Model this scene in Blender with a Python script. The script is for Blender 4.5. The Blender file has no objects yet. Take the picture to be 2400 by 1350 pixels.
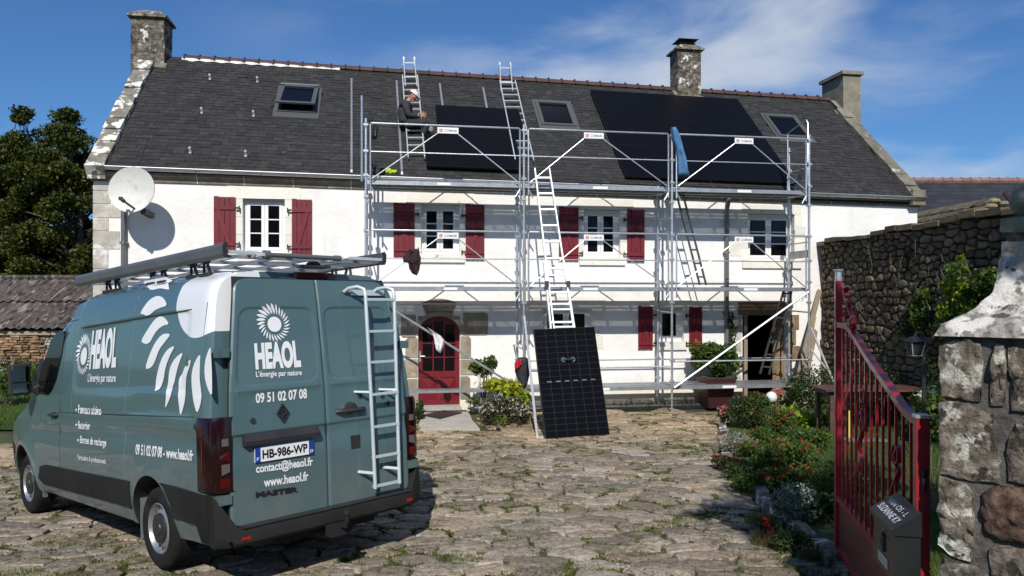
import bpy, math, random
import numpy as np
from mathutils import Vector, Matrix, noise as mnoise
from mathutils.geometry import tessellate_polygon
random.seed(7); rng = np.random.default_rng(7)
scene = bpy.context.scene
R = math.radians
# ---------------------------------------------------------------- camera
EYE = 2.28; FPX = 1800.0; HY = 700.0
cd = bpy.data.cameras.new('camera'); cam = bpy.data.objects.new('camera', cd)
scene.collection.objects.link(cam); scene.camera = cam
cam.location = (0, 0, EYE); cam.rotation_euler = (R(90), 0, 0)
cd.sensor_width = 36; cd.lens = 27.0; cd.shift_y = 25 / 2400; cd.clip_end = 900; cd.clip_start = 0.05
# ---------------------------------------------------------------- world
SUN_EL = 40.0; SUN_AZ = 181.5
world = bpy.data.worlds.new('World'); scene.world = world; world.use_nodes = True
wn = world.node_tree; wn.nodes.clear()
def wnode(t, **k):
    nd = wn.nodes.new(t)
    for a, b in k.items(): setattr(nd, a, b)
    return nd
wout = wnode('ShaderNodeOutputWorld'); wbg = wnode('ShaderNodeBackground')
sky = wnode('ShaderNodeTexSky', sky_type='NISHITA', sun_disc=False)
sky.sun_elevation = R(SUN_EL); sky.sun_rotation = R(SUN_AZ); sky.air_density = 1.0; sky.dust_density = 0.35; sky.ozone_density = 3.0
wbg.inputs['Strength'].default_value = 0.078
tc = wnode('ShaderNodeTexCoord')
mp = wnode('ShaderNodeMapping'); mp.inputs['Rotation'].default_value = (0, R(-24), R(12)); mp.inputs['Scale'].default_value = (1.6, 2.2, 5.5)
mp.inputs['Location'].default_value = (0.35, 0.1, 0.22)
nz = wnode('ShaderNodeTexNoise'); nz.inputs['Scale'].default_value = 1.55; nz.inputs['Detail'].default_value = 7; nz.inputs['Roughness'].default_value = 0.52
nz.inputs['Distortion'].default_value = 0.35
mr = wnode('ShaderNodeMapRange', interpolation_type='SMOOTHSTEP'); mr.inputs['From Min'].default_value = 0.42; mr.inputs['From Max'].default_value = 0.70
# more cloud towards the east (right), clear towards the west
sx = wnode('ShaderNodeSeparateXYZ')
mx = wnode('ShaderNodeMapRange', interpolation_type='SMOOTHSTEP'); mx.inputs['From Min'].default_value = -0.42; mx.inputs['From Max'].default_value = 0.15
mx.inputs['To Min'].default_value = 0.0; mx.inputs['To Max'].default_value = 0.85
mul = wnode('ShaderNodeMath', operation='MULTIPLY')
tint = wnode('ShaderNodeMix', data_type='RGBA', blend_type='MULTIPLY'); tint.inputs[0].default_value = 1.0
tint.inputs[7].default_value = (0.55, 0.89, 1.27, 1)
mixc = wnode('ShaderNodeMix', data_type='RGBA')
mixc.inputs[7].default_value = (7.6, 8.4, 9.6, 1)
L = wn.links.new
L(tc.outputs['Generated'], mp.inputs['Vector']); L(mp.outputs['Vector'], nz.inputs['Vector']); L(nz.outputs['Fac'], mr.inputs['Value'])
L(tc.outputs['Generated'], sx.inputs[0]); L(sx.outputs['X'], mx.inputs['Value'])
L(mr.outputs[0], mul.inputs[0]); L(mx.outputs[0], mul.inputs[1])
L(sky.outputs[0], tint.inputs[6]); L(tint.outputs[2], mixc.inputs[6]); L(mul.outputs[0], mixc.inputs[0])
L(mixc.outputs[2], wbg.inputs['Color']); L(wbg.outputs[0], wout.inputs[0])
# ---------------------------------------------------------------- sun
sd = bpy.data.lights.new('sun', 'SUN'); sun = bpy.data.objects.new('sun', sd); scene.collection.objects.link(sun)
sd.energy = 4.7; sd.angle = R(0.53); sd.color = (1.0, 0.955, 0.88)
tr_ = Vector((0.03 * math.cos(R(SUN_EL)), math.cos(R(SUN_EL)), -math.sin(R(SUN_EL)))).normalized()
sun.rotation_euler = tr_.to_track_quat('-Z', 'Y').to_euler(); sun.location = (0, -5, 12)
vs = scene.view_settings; vs.view_transform = 'Standard'; vs.look = 'None'; vs.exposure = 0.0; vs.gamma = 1.0; vs.use_curve_mapping = False
scene.render.engine = 'CYCLES'; scene.cycles.max_bounces = 6

# ---------------------------------------------------------------- geometry of the place
AH = R(9.3); hu = (math.cos(AH), math.sin(AH)); hn = (-math.sin(AH), math.cos(AH)); HP = (-7.98, 14.657)
FH = Matrix.Translation((HP[0], HP[1], 0)) @ Matrix.Rotation(AH, 4, 'Z')      # house frame: x along facade, y into the house
FW = Matrix.Identity(4)
FV = Matrix.Translation((-2.3055, 7.1316, 0.002)) @ Matrix.Rotation(R(137.0984), 4, 'Z') @ Matrix.Rotation(R(3.3174), 4, 'Y') @ Matrix.Rotation(R(0.353), 4, 'X')
def H(px, py, d):       # photo measurement -> (s, z) on the vertical plane d metres behind the facade
    rx = (px - 1200) / FPX; rz = (HY - py) / FPX
    t = (d + HP[0] * hn[0] + HP[1] * hn[1]) / (rx * hn[0] + hn[1])
    X = rx * t - HP[0]; Y = t - HP[1]
    return (X * hu[0] + Y * hu[1], EYE + rz * t)
def H3(px, py, d): s, z = H(px, py, d); return Vector((s, d, z))
def Wp(px, py, Y): return Vector(((px - 1200) / FPX * Y, Y, EYE + (HY - py) / FPX * Y))
def Gp(px, py, z=0.0):
    t = (EYE - z) * FPX / (py - HY); return Vector(((px - 1200) / FPX * t, t, z))
def z_eave(s): return 4.80 - 0.0128 * s
def z_ridge(s): return 7.95 - 0.0180 * s
D0, D1 = -0.12, 3.3
def roofz(s, d): k = (d - D0) / (D1 - D0); return z_eave(s) * (1 - k) + z_ridge(s) * k
def RF(px, py, lift=0.0):
    a, b = D0, D1 + 0.5
    for _ in range(40):
        m = (a + b) / 2; s, z = H(px, py, m)
        if z - lift > roofz(s, m): a = m
        else: b = m
    return Vector((s, m, z))
def sstep(a, b, x):
    t = min(1, max(0, (x - a) / (b - a))); return t * t * (3 - 2 * t)
def ground(x, y):
    k = (x + 2.97) * -0.85 + (y - 6.41) * 0.53
    g = -0.057 * max(0, k)
    fade = 1 - sstep(10.0, 13.5, y) * sstep(-7.5, -4.0, x)
    g = max(-0.38, g) * fade
    return g * (1 - sstep(19, 25, y))

# ---------------------------------------------------------------- mesh builder
class MB:
    def __init__(s): s.v = []; s.f = []; s.mi = []; s.m = 0
    def add(s, vs, fs):
        o = len(s.v); s.v += [tuple(p) for p in vs]
        for f in fs: s.f.append(tuple(i + o for i in f)); s.mi.append(s.m)
        return s
    def box(s, x0, x1, y0, y1, z0, z1, M=None):
        vs = [Vector((x, y, z)) for z in (z0, z1) for y in (y0, y1) for x in (x0, x1)]
        if M is not None: vs = [M @ p for p in vs]
        return s.add(vs, [(0, 2, 3, 1), (4, 5, 7, 6), (0, 1, 5, 4), (2, 6, 7, 3), (0, 4, 6, 2), (1, 3, 7, 5)])
    def bar(s, a, b, w, h, up=(0, 0, 1)):          # rectangular bar between two points
        a = Vector(a); b = Vector(b); d = b - a; l = d.length; d.normalize()
        sd_ = d.cross(Vector(up))
        if sd_.length < 1e-4: sd_ = d.cross(Vector((0, 1, 0)))
        sd_.normalize(); u_ = sd_.cross(d)
        vs = []
        for p in (a, b):
            for q in ((-1, -1), (1, -1), (1, 1), (-1, 1)): vs.append(p + sd_ * (q[0] * w / 2) + u_ * (q[1] * h / 2))
        return s.add(vs, [(0, 3, 2, 1), (4, 5, 6, 7), (0, 1, 5, 4), (1, 2, 6, 5), (2, 3, 7, 6), (3, 0, 4, 7)])
    def tube(s, pts, r, n=8, cap=True, closed=False):
        pts = [Vector(p) for p in pts]; rs = r if isinstance(r, (list, tuple)) else [r] * len(pts)
        vs = []; N = len(pts); prev = None
        for i, p in enumerate(pts):
            if closed: t = pts[(i + 1) % N] - pts[i - 1]
            else: t = pts[min(i + 1, N - 1)] - pts[max(i - 1, 0)]
            t.normalize()
            if prev is None:
                a = t.orthogonal().normalized()
            else:
                a = prev - t * prev.dot(t)
                a = a.normalized() if a.length > 1e-6 else t.orthogonal().normalized()
            prev = a; b = t.cross(a)
            for k in range(n):
                th = 2 * math.pi * k / n; vs.append(p + a * (math.cos(th) * rs[i]) + b * (math.sin(th) * rs[i]))
        fs = []
        for i in range(N if closed else N - 1):
            j = (i + 1) % N
            for k in range(n): fs.append((i * n + k, i * n + (k + 1) % n, j * n + (k + 1) % n, j * n + k))
        if cap and not closed: fs.append(tuple(reversed(range(n)))); fs.append(tuple(range((N - 1) * n, N * n)))
        return s.add(vs, fs)
    def cyl(s, a, b, r, n=12, r2=None): return s.tube([a, b], [r, r if r2 is None else r2], n)
    def prism(s, poly, vec):                       # planar polygon swept by a vector
        n = len(poly); vec = Vector(vec); vs = [Vector(p) for p in poly] + [Vector(p) + vec for p in poly]
        tri = tessellate_polygon([[Vector(p) for p in poly]])
        fs = [tuple(t) for t in tri] + [tuple(i + n for i in reversed(t)) for t in tri]
        fs += [(i, (i + 1) % n, (i + 1) % n + n, i + n) for i in range(n)]
        return s.add(vs, fs)
    def ball(s, c, r, n=12, m=8, sq=(1, 1, 1), M=None):
        vs = []; fs = []; c = Vector(c)
        for i in range(m + 1):
            ph = math.pi * i / m
            for k in range(n):
                th = 2 * math.pi * k / n
                p = Vector((math.sin(ph) * math.cos(th) * sq[0], math.sin(ph) * math.sin(th) * sq[1], math.cos(ph) * sq[2])) * r
                if M is not None: p = M @ p
                vs.append(c + p)
        for i in range(m):
            for k in range(n): fs.append((i * n + k, (i + 1) * n + k, (i + 1) * n + (k + 1) % n, i * n + (k + 1) % n))
        return s.add(vs, fs)
    def lathe(s, prof, c, axis='z', n=24, M=None):  # prof: list of (radius, height)
        vs = []; fs = []
        for (r, h) in prof:
            for k in range(n):
                th = 2 * math.pi * k / n; p = Vector((r * math.cos(th), r * math.sin(th), h))
                if axis == 'y': p = Vector((p.x, p.z, p.y))
                if axis == 'x': p = Vector((p.z, p.x, p.y))
                if M is not None: p = M @ p
                vs.append(Vector(c) + p)
        for i in range(len(prof) - 1):
            for k in range(n): fs.append((i * n + k, i * n + (k + 1) % n, (i + 1) * n + (k + 1) % n, (i + 1) * n + k))
        return s.add(vs, fs)
    def grid(s, fn, nu, nv, us=None, vv=None):
        us = us or [i / nu for i in range(nu + 1)]; vv = vv or [j / nv for j in range(nv + 1)]
        nu = len(us) - 1; nv = len(vv) - 1
        vs = [fn(a, b) for b in vv for a in us]
        fs = [(j * (nu + 1) + i, j * (nu + 1) + i + 1, (j + 1) * (nu + 1) + i + 1, (j + 1) * (nu + 1) + i) for j in range(nv) for i in range(nu)]
        return s.add(vs, fs)
    def mesh(s, name, mats, org=(0, 0, 0), smooth=False, normals=True):
        me = bpy.data.meshes.new(name)
        me.from_pydata([(p[0] - org[0], p[1] - org[1], p[2] - org[2]) for p in s.v], [], s.f)
        for m in mats if isinstance(mats, (list, tuple)) else [mats]: me.materials.append(m)
        if any(s.mi): me.polygons.foreach_set('material_index', s.mi)
        if normals:
            import bmesh
            bm = bmesh.new(); bm.from_mesh(me); bmesh.ops.recalc_face_normals(bm, faces=bm.faces); bm.to_mesh(me); bm.free()
        if smooth: set_smooth(me, smooth)
        me.update(); return me
def set_smooth(me, ang=35):
    me.polygons.foreach_set('use_smooth', [True] * len(me.polygons))
    if ang is not True and ang < 180:
        try: me.set_sharp_from_angle(angle=R(ang))
        except Exception: pass
def npmesh(name, verts, faces, mat):               # big meshes: numpy arrays (N,3) and (M,k)
    me = bpy.data.meshes.new(name); k = faces.shape[1]
    me.vertices.add(len(verts)); me.vertices.foreach_set('co', np.ascontiguousarray(verts, dtype=np.float32).ravel())
    me.loops.add(faces.size); me.loops.foreach_set('vertex_index', np.ascontiguousarray(faces, dtype=np.int32).ravel())
    me.polygons.add(len(faces)); me.polygons.foreach_set('loop_start', np.arange(0, faces.size, k, dtype=np.int32))
    me.polygons.foreach_set('loop_total', np.full(len(faces), k, dtype=np.int32))
    me.update(calc_edges=True); me.materials.append(mat); me.validate(); return me
COL = scene.collection
def link(o): COL.objects.link(o); return o
def tag(o, label=None, cat=None, group=None, kind=None):
    if label: o['label'] = label
    if cat: o['category'] = cat
    if group: o['group'] = group
    if kind: o['kind'] = kind
    return o
class Thing:
    def __init__(s, name, label, cat, org=(0, 0, 0), frame=FW, group=None, kind=None):
        s.o = link(bpy.data.objects.new(name, None)); s.o.empty_display_size = 0.2; s.org = Vector(org); s.frame = frame
        Mx = frame @ Matrix.Translation(s.org); s.o.location = Mx.to_translation(); s.o.rotation_euler = Mx.to_euler()
        tag(s.o, label, cat, group, kind)
    def part(s, name, mb, mat, parent=None, label=None, smooth=False, kind=None, me=None, loc=None):
        me = me or mb.mesh(name, mat, s.org, smooth)
        o = link(bpy.data.objects.new(name, me)); o.parent = parent or s.o
        if loc is not None: o.location = loc
        if label: o['label'] = label
        if kind: o['kind'] = kind
        return o
def solo(name, mb, mat, label, cat, org=(0, 0, 0), frame=FW, group=None, smooth=False, kind=None):
    org = Vector(org); me = mb.mesh(name, mat, org, smooth); o = link(bpy.data.objects.new(name, me))
    Mx = frame @ Matrix.Translation(org); o.location = Mx.to_translation(); o.rotation_euler = Mx.to_euler()
    tag(o, label, cat, group, kind); return o
def dup(o, loc=None, rot=None, label=None, parent=None):
    c = link(o.copy())
    if parent: c.parent = parent
    for ch in list(o.children): dup(ch, parent=c)
    if loc is not None: c.location = loc
    if rot is not None: c.rotation_euler = rot
    if label: c['label'] = label
    return c

# ---------------------------------------------------------------- materials
def ramp(nt, fac, cols, interp='LINEAR'):
    r = nt.nodes.new('ShaderNodeValToRGB'); cr = r.color_ramp; cr.interpolation = interp
    while len(cr.elements) < len(cols): cr.elements.new(0.5)
    for e, (p, c) in zip(cr.elements, cols): e.position = p; e.color = (*c, 1)
    nt.links.new(fac, r.inputs[0]); return r.outputs[0]
def mathn(nt, op, a, b=0.0, c=0.0):
    m = nt.nodes.new('ShaderNodeMath'); m.operation = op
    for i, x in enumerate((a, b, c)):
        if isinstance(x, (int, float)): m.inputs[i].default_value = x
        else: nt.links.new(x, m.inputs[i])
    return m.outputs[0]
def mixn(nt, fac, a, b, blend='MIX'):
    m = nt.nodes.new('ShaderNodeMix'); m.data_type = 'RGBA'; m.blend_type = blend
    for i, x in ((0, fac), (6, a), (7, b)):
        if isinstance(x, (int, float)): m.inputs[i].default_value = x
        elif isinstance(x, tuple): m.inputs[i].default_value = (*x, 1) if len(x) == 3 else x
        else: nt.links.new(x, m.inputs[i])
    return m.outputs[2]
def noisen(nt, vec, scale, detail=6, rough=0.55, dist=0.0):
    t = nt.nodes.new('ShaderNodeTexNoise'); t.inputs['Scale'].default_value = scale; t.inputs['Detail'].default_value = detail
    t.inputs['Roughness'].default_value = rough; t.inputs['Distortion'].default_value = dist; nt.links.new(vec, t.inputs['Vector']); return t.outputs['Fac']
def mapr(nt, v, a, b, c=0.0, d=1.0):
    m = nt.nodes.new('ShaderNodeMapRange'); m.interpolation_type = 'SMOOTHSTEP'
    for i, x in enumerate((a, b, c, d)): m.inputs[i + 1].default_value = x
    nt.links.new(v, m.inputs[0]); return m.outputs[0]
def coords(nt, kind='Object', scale=None):
    if kind == 'World':
        v = nt.nodes.new('ShaderNodeNewGeometry').outputs['Position']
    else: v = nt.nodes.new('ShaderNodeTexCoord').outputs[kind]
    if scale:
        m = nt.nodes.new('ShaderNodeMapping'); m.inputs['Scale'].default_value = scale; nt.links.new(v, m.inputs[0]); v = m.outputs[0]
    return v
def islandrand(nt):
    g = nt.nodes.new('ShaderNodeNewGeometry').outputs['Random Per Island']; o = nt.nodes.new('ShaderNodeObjectInfo').outputs['Random']
    return mathn(nt, 'FRACT', mathn(nt, 'ADD', g, o))
def mat(name, cols, scale=4.0, rough=0.8, bump=0.0, bscale=None, metal=0.0, var=0.0, hue=None, coord='World', stretch=None, spec=0.5,
        patches=None, roughvar=0.0, transl=0.0, coat=0.0, detail=7, dist=0.0):
    """cols: colour or [(pos, colour)...] over noise; var: brightness spread per loose piece; hue: second colour mixed per piece;
    patches: [(colour, scale, lo, hi)...] spots of growth / stain"""
    m = bpy.data.materials.new(name); m.use_nodes = True; nt = m.node_tree; b = nt.nodes['Principled BSDF']
    v = coords(nt, coord, stretch)
    if isinstance(cols, tuple): col = None; base = cols
    else: col = ramp(nt, noisen(nt, v, scale, detail, 0.6, dist), cols)
    if (var or hue or patches) and col is None:
        rgb = nt.nodes.new('ShaderNodeRGB'); rgb.outputs[0].default_value = (*base, 1); col = rgb.outputs[0]
    if var or hue:
        ir = islandrand(nt)
        if hue: col = mixn(nt, mathn(nt, 'FRACT', mathn(nt, 'MULTIPLY', ir, 7.31)), col, hue)
        if var:
            k = nt.nodes.new('ShaderNodeMapRange'); k.inputs[3].default_value = 1 - var; k.inputs[4].default_value = 1 + var; nt.links.new(ir, k.inputs[0])
            hs = nt.nodes.new('ShaderNodeHueSaturation'); nt.links.new(col, hs.inputs['Color']); nt.links.new(k.outputs[0], hs.inputs['Value']); col = hs.outputs[0]
    for i, (pc, ps, lo, hi) in enumerate(patches or []):
        vv = nt.nodes.new('ShaderNodeMapping'); vv.inputs['Location'].default_value = (3.7 * i + 1, 1.3 * i, 2.1 * i); nt.links.new(v, vv.inputs[0])
        col = mixn(nt, mapr(nt, noisen(nt, vv.outputs[0], ps, 6, 0.62), lo, hi), col, pc)
    if col is None: b.inputs['Base Color'].default_value = (*base, 1)
    else: nt.links.new(col, b.inputs['Base Color'])
    b.inputs['Roughness'].default_value = rough; b.inputs['Metallic'].default_value = metal
    b.inputs['Specular IOR Level'].default_value = spec
    if coat: b.inputs['Coat Weight'].default_value = coat; b.inputs['Coat Roughness'].default_value = 0.06
    if roughvar:
        rr = nt.nodes.new('ShaderNodeMapRange'); rr.inputs[3].default_value = rough - roughvar; rr.inputs[4].default_value = rough + roughvar
        nt.links.new(noisen(nt, v, scale * 1.7, 5), rr.inputs[0]); nt.links.new(rr.outputs[0], b.inputs['Roughness'])
    if transl:
        b.inputs['Subsurface Weight'].default_value = 0
        t = nt.nodes.new('ShaderNodeBsdfTranslucent'); mxs = nt.nodes.new('ShaderNodeMixShader'); mxs.inputs[0].default_value = transl
        if col is not None:
            nt.links.new(mixn(nt, 1.0, col, (1.0, 1.15, 0.5), 'MULTIPLY'), t.inputs[0])
        else: t.inputs[0].default_value = (*base, 1)
        out = nt.nodes['Material Output']; nt.links.new(b.outputs[0], mxs.inputs[1]); nt.links.new(t.outputs[0], mxs.inputs[2]); nt.links.new(mxs.outputs[0], out.inputs[0])
    if bump:
        bn = nt.nodes.new('ShaderNodeBump'); bn.inputs['Strength'].default_value = min(1.0, bump); bn.inputs['Distance'].default_value = 0.02 * max(1.0, bump)
        nt.links.new(noisen(nt, v, bscale or scale * 3, 9, 0.65), bn.inputs['Height']); nt.links.new(bn.outputs[0], b.inputs['Normal'])
    return m
# ---------------------------------------------------------------- material library
m_render = None
def wall_render():
    m = bpy.data.materials.new('limewash_render'); m.use_nodes = True; nt = m.node_tree; b = nt.nodes['Principled BSDF']
    v = coords(nt, 'World'); col = ramp(nt, noisen(nt, v, 1.3, 8, 0.6), [(0.3, (0.72, 0.705, 0.68)), (0.6, (0.81, 0.80, 0.775))])
    col = mixn(nt, mapr(nt, noisen(nt, v, 2.3, 7, 0.7), 0.56, 0.78, 0, 0.45), col, (0.60, 0.585, 0.55))
    col = mixn(nt, mapr(nt, noisen(nt, v, 9, 7, 0.7), 0.66, 0.74, 0, 0.35), col, (0.50, 0.50, 0.49))
    sp = nt.nodes.new('ShaderNodeSeparateXYZ'); nt.links.new(v, sp.inputs[0])
    hz = mathn(nt, 'ADD', sp.outputs[2], mathn(nt, 'MULTIPLY', noisen(nt, v, 2.0, 6), 0.7))
    col = mixn(nt, mapr(nt, hz, 0.45, 0.95, 0.8, 0.0), col, (0.70, 0.65, 0.52))      # splash-back staining at the foot of the wall
    vst = coords(nt, 'World', (7, 7, .55)); col = mixn(nt, mapr(nt, noisen(nt, vst, 1.0, 6, .6), .56, .78, 0, .28), col, (0.52, 0.50, 0.46))
    nt.links.new(col, b.inputs['Base Color']); b.inputs['Roughness'].default_value = 0.92
    bn = nt.nodes.new('ShaderNodeBump'); bn.inputs['Strength'].default_value = 0.55; bn.inputs['Distance'].default_value = 0.02
    nt.links.new(noisen(nt, v, 9, 8, 0.6), bn.inputs['Height']); nt.links.new(bn.outputs[0], b.inputs['Normal']); return m
m_render = wall_render()
m_slate = mat('roof_slate', [(0.3, (0.019, 0.0188, 0.0185)), (0.7, (0.052, 0.050, 0.048))], 14, 0.62, 0.8, 30, var=0.25, hue=(0.028, 0.027, 0.026), spec=0.35,
              patches=[((0.12, 0.12, 0.11), 6.0, 0.62, 0.78), ((0.030, 0.022, 0.021), 0.7, 0.56, 0.74)], roughvar=0.12)
m_under = mat('roof_underlay', (0.012, 0.012, 0.013), rough=0.9)
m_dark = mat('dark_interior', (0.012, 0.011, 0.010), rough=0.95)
m_ridge = mat('terracotta_ridge', [(0.3, (0.038, 0.018, 0.015)), (0.7, (0.085, 0.036, 0.029))], 5, 0.75, 0.3, var=0.25, patches=[((0.03, 0.03, 0.03), 3, 0.6, 0.75)])
m_mortar_w = mat('white_mortar', [(0.3, (0.62, 0.60, 0.56)), (0.7, (0.75, 0.73, 0.70))], 6, 0.9, 0.4)
m_cream = mat('limewashed_stone', [(0.3, (0.68, 0.65, 0.57)), (0.65, (0.76, 0.74, 0.67))], 3, 0.9, 0.5, 14, var=0.08, patches=[((0.40, 0.37, 0.31), 5, 0.6, 0.75)])
m_quoin = mat('quoin_granite', [(0.3, (0.34, 0.31, 0.26)), (0.65, (0.52, 0.49, 0.43))], 5, 0.9, 0.6, 18, var=0.16, patches=[((0.70, 0.69, 0.66), 3, 0.52, 0.66)])
m_cornice = mat('cornice_granite', [(0.3, (0.13, 0.115, 0.09)), (0.7, (0.24, 0.21, 0.165))], 5, 0.9, 0.6, 18, var=0.2, patches=[((0.42, 0.40, 0.33), 4, 0.6, 0.74), ((0.05, 0.045, 0.04), 6, 0.6, 0.75)])
m_doorst = mat('door_granite', [(0.3, (0.20, 0.17, 0.125)), (0.65, (0.33, 0.28, 0.21))], 6, 0.9, 0.6, 22, var=0.18, patches=[((0.44, 0.37, 0.26), 2.5, 0.58, 0.72)])
m_brownst = mat('brown_lintel_stone', [(0.3, (0.14, 0.095, 0.055)), (0.65, (0.25, 0.175, 0.105))], 7, 0.9, 0.6, 22, var=0.15)
m_chim = mat('lichened_chimney_stone', [(0.34, (0.045, 0.037, 0.028)), (0.5, (0.13, 0.11, 0.085)), (0.66, (0.27, 0.24, 0.195))], 9, 0.92, 2.4, 14, var=0.25, detail=9,
             patches=[((0.36, 0.34, 0.29), 7, 0.56, 0.66), ((0.68, 0.67, 0.62), 3.4, 0.61, 0.63), ((0.050, 0.036, 0.028), 4, 0.58, 0.66)])
m_chimcem = mat('cement_chimney', [(0.3, (0.17, 0.15, 0.11)), (0.7, (0.27, 0.245, 0.19))], 4, 0.92, 0.4, 16, patches=[((0.09, 0.085, 0.07), 2.5, 0.6, 0.75)])
m_coping = mat('lichened_coping', [(0.25, (0.10, 0.09, 0.07)), (0.7, (0.24, 0.22, 0.18))], 5, 0.92, 0.9, 16, var=0.2, patches=[((0.72, 0.71, 0.66), 3.2, 0.50, 0.56)])
m_copingr = mat('grey_coping', [(0.25, (0.10, 0.09, 0.07)), (0.7, (0.22, 0.20, 0.155))], 5, 0.92, 0.8, 16, var=0.2, patches=[((0.5, 0.49, 0.44), 4, 0.62, 0.7)])
m_zinc = mat('zinc', [(0.3, (0.36, 0.38, 0.40)), (0.7, (0.50, 0.52, 0.54))], 3, 0.42, 0.1, metal=0.7)
m_zincd = mat('dull_zinc_pipe', [(0.3, (0.16, 0.165, 0.17)), (0.7, (0.23, 0.235, 0.24))], 3, 0.5, 0.1, metal=0.5)
m_galv = mat('galvanised_steel', [(0.3, (0.48, 0.50, 0.52)), (0.7, (0.66, 0.68, 0.70))], 9, 0.38, 0.15, 40, metal=0.75, var=0.08, roughvar=0.1)
m_galvd = mat('galvanised_deck', [(0.3, (0.30, 0.32, 0.34)), (0.7, (0.46, 0.48, 0.50))], 6, 0.45, 0.15, 40, metal=0.7, roughvar=0.1)
m_alu = mat('aluminium', [(0.3, (0.68, 0.68, 0.68)), (0.7, (0.82, 0.82, 0.82))], 8, 0.34, 0.08, 60, metal=0.55, roughvar=0.08)
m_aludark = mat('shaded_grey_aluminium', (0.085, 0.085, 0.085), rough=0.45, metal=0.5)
m_red = mat('burgundy_paint', [(0.3, (0.118, 0.0045, 0.011)), (0.7, (0.165, 0.007, 0.017))], 5, 0.5, 0.2, 30, var=0.10)
m_door = mat('burgundy_door_paint', [(0.3, (0.13, 0.006, 0.012)), (0.7, (0.17, 0.009, 0.018))], 4, 0.35, 0.1, 30, coat=0.3)
m_gate = mat('gate_red_paint', [(0.3, (0.26, 0.008, 0.018)), (0.7, (0.34, 0.012, 0.028))], 6, 0.38, 0.15, 40, coat=0.25, patches=[((0.10, 0.02, 0.02), 9, 0.64, 0.78)])
m_gate_shade = mat('gate_red_shaded', [(0.3, (0.075, 0.008, 0.012)), (0.7, (0.105, 0.012, 0.016))], 6, 0.5, 0.15, 40, patches=[((0.07, 0.03, 0.025), 5, 0.6, 0.75)])  # the gate's red for the sheet panel, shade mixed into the colour
m_white = mat('white_window_paint', [(0.3, (0.74, 0.74, 0.73)), (0.7, (0.80, 0.80, 0.79))], 5, 0.45)
m_whitepl = mat('white_sign_board', (0.78, 0.78, 0.77), rough=0.4)
m_signtxt = mat('grey_sign_print', (0.10, 0.10, 0.11), rough=0.6)
m_signred = mat('red_sign_print', (0.42, 0.10, 0.09), rough=0.6)
m_glass = mat('window_glass', (0.004, 0.004, 0.005), rough=0.05, spec=0.28)
m_iron = mat('dark_iron', (0.03, 0.015, 0.017), rough=0.6)
m_black = mat('black_plastic', [(0.3, (0.018, 0.018, 0.019)), (0.7, (0.030, 0.030, 0.031))], 6, 0.5, 0.1, 60)
m_trim = mat('grained_black_cladding', [(0.3, (0.010, 0.010, 0.010)), (0.7, (0.019, 0.019, 0.018))], 3, 0.75, 0.12, 90, spec=0.25, patches=[((0.035, 0.032, 0.028), 4, 0.6, 0.8)])
m_rubber = mat('tyre_rubber', [(0.3, (0.009, 0.009, 0.009)), (0.7, (0.018, 0.0175, 0.017))], 6, 0.9, 0.2, 40, spec=0.2, patches=[((0.045, 0.04, 0.032), 5, 0.6, 0.8)])
m_solar = mat('solar_glass', (0.0040, 0.0042, 0.0055), rough=0.35, spec=0.10)
m_solframe = mat('solar_frame', (0.010, 0.010, 0.011), rough=0.4, metal=0.3)
m_cell = mat('solar_cell_line', (0.020, 0.021, 0.024), rough=0.5)
m_dish = mat('dish_white', [(0.3, (0.54, 0.54, 0.51)), (0.7, (0.66, 0.66, 0.63))], 4, 0.6, 0.1, 20, patches=[((0.40, 0.40, 0.36), 3, 0.56, 0.75)])
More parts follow.
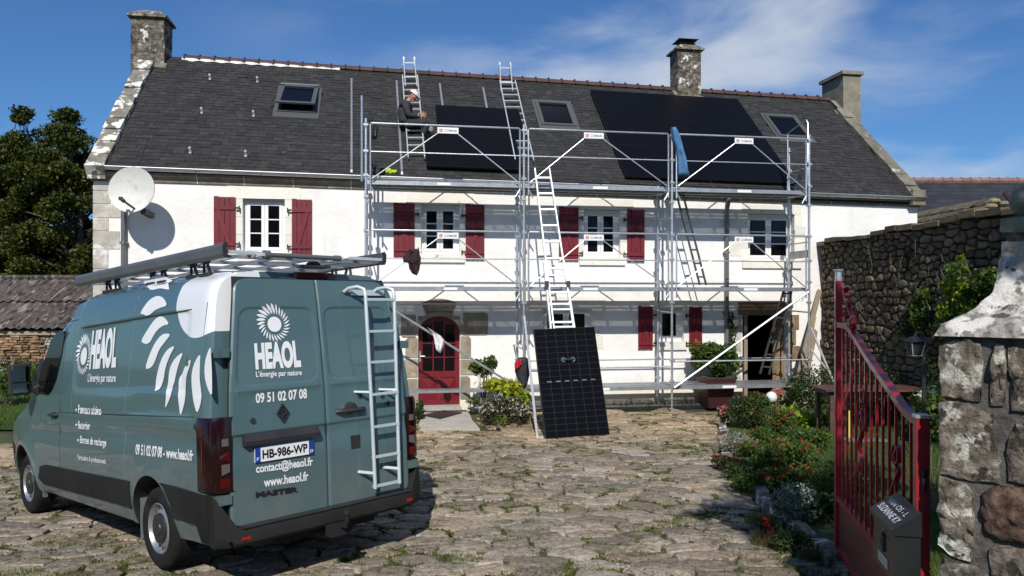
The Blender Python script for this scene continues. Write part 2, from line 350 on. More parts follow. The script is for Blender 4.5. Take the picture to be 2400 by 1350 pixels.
def paving_mat():
    m = bpy.data.materials.new('paving_stone'); m.use_nodes = True; nt = m.node_tree; b = nt.nodes['Principled BSDF']
    v = coords(nt, 'World'); v2 = coords(nt, 'World', (1.0, 1.15, 1.0)); v3 = coords(nt, 'World', (1.0, 2.2, 1.0))
    n1 = noisen(nt, v2, 15, 10, 0.75, .7); n2 = noisen(nt, v, 52, 8, 0.75); nn_ = mathn(nt, 'ADD', mathn(nt, 'MULTIPLY', n1, .55), mathn(nt, 'MULTIPLY', n2, .45))
    col = ramp(nt, nn_, [(0.36, (0.10, 0.081, 0.060)), (0.45, (0.275, 0.235, 0.185)), (0.53, (0.42, 0.370, 0.300)), (0.63, (0.66, 0.61, 0.53))])
    ir = islandrand(nt)
    col = mixn(nt, ir, col, mixn(nt, 1.0, col, (1.05, 0.95, 0.86), 'MULTIPLY'))
    hs = nt.nodes.new('ShaderNodeHueSaturation'); nt.links.new(col, hs.inputs['Color'])
    nt.links.new(mapr(nt, mathn(nt, 'FRACT', mathn(nt, 'MULTIPLY', ir, 5.7)), 0, 1, 0.68, 1.22), hs.inputs['Value']); col = hs.outputs[0]
    sp = nt.nodes.new('ShaderNodeSeparateXYZ'); nt.links.new(v, sp.inputs[0])
    warm = mapr(nt, mathn(nt, 'ADD', sp.outputs[1], mathn(nt, 'MULTIPLY', noisen(nt, v, 0.8, 4), 2.5)), 12.6, 14.4, 0, 0.8)   # newer sandstone flags in front of the house
    col = mixn(nt, warm, col, mixn(nt, 1.0, col, (1.25, 1.10, 0.90), 'MULTIPLY'))
    # cracks
    vo = nt.nodes.new('ShaderNodeTexVoronoi'); vo.feature = 'DISTANCE_TO_EDGE'; vo.inputs['Scale'].default_value = 4.2
    dv = nt.nodes.new('ShaderNodeVectorMath'); dv.operation = 'ADD'; ns = nt.nodes.new('ShaderNodeTexNoise'); ns.inputs['Scale'].default_value = 3.5; ns.inputs['Detail'].default_value = 6; nt.links.new(v2, ns.inputs['Vector'])
    nt.links.new(v2, dv.inputs[0]); nt.links.new(ns.outputs['Color'], dv.inputs[1]); nt.links.new(dv.outputs[0], vo.inputs['Vector'])
    crack = mathn(nt, 'MULTIPLY', mapr(nt, vo.outputs['Distance'], 0.0, 0.035, 1, 0), mapr(nt, noisen(nt, v, 2.2, 3), .46, .56, 0, 1))
    col = mixn(nt, mathn(nt, 'MULTIPLY', crack, .75), col, (0.035, 0.030, 0.022))
    col = mixn(nt, mapr(nt, noisen(nt, v2, 2.4, 9, 0.72), 0.54, 0.64, 0, 0.8), col, (0.080, 0.095, 0.030))
    col = mixn(nt, mapr(nt, noisen(nt, v3, 16, 9, 0.75, .6), 0.60, 0.66, 0, 0.65), col, (0.62, 0.59, 0.52))
    nt.links.new(col, b.inputs['Base Color']); b.inputs['Roughness'].default_value = 0.9; b.inputs['Specular IOR Level'].default_value = 0.25
    bn = nt.nodes.new('ShaderNodeBump'); bn.inputs['Strength'].default_value = 1.0; bn.inputs['Distance'].default_value = 0.036
    hgt = mathn(nt, 'SUBTRACT', mathn(nt, 'ADD', mathn(nt, 'ADD', n1, mathn(nt, 'MULTIPLY', n2, .35)), mathn(nt, 'MULTIPLY', noisen(nt, v3, 5, 4, 0.5, .5), .8)), mathn(nt, 'MULTIPLY', crack, .35))
    nt.links.new(hgt, bn.inputs['Height']); nt.links.new(bn.outputs[0], b.inputs['Normal']); return m
m_pave = paving_mat()
m_soil = mat('soil_and_moss', [(0.3, (0.030, 0.024, 0.016)), (0.6, (0.055, 0.045, 0.030))], 7, 0.95, 0.8, 30, patches=[((0.060, 0.078, 0.018), 1.3, 0.42, 0.54)])
m_step = mat('step_slab', [(0.3, (0.34, 0.31, 0.27)), (0.7, (0.46, 0.43, 0.38))], 4, 0.9, 0.4, 25, patches=[((0.22, 0.20, 0.16), 4, 0.6, 0.74)])
m_lawn = mat('lawn', [(0.3, (0.030, 0.052, 0.010)), (0.7, (0.065, 0.105, 0.020))], 3, 0.95, 0.9, 60)
m_grass = mat('grass_blades', [(0.3, (0.045, 0.085, 0.014)), (0.7, (0.10, 0.16, 0.030))], 2, 0.7, var=0.4, transl=0.35)
m_moss = mat('moss_tufts', [(0.3, (0.055, 0.070, 0.014)), (0.7, (0.13, 0.15, 0.030))], 3, 0.85, var=0.4, transl=0.25)
def leafm(name, a, b_, var=0.45, tr=0.35, rough=0.5): return mat(name, [(0.3, a), (0.7, b_)], 1.5, rough, var=var, transl=tr, spec=0.3)
m_leafd = leafm('dark_tree_leaves', (0.026, 0.036, 0.005), (0.080, 0.092, 0.012), var=.55, tr=.25)
m_leafsh = leafm('shrub_leaves', (0.042, 0.080, 0.014), (0.115, 0.175, 0.036))
m_leafdk = leafm('dark_shrub_leaves', (0.024, 0.044, 0.013), (0.062, 0.100, 0.028))
m_leafyel = leafm('yellow_green_leaves', (0.22, 0.26, 0.020), (0.48, 0.50, 0.05))
m_leaflime = leafm('lime_leaves', (0.10, 0.17, 0.015), (0.26, 0.34, 0.035))
m_leafgrey = leafm('grey_green_leaves', (0.12, 0.15, 0.12), (0.26, 0.30, 0.25), tr=0.15)
m_leafvar = leafm('variegated_leaves', (0.045, 0.050, 0.030), (0.11, 0.10, 0.06))
m_petalw = leafm('white_petals', (0.60, 0.60, 0.56), (0.78, 0.78, 0.74), var=0.1)
m_petalr = leafm('red_petals', (0.22, 0.018, 0.014), (0.40, 0.035, 0.026), var=0.3)
m_petalp = leafm('pink_petals', (0.50, 0.16, 0.15), (0.62, 0.28, 0.26), var=0.2)
m_leafora = leafm('rusty_leaves', (0.18, 0.07, 0.02), (0.30, 0.12, 0.03))
m_bark = mat('bark', [(0.3, (0.045, 0.036, 0.027)), (0.7, (0.11, 0.092, 0.072))], 8, 0.95, 0.9, 30)
m_twig = mat('twig', (0.13, 0.11, 0.075), rough=0.9)
m_rubble = mat('rubble_stone', [(0.25, (0.075, 0.050, 0.028)), (0.55, (0.19, 0.138, 0.080)), (0.8, (0.34, 0.265, 0.175))], 9, 0.95, 2.0, 24, var=0.42, hue=(0.12, 0.10, 0.068),
               patches=[((0.35, 0.34, 0.29), 11, 0.66, 0.72), ((0.030, 0.035, 0.012), 1.3, 0.58, 0.72)])
m_joint = mat('dark_wall_joint', (0.016, 0.013, 0.010), rough=0.98, bump=0.6, scale=12)
m_quoinb = mat('ochre_quoin', [(0.3, (0.16, 0.125, 0.075)), (0.7, (0.27, 0.22, 0.14))], 6, 0.95, 0.7, 22, var=0.25)
m_pier = mat('pier_granite', [(0.30, (0.045, 0.036, 0.028)), (0.47, (0.15, 0.125, 0.10)), (0.62, (0.27, 0.235, 0.19)), (0.74, (0.50, 0.46, 0.39))], 16, 0.92, 2.2, 26, var=0.2, detail=10,
             patches=[((0.62, 0.60, 0.53), 5.5, 0.54, 0.62), ((0.05, 0.040, 0.032), 7, 0.57, 0.63)])
m_piercap = mat('pier_coping_lichen', [(0.32, (0.09, 0.08, 0.07)), (0.46, (0.28, 0.265, 0.24)), (0.65, (0.50, 0.48, 0.44))], 14, 0.92, 1.0, 26, detail=10,
                patches=[((0.66, 0.64, 0.60), 6.0, 0.46, 0.56), ((0.085, 0.078, 0.07), 8.5, 0.57, 0.61), ((0.20, 0.185, 0.16), 9, 0.56, 0.62)])
m_pierball = mat('mossy_ball_stone', [(0.25, (0.12, 0.12, 0.08)), (0.7, (0.34, 0.34, 0.26))], 12, 0.92, 1.0, 30, patches=[((0.22, 0.26, 0.10), 6, 0.55, 0.7)])
m_piermort = mat('pier_mortar', [(0.3, (0.055, 0.050, 0.045)), (0.7, (0.15, 0.142, 0.13))], 14, 0.95, 1.0, 40, patches=[((0.04, 0.037, 0.03), 5, 0.55, 0.7)])
m_redst = mat('red_brown_pier_stone', [(0.30, (0.020, 0.011, 0.008)), (0.5, (0.11, 0.062, 0.043)), (0.70, (0.26, 0.17, 0.13))], 16, 0.92, 2.2, 26)
m_wood = mat('weathered_plank', [(0.3, (0.22, 0.17, 0.12)), (0.7, (0.36, 0.29, 0.21))], 5, 0.85, 0.4, 20, stretch=(6, 6, 0.6), var=0.2)
m_woodlog = mat('split_logs', [(0.3, (0.12, 0.065, 0.032)), (0.7, (0.34, 0.22, 0.13))], 4, 0.9, 0.6, 20, var=0.4)
m_barnst = mat('barn_stone', [(0.3, (0.24, 0.215, 0.17)), (0.7, (0.44, 0.41, 0.35))], 5, 0.95, 0.7, 20, var=0.3)
m_corr = mat('old_corrugated_roof', [(0.3, (0.030, 0.022, 0.018)), (0.7, (0.11, 0.088, 0.075))], 9, 0.95, 0.8, 20, stretch=(1, 0.25, 0.25), var=0.2, patches=[((0.24, 0.21, 0.19), 7, 0.54, 0.66), ((0.012, 0.010, 0.009), 9, 0.54, 0.62)])
m_bgslate = mat('smooth_slate_roof', [(0.3, (0.018, 0.020, 0.024)), (0.7, (0.030, 0.032, 0.038))], 3, 0.5, 0.3, 20, var=0.25)
m_rust = mat('rusty_table', [(0.3, (0.055, 0.025, 0.018)), (0.7, (0.12, 0.055, 0.04))], 8, 0.6, 0.3, 30)
m_lamp = mat('lamp_post_paint', (0.022, 0.025, 0.024), rough=0.5)
m_frost = mat('lantern_glass', (0.35, 0.38, 0.38), rough=0.15, spec=0.6)
m_box = mat('mailbox_paint_shaded', [(0.3, (0.008, 0.0095, 0.0105)), (0.7, (0.014, 0.016, 0.0175))], 4, 0.42, 0.05, 60)  # grey darkened so the shade over the letterbox sits in the colour
m_planter = mat('planter_plastic', (0.045, 0.010, 0.014), rough=0.45)
m_pale = mat('pale_ceramic', (0.70, 0.70, 0.68), rough=0.4)
# ================================================================ THE HOUSE
HL = 17.43; HDEP = 6.6
house = Thing('farmhouse', 'long white limewashed stone farmhouse with dark slate roof and burgundy shutters', 'house', frame=FH)
def z_wall(s): return 4.535 - 0.0095 * s
def rect(x0, y0, x1, y1, d=0.0):
    a = H(x0, y0, d); b = H(x1, y1, d); return [a[0], b[0], b[1], a[1]]     # s0, s1, z0, z1
W1 = rect(569, 465, 667.5, 593); W2 = rect(986.5, 479, 1077, 596); W3 = rect(1368, 491, 1453.5, 603); W4 = rect(1753, 501, 1863, 611)
W5 = rect(1272, 723, 1387, 818); W6 = rect(1543, 721, 1602, 801)
DR = rect(980, 741, 1078, 952); DK = rect(1740, 739, 1851, 905); DK[2] = 0.02; DR[2] = 0.02
opens = [W1, W2, W3, W4, W5, W6, DR, DK]
REV = 0.20
def front_wall():
    mb = MB(); xs = sorted({0.0, HL, *[o[0] for o in opens], *[o[1] for o in opens], 4.8, 8.0, 15.8})
    zs = sorted({-0.6, *[o[2] for o in opens], *[o[3] for o in opens]}) + ['top']
    P = lambda s, z: (s, 0.0, z_wall(s) if z == 'top' else z)
    for i in range(len(xs) - 1):
        for j in range(len(zs) - 1):
            cx = (xs[i] + xs[i + 1]) / 2; cz = 4.4 if zs[j + 1] == 'top' else (zs[j] + zs[j + 1]) / 2
            if any(o[0] < cx < o[1] and o[2] < cz < o[3] for o in opens): continue
            mb.add([P(xs[i], zs[j]), P(xs[i + 1], zs[j]), P(xs[i + 1], zs[j + 1]), P(xs[i], zs[j + 1])], [(0, 1, 2, 3)])
    for s0, s1, z0, z1 in opens:
        D = 0.42
        mb.add([(s0, 0, z0), (s0, D, z0), (s0, D, z1), (s0, 0, z1)], [(0, 1, 2, 3)])
        mb.add([(s1, 0, z0), (s1, 0, z1), (s1, D, z1), (s1, D, z0)], [(0, 1, 2, 3)])
        mb.add([(s0, 0, z1), (s0, D, z1), (s1, D, z1), (s1, 0, z1)], [(0, 1, 2, 3)])
        mb.add([(s0, 0, z0), (s1, 0, z0), (s1, D, z0), (s0, D, z0)], [(0, 1, 2, 3)])
    return mb
me = front_wall().mesh('wall', m_render, normals=False)
house.part('wall', None, None, me=me, label='white limewashed front wall')
mb = MB()
for s, x in ((0, 0.001), (HL, HL - 0.001)):                                # gable walls
    mb.prism([(x, 0.004, -0.6), (x, HDEP, -0.6), (x, HDEP, z_wall(s)), (x, HDEP / 2, z_ridge(s) - 0.1), (x, 0.004, z_wall(s))], (0.4 if s == 0 else -0.4, 0, 0))
house.part('gable_wall', mb, m_render)
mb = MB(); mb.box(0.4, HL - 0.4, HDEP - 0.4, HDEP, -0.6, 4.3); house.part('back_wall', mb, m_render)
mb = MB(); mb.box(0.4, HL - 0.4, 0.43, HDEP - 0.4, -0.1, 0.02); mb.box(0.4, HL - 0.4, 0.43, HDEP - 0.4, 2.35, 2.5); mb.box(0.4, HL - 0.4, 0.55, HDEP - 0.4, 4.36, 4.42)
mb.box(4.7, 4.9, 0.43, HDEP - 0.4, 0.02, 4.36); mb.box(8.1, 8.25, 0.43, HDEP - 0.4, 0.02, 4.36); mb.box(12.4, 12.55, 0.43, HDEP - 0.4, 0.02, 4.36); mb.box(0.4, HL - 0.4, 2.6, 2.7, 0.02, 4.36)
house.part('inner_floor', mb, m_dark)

# ---- windows
def casement(o, rows, cols=2, fw=0.055, dd=0.13, label=None):
    s0, s1, z0, z1 = o
    fr = MB(); d0 = dd; d1 = dd + 0.055
    fr.box(s0 + .002, s0 + fw, d0, d1, z0, z1); fr.box(s1 - fw, s1 - .002, d0, d1, z0, z1)
    fr.box(s0 + fw, s1 - fw, d0, d1, z1 - fw, z1 - .002); fr.box(s0 + fw, s1 - fw, d0, d1, z0 + .002, z0 + fw)
    w = house.part('window', fr, m_white, label=label)
    n = cols; cw = (s1 - s0 - 2 * fw) / n
    for i in range(n):
        a = s0 + fw + i * cw; b = a + cw; sw = 0.062
        sh = MB(); e0 = dd - 0.012; e1 = dd + 0.03; g = 0.003
        a += g; b -= g; za = z0 + fw + g; zb = z1 - fw - g
        sh.box(a, a + sw, e0, e1, za, zb); sh.box(b - sw, b, e0, e1, za, zb); sh.box(a + sw, b - sw, e0, e1, zb - sw, zb); sh.box(a + sw, b - sw, e0, e1, za, za + sw)
        for r_ in range(1, rows):
            zz = za + sw + (zb - za - 2 * sw) * r_ / rows; sh.box(a + sw, b - sw, e0 + .004, e1, zz - 0.011, zz + 0.011)
        house.part('sash', sh, m_white, parent=w)
        for r_ in range(rows):
            q0 = za + sw + (zb - za - 2 * sw) * r_ / rows; q1 = za + sw + (zb - za - 2 * sw) * (r_ + 1) / rows
            house.part('pane', MB().box(a + sw, b - sw, dd + 0.012, dd + 0.018, q0, q1), m_glass, parent=w)
    return w
def sill(o, ext=0.1, h=0.17, out=0.05, mat_=None, w=None):
    mb = MB(); s0, s1, z0, z1 = o; mb.box(s0 - ext, s1 + ext, -out, 0.13, z0 - h, z0 - 0.001); house.part('sill', mb, mat_ or m_cream, parent=w)
def surround(o, lint=0.27, lx=0.3, jamb=0.17, split=3, mt=None, side=(1, 1)):
    s0, s1, z0, z1 = o; mt = mt or m_cream
    house.part('lintel', MB().box(s0 - lx * side[0], s1 + lx * side[1], -0.012, 0.1, z1 + 0.0, z1 + lint), mt)
    for sd_, k in ((0, side[0]), (1, side[1])):
        if not k: continue
        for i in range(split):
            a = z0 + (z1 - z0) * i / split + 0.004; b = z0 + (z1 - z0) * (i + 1) / split - 0.004; w = jamb * (1.25 if (i + sd_) % 2 else 0.85)
            if sd_ == 0: house.part('jamb_stone', MB().box(s0 - w, s0 - 0.001, -0.009, 0.1, a, b), mt)
            else: house.part('jamb_stone', MB().box(s1 + 0.001, s1 + w, -0.009, 0.1, a, b), mt)
w = casement(W1, 3); surround(W1); sill(W1, w=w)
w = casement(W2, 3); surround(W2, 0.24); sill(W2, w=w)
w = casement(W3, 3); surround(W3, 0.22); sill(W3, w=w)
w = casement(W4, 3, dd=0.16); surround(W4, 0.20, 0.14, 0.2, 4); sill(W4, 0.14, w=w)
w = casement(W5, 2); surround(W5, 0.25, 0.3, 0.2); sill(W5, w=w)
w = casement(W6, 1, 1, 0.06, 0.12); surround(W6, 0.16, 0.2, 0.12); sill(W6, 0.06, w=w)
# ---- shutters
def shutter(x0, y0, x1, y1, hinge):
    s0, s1, z0, z1 = rect(x0, y0, x1, y1, -0.04); n = 4
    base = house.part('shutter', MB().box(s0 + .01, s1 - .01, -0.020, -0.010, z0 + .01, z1 - .01), m_red)
    bw = (s1 - s0) / n
    for i in range(n):
        house.part('board', MB().box(s0 + bw * i + 0.004, s0 + bw * (i + 1) - 0.004, -0.043 - 0.002 * (i % 2), -0.020, z0, z1 + (0.012 if i == 0 else 0)), m_red, parent=base)
    hz = z1 - z0; za = z0 + hz * 0.80; zb = z0 + hz * 0.14
    for zz in (za, zb): house.part('batten', MB().box(s0 + .012, s1 - .012, -0.066, -0.0455, zz - 0.035, zz + 0.035), m_red, parent=base)
    a, b = (s0 + 0.08, s1 - 0.12) if hinge > 0 else (s1 - 0.08, s0 + 0.12)
    house.part('brace', MB().bar((a, -0.055, za - 0.03), (b, -0.055, zb + 0.03), 0.07, 0.019, up=(0, 1, 0)), m_red, parent=base)
    for zz in (za, zb):
        hb = MB(); e = s1 if hinge > 0 else s0
        hb.box(min(e, e + hinge * 0.085), max(e, e + hinge * 0.085), -0.075, -0.06, zz - 0.018, zz + 0.018)
        hb.bar((e + hinge * 0.075, -0.068, zz - 0.055), (e + hinge * 0.075, -0.068, zz + 0.045), 0.022, 0.02)
        hb.bar((e + hinge * 0.075, -0.068, zz), (e + hinge * 0.075, 0.0, zz), 0.02, 0.02)
        house.part('hinge', hb, m_iron, parent=base)
for a in ((500.5, 461, 552, 590, 1), (683.5, 467, 731, 597, -1), (922, 476, 972, 603, 1), (1091, 480, 1135.5, 609, -1), (1310, 485.5, 1356.5, 611, 1),
          (1470, 491, 1511, 613.5, -1), (1496, 718, 1530.5, 818.5, 1), (1615.5, 720, 1646, 819, -1)): shutter(*a)
# ---- arched front door
s0, s1, z0, z1 = DR; sc = (s0 + s1) / 2; rad = (s1 - s0) / 2; zsp = H(1028, 782, 0)[1]; ry = z1 - zsp
def arc(r, rz, n=16, a0=0.0, a1=math.pi): return [(sc + r * math.cos(a0 + (a1 - a0) * i / n), zsp + rz * math.sin(a0 + (a1 - a0) * i / n)) for i in range(n + 1)]
mb = MB()                                                                     # spandrels that close the square opening to an arch
A = arc(rad, ry)
half = len(A) // 2
mb.prism([(p[0], 0.0, p[1]) for p in A[:half + 1]] + [(s1, 0.0, z1 + .001)], (0, 0.3, 0))
mb.prism([(p[0], 0.0, p[1]) for p in A[half:]] + [(s0, 0.0, z1 + .001)], (0, 0.3, 0))
house.part('arch_spandrel', mb, m_doorst)
def voussoir(a0, a1, rin, rout, rzi, rzo, d=-0.02, nm='arch_stone', mt=None):
    n = 7; q = [(sc + rin * math.cos(a0 + (a1 - a0) * i / n), d, zsp + rzi * math.sin(a0 + (a1 - a0) * i / n)) for i in range(n + 1)]
    q += [(sc + rout * math.cos(a1 + (a0 - a1) * i / n), d, zsp + rzo * math.sin(a1 + (a0 - a1) * i / n)) for i in range(n + 1)]
    house.part(nm, MB().prism(q, (0, 0.14, 0)), mt or m_doorst)
for k in range(3):                                                            # inner moulded ring
    voussoir(0.02 + k * 1.05, 0.02 + (k + 1) * 1.05 - 0.03, rad + 0.002, rad + 0.10, ry + 0.002, ry + 0.09, -0.045)
voussoir(math.pi * 0.335, math.pi * 0.665, rad + 0.11, rad * 1.72, ry + 0.10, ry + 0.36, -0.02)        # big keystone
# large shoulder stones (photo rectangles)
for (x0, y0, x1, y1, mt) in ((1080, 733, 1144, 785, 0), (940, 738, 975, 790, 0), (1079, 788, 1104, 840, 0), (1079, 843, 1120, 878, 1), (1079, 882, 1102, 935, 1), (950, 792, 979, 838, 0), (945, 842, 979, 884, 1), (952, 888, 979, 948, 0)):
    a = rect(x0, y0, x1, y1, -0.02); a[0] = max(a[0], s1 + rad * 0.14) if x0 > 1000 and y0 < 780 else a[0]
    t = 0.012; q = [(a[0] + t, a[2]), (a[1] - t * 3, a[2]), (a[1], a[2] + t * 3), (a[1], a[3] - t * 4), (a[1] - t * 4, a[3]), (a[0] + t, a[3]), (a[0], a[3] - t), (a[0], a[2] + t)]
    if x1 < 1000: q = [(a[0] + a[1] - p[0], p[1]) for p in reversed(q)]
    house.part('jamb_stone', MB().prism([(p[0], -0.018, p[1]) for p in q], (0, 0.12, 0)), m_doorst)
dr = house.part('front_door', MB().prism([(s0 + .002, 0.16, 0.09), (s1 - .002, 0.16, 0.09)] + [(p[0], 0.16, p[1]) for p in arc(rad - .004, ry - .004)], (0, 0.03, 0)), m_door, label='burgundy arched front door with nine small panes')
for x0, x1, z0_, z1_ in ((s0 + .01, s0 + .075, .1, zsp), (s1 - .075, s1 - .01, .1, zsp), (s0 + .075, s1 - .075, .1, .18), (s0 + .075, s1 - .075, .66, .76), (sc - .035, sc + .035, .18, .66)):
    house.part('rail', MB().box(x0, x1, 0.135, 0.16, z0_, z1_), m_door, parent=dr)
for a, b in ((s0 + .085, sc - .045), (sc + .045, s1 - .085)):
    q = MB(); c = ((a + b) / 2, 0.135, 0.42); cs = [(a, .158, .19), (b, .158, .19), (b, .158, .65), (a, .158, .65)]; q.add(cs + [c], [(0, 1, 4), (1, 2, 4), (2, 3, 4), (3, 0, 4)])
    house.part('door_panel', q, m_door, parent=dr)
gw = (s1 - s0 - 0.17) / 3; gz = [0.78, 1.07, 1.36, 1.82]
for r_ in range(3):
    for c in range(3):
        a = s0 + .085 + gw * c + .012; b = a + gw - .024; za = gz[r_] + .012; zb = gz[r_ + 1] - .012
        if r_ == 2: zb = min(zb, zsp + ry * math.sqrt(max(0.05, 1 - (max(abs(a - sc), abs(b - sc)) / rad) ** 2)) - 0.05)
        house.part('pane', MB().box(a, b, 0.150, 0.158, za, zb), m_glass, parent=dr)
for c in (1, 2): house.part('rail', MB().box(s0 + .085 + gw * c - .012, s0 + .085 + gw * c + .012, 0.138, 0.16, 0.76, 1.80), m_door, parent=dr)
for r_ in (1, 2): house.part('rail', MB().box(s0 + .075, s1 - .075, 0.140, 0.16, gz[r_] - .012, gz[r_] + .012), m_door, parent=dr)
hd = MB(); hd.box(s0 + .03, s0 + .06, .125, .135, .98, 1.20); hd.tube([(s0 + .045, .12, 1.10), (s0 + .045, .09, 1.10), (s0 + .14, .085, 1.10)], .009, 6); house.part('door_handle', hd, m_zinc, parent=dr)
house.part('threshold', MB().box(s0 - .02, s1 + .02, -0.10, 0.35, -0.1, 0.088), m_step)
# ---- barn-like dark doorway on the right
a = rect(1731, 708, 1845, 738, -0.02)
house.part('door_lintel', MB().box(a[0], a[1], -0.02, 0.2, DK[3] + 0.002, a[3]), m_brownst, label='brown stone lintel above the dark doorway')
for (x0, y0, x1, y1) in ((1852, 738, 1873, 772), (1852, 774, 1866, 808), (1852, 811, 1875, 846), (1722, 742, 1738, 758), (1727, 761, 1738, 800), (1720, 803, 1738, 850), (1724, 853, 1738, 900)):
    b_ = rect(x0, y0, x1, y1, -0.02); b_[1] = min(b_[1], DK[0] - .002) if x0 < 1740 else b_[1]; b_[0] = max(b_[0], DK[1] + .002) if x0 > 1840 else b_[0]
    house.part('jamb_stone', MB().box(b_[0], b_[1], -0.018, 0.15, b_[2], b_[3]), m_brownst if x0 > 1800 else m_quoin)
fr = MB(); fr.box(DK[0] + .12, DK[0] + .2, .16, .22, .02, DK[3]); house.part('door_frame', fr, m_wood)
for i in range(3): house.part('door_board', MB().box(DK[1] - .30 + i * .1, DK[1] - .21 + i * .1, .2 + i * .03, .22 + i * .03, .02, DK[3] - .02), m_brownst)
# ---- quoins at the left corner
zz = 0.1; i = 0
while zz < 4.45:
    h = random.uniform(0.22, 0.38); w = 0.50 if i % 2 else 0.30
    if zz + h > 4.46: h = 4.46 - zz
    w *= random.uniform(.85, 1.1)
    house.part('quoin_stone', MB().box(-0.012, w, -0.014, 0.2, zz + .008, zz + h - .008), m_quoin); zz += h; i += 1
for (x0, y0, x1, y1) in ((1862, 505, 1880, 540), (1862, 560, 1886, 600), (1711, 500, 1735, 540), (1733, 530, 1750, 560), (1712, 565, 1750, 600)):
    a = rect(x0, y0, x1, y1, -.01); house.part('quoin_stone', MB().box(a[0], min(a[1], 17), -0.008, 0.1, a[2], a[3]), m_cream)
# ---- cornice
ws = []; s = -0.06
while s < HL + .02:
    l = random.uniform(0.85, 1.25); ws.append((s, min(s + l, HL + .06))); s += l
for a, b in ws:
    prof = [(0.002, -0.01), (-0.035, 0.0), (-0.045, 0.05), (-0.085, 0.10), (-0.125, 0.115), (-0.13, 0.165), (0.002, 0.165)]
    zz0 = z_wall((a + b) / 2)
    house.part('cornice_stone', MB().prism([(a + .008, p[0], z_wall(a) + p[1]) for p in prof], (b - a - .016, 0, z_wall(b) - z_wall(a))), m_cornice)
    if b < HL: house.part('cornice_joint', MB().prism([(b - .0075, p[0] * .97, z_wall(b) + p[1] + .002) for p in prof], (.015, 0, 0)), m_mortar_w)
mb = MB(); mb.box(0, HL, -0.02, 0.5, 4.40, 4.66); 
house.part('wall_plate', MB().add([(0.1, 0.003, z_wall(0) - .005), (HL - .1, 0.003, z_wall(HL) - .005), (HL - .1, 0.003, z_eave(HL) - 0.04), (0.1, 0.003, z_eave(0) - 0.04), (0.1, .4, z_wall(0)), (HL - .1, .4, z_wall(HL)), (HL - .1, .4, z_eave(HL)), (0.1, .4, z_eave(0))],
           [(0, 1, 2, 3), (0, 4, 5, 1), (3, 2, 6, 7)]), m_mortar_w)
# ---- gutter and downpipes
n = 10; mb = MB(); g0 = (0.16, -0.19, z_eave(0) - 0.02); g1 = (HL - .15, -0.19, z_eave(HL) - 0.02)
for (rr, dz) in ((0.062, 0), ):
    vs = []; fs = []
    for p in (g0, g1):
        for k in range(n + 1):
            th = math.pi + math.pi * k / n; vs.append((p[0], p[1] + rr * math.cos(th), p[2] + rr * math.sin(th)))
        for k in range(n + 1):
            th = 2 * math.pi - math.pi * k / n; vs.append((p[0], p[1] + (rr - .006) * math.cos(th), p[2] + (rr - .006) * math.sin(th)))
    N = 2 * (n + 1); fs = [(k, (k + 1) % N, N + (k + 1) % N, N + k) for k in range(N)] + [tuple(range(n + 1)), tuple(range(N, N + n + 1))]
    mb.add(vs, fs)
mb.tube([(g0[0], g0[1] - .062, g0[2]), (g1[0], g1[1] - .062, g1[2])], 0.013, 8)
gut = house.part('gutter', mb, m_zinc, smooth=40)
for s in np.arange(0.7, 17, 1.2): house.part('gutter_bracket', MB().tube([(s, -.19 + .068 * math.cos(t), z_eave(s) - .02 + .068 * math.sin(t)) for t in np.linspace(math.pi, 2 * math.pi, 7)], .007, 4), m_zincd, parent=gut)
def pipe(px, ztop, zbot, r=0.045, d=-0.07):
    s = H(px, 560, d)[0]; p = MB(); p.tube([(s, -0.19, z_eave(s) - .07), (s, -0.19, z_eave(s) - .16), (s, d, ztop), (s, d, zbot)], r, 10)
    for zc in (ztop - .9, ztop - 2.2, ztop - 3.4):
        if zc > zbot: p.tube([(s, d, zc - .03), (s, d, zc + .03)], r * 1.18, 10); p.box(s - r * 1.5, s + r * 1.5, d - .02, 0, zc - .012, zc + .012)
    house.part('downpipe', p, m_zincd, smooth=40)
pipe(289.5, 4.25, -0.2, 0.048); pipe(1703.5, 4.18, 0.1, 0.046)
house.part('plinth', MB().box(8.0, 13.0, -0.42, 0, -0.3, 0.035), m_step, label='low stone ledge along the foot of the wall')

# ---- roof: slates
roof = house.part('roof', MB().prism([(0.1, D0 + .04, roofz(0, D0) - .06), (0.1, D1, z_ridge(0) - .05), (0.1, HDEP - D0, roofz(0, D0) - .06), (0.1, HDEP - D0, roofz(0, D0) - .12), (0.1, D1, z_ridge(0) - .16), (0.1, D0 + .04, roofz(0, D0) - .12)],
                                     (HL - .2, 0, (z_eave(HL) - z_eave(0)) * 1.2)), m_under)
def sky_rect(px): return RF(*px)
SKL = [  # skylights: s0, s1, v0, v1 along the slope (filled from photo corners)
    ((660, 208), (752, 270), 'open'), ((1253, 240), (1337, 299), ''), ((1789, 272), (1868, 325), '')]
slope_len = math.hypot(D1 - D0, z_ridge(0) - z_eave(0)); 
def RV(s, v, off=0.0):       # s along, v metres up the slope, off metres above the slates
    k = v / slope_len; d = D0 + (D1 - D0) * k; sl = math.atan2(z_ridge(s) - z_eave(s), D1 - D0)
    return Vector((s, d - off * math.sin(sl), roofz(s, d) + off * math.cos(sl)))
def vof(p): return (p.y - D0) / (D1 - D0) * slope_len
holes = []
for (tl, br, _) in SKL:
    a = RF(*tl); b = RF(*br); bl = RF(tl[0] + (br[0] - tl[0]) * 0.0 + (14 if tl[0] > 1700 else 8 if tl[0] > 1200 else -3), br[1]); holes.append((a.x, a.x + (b.x - bl.x) if False else a.x + 0.83, vof(b), vof(a)))
EXP = 0.128; rows = int(slope_len / EXP); slates = []
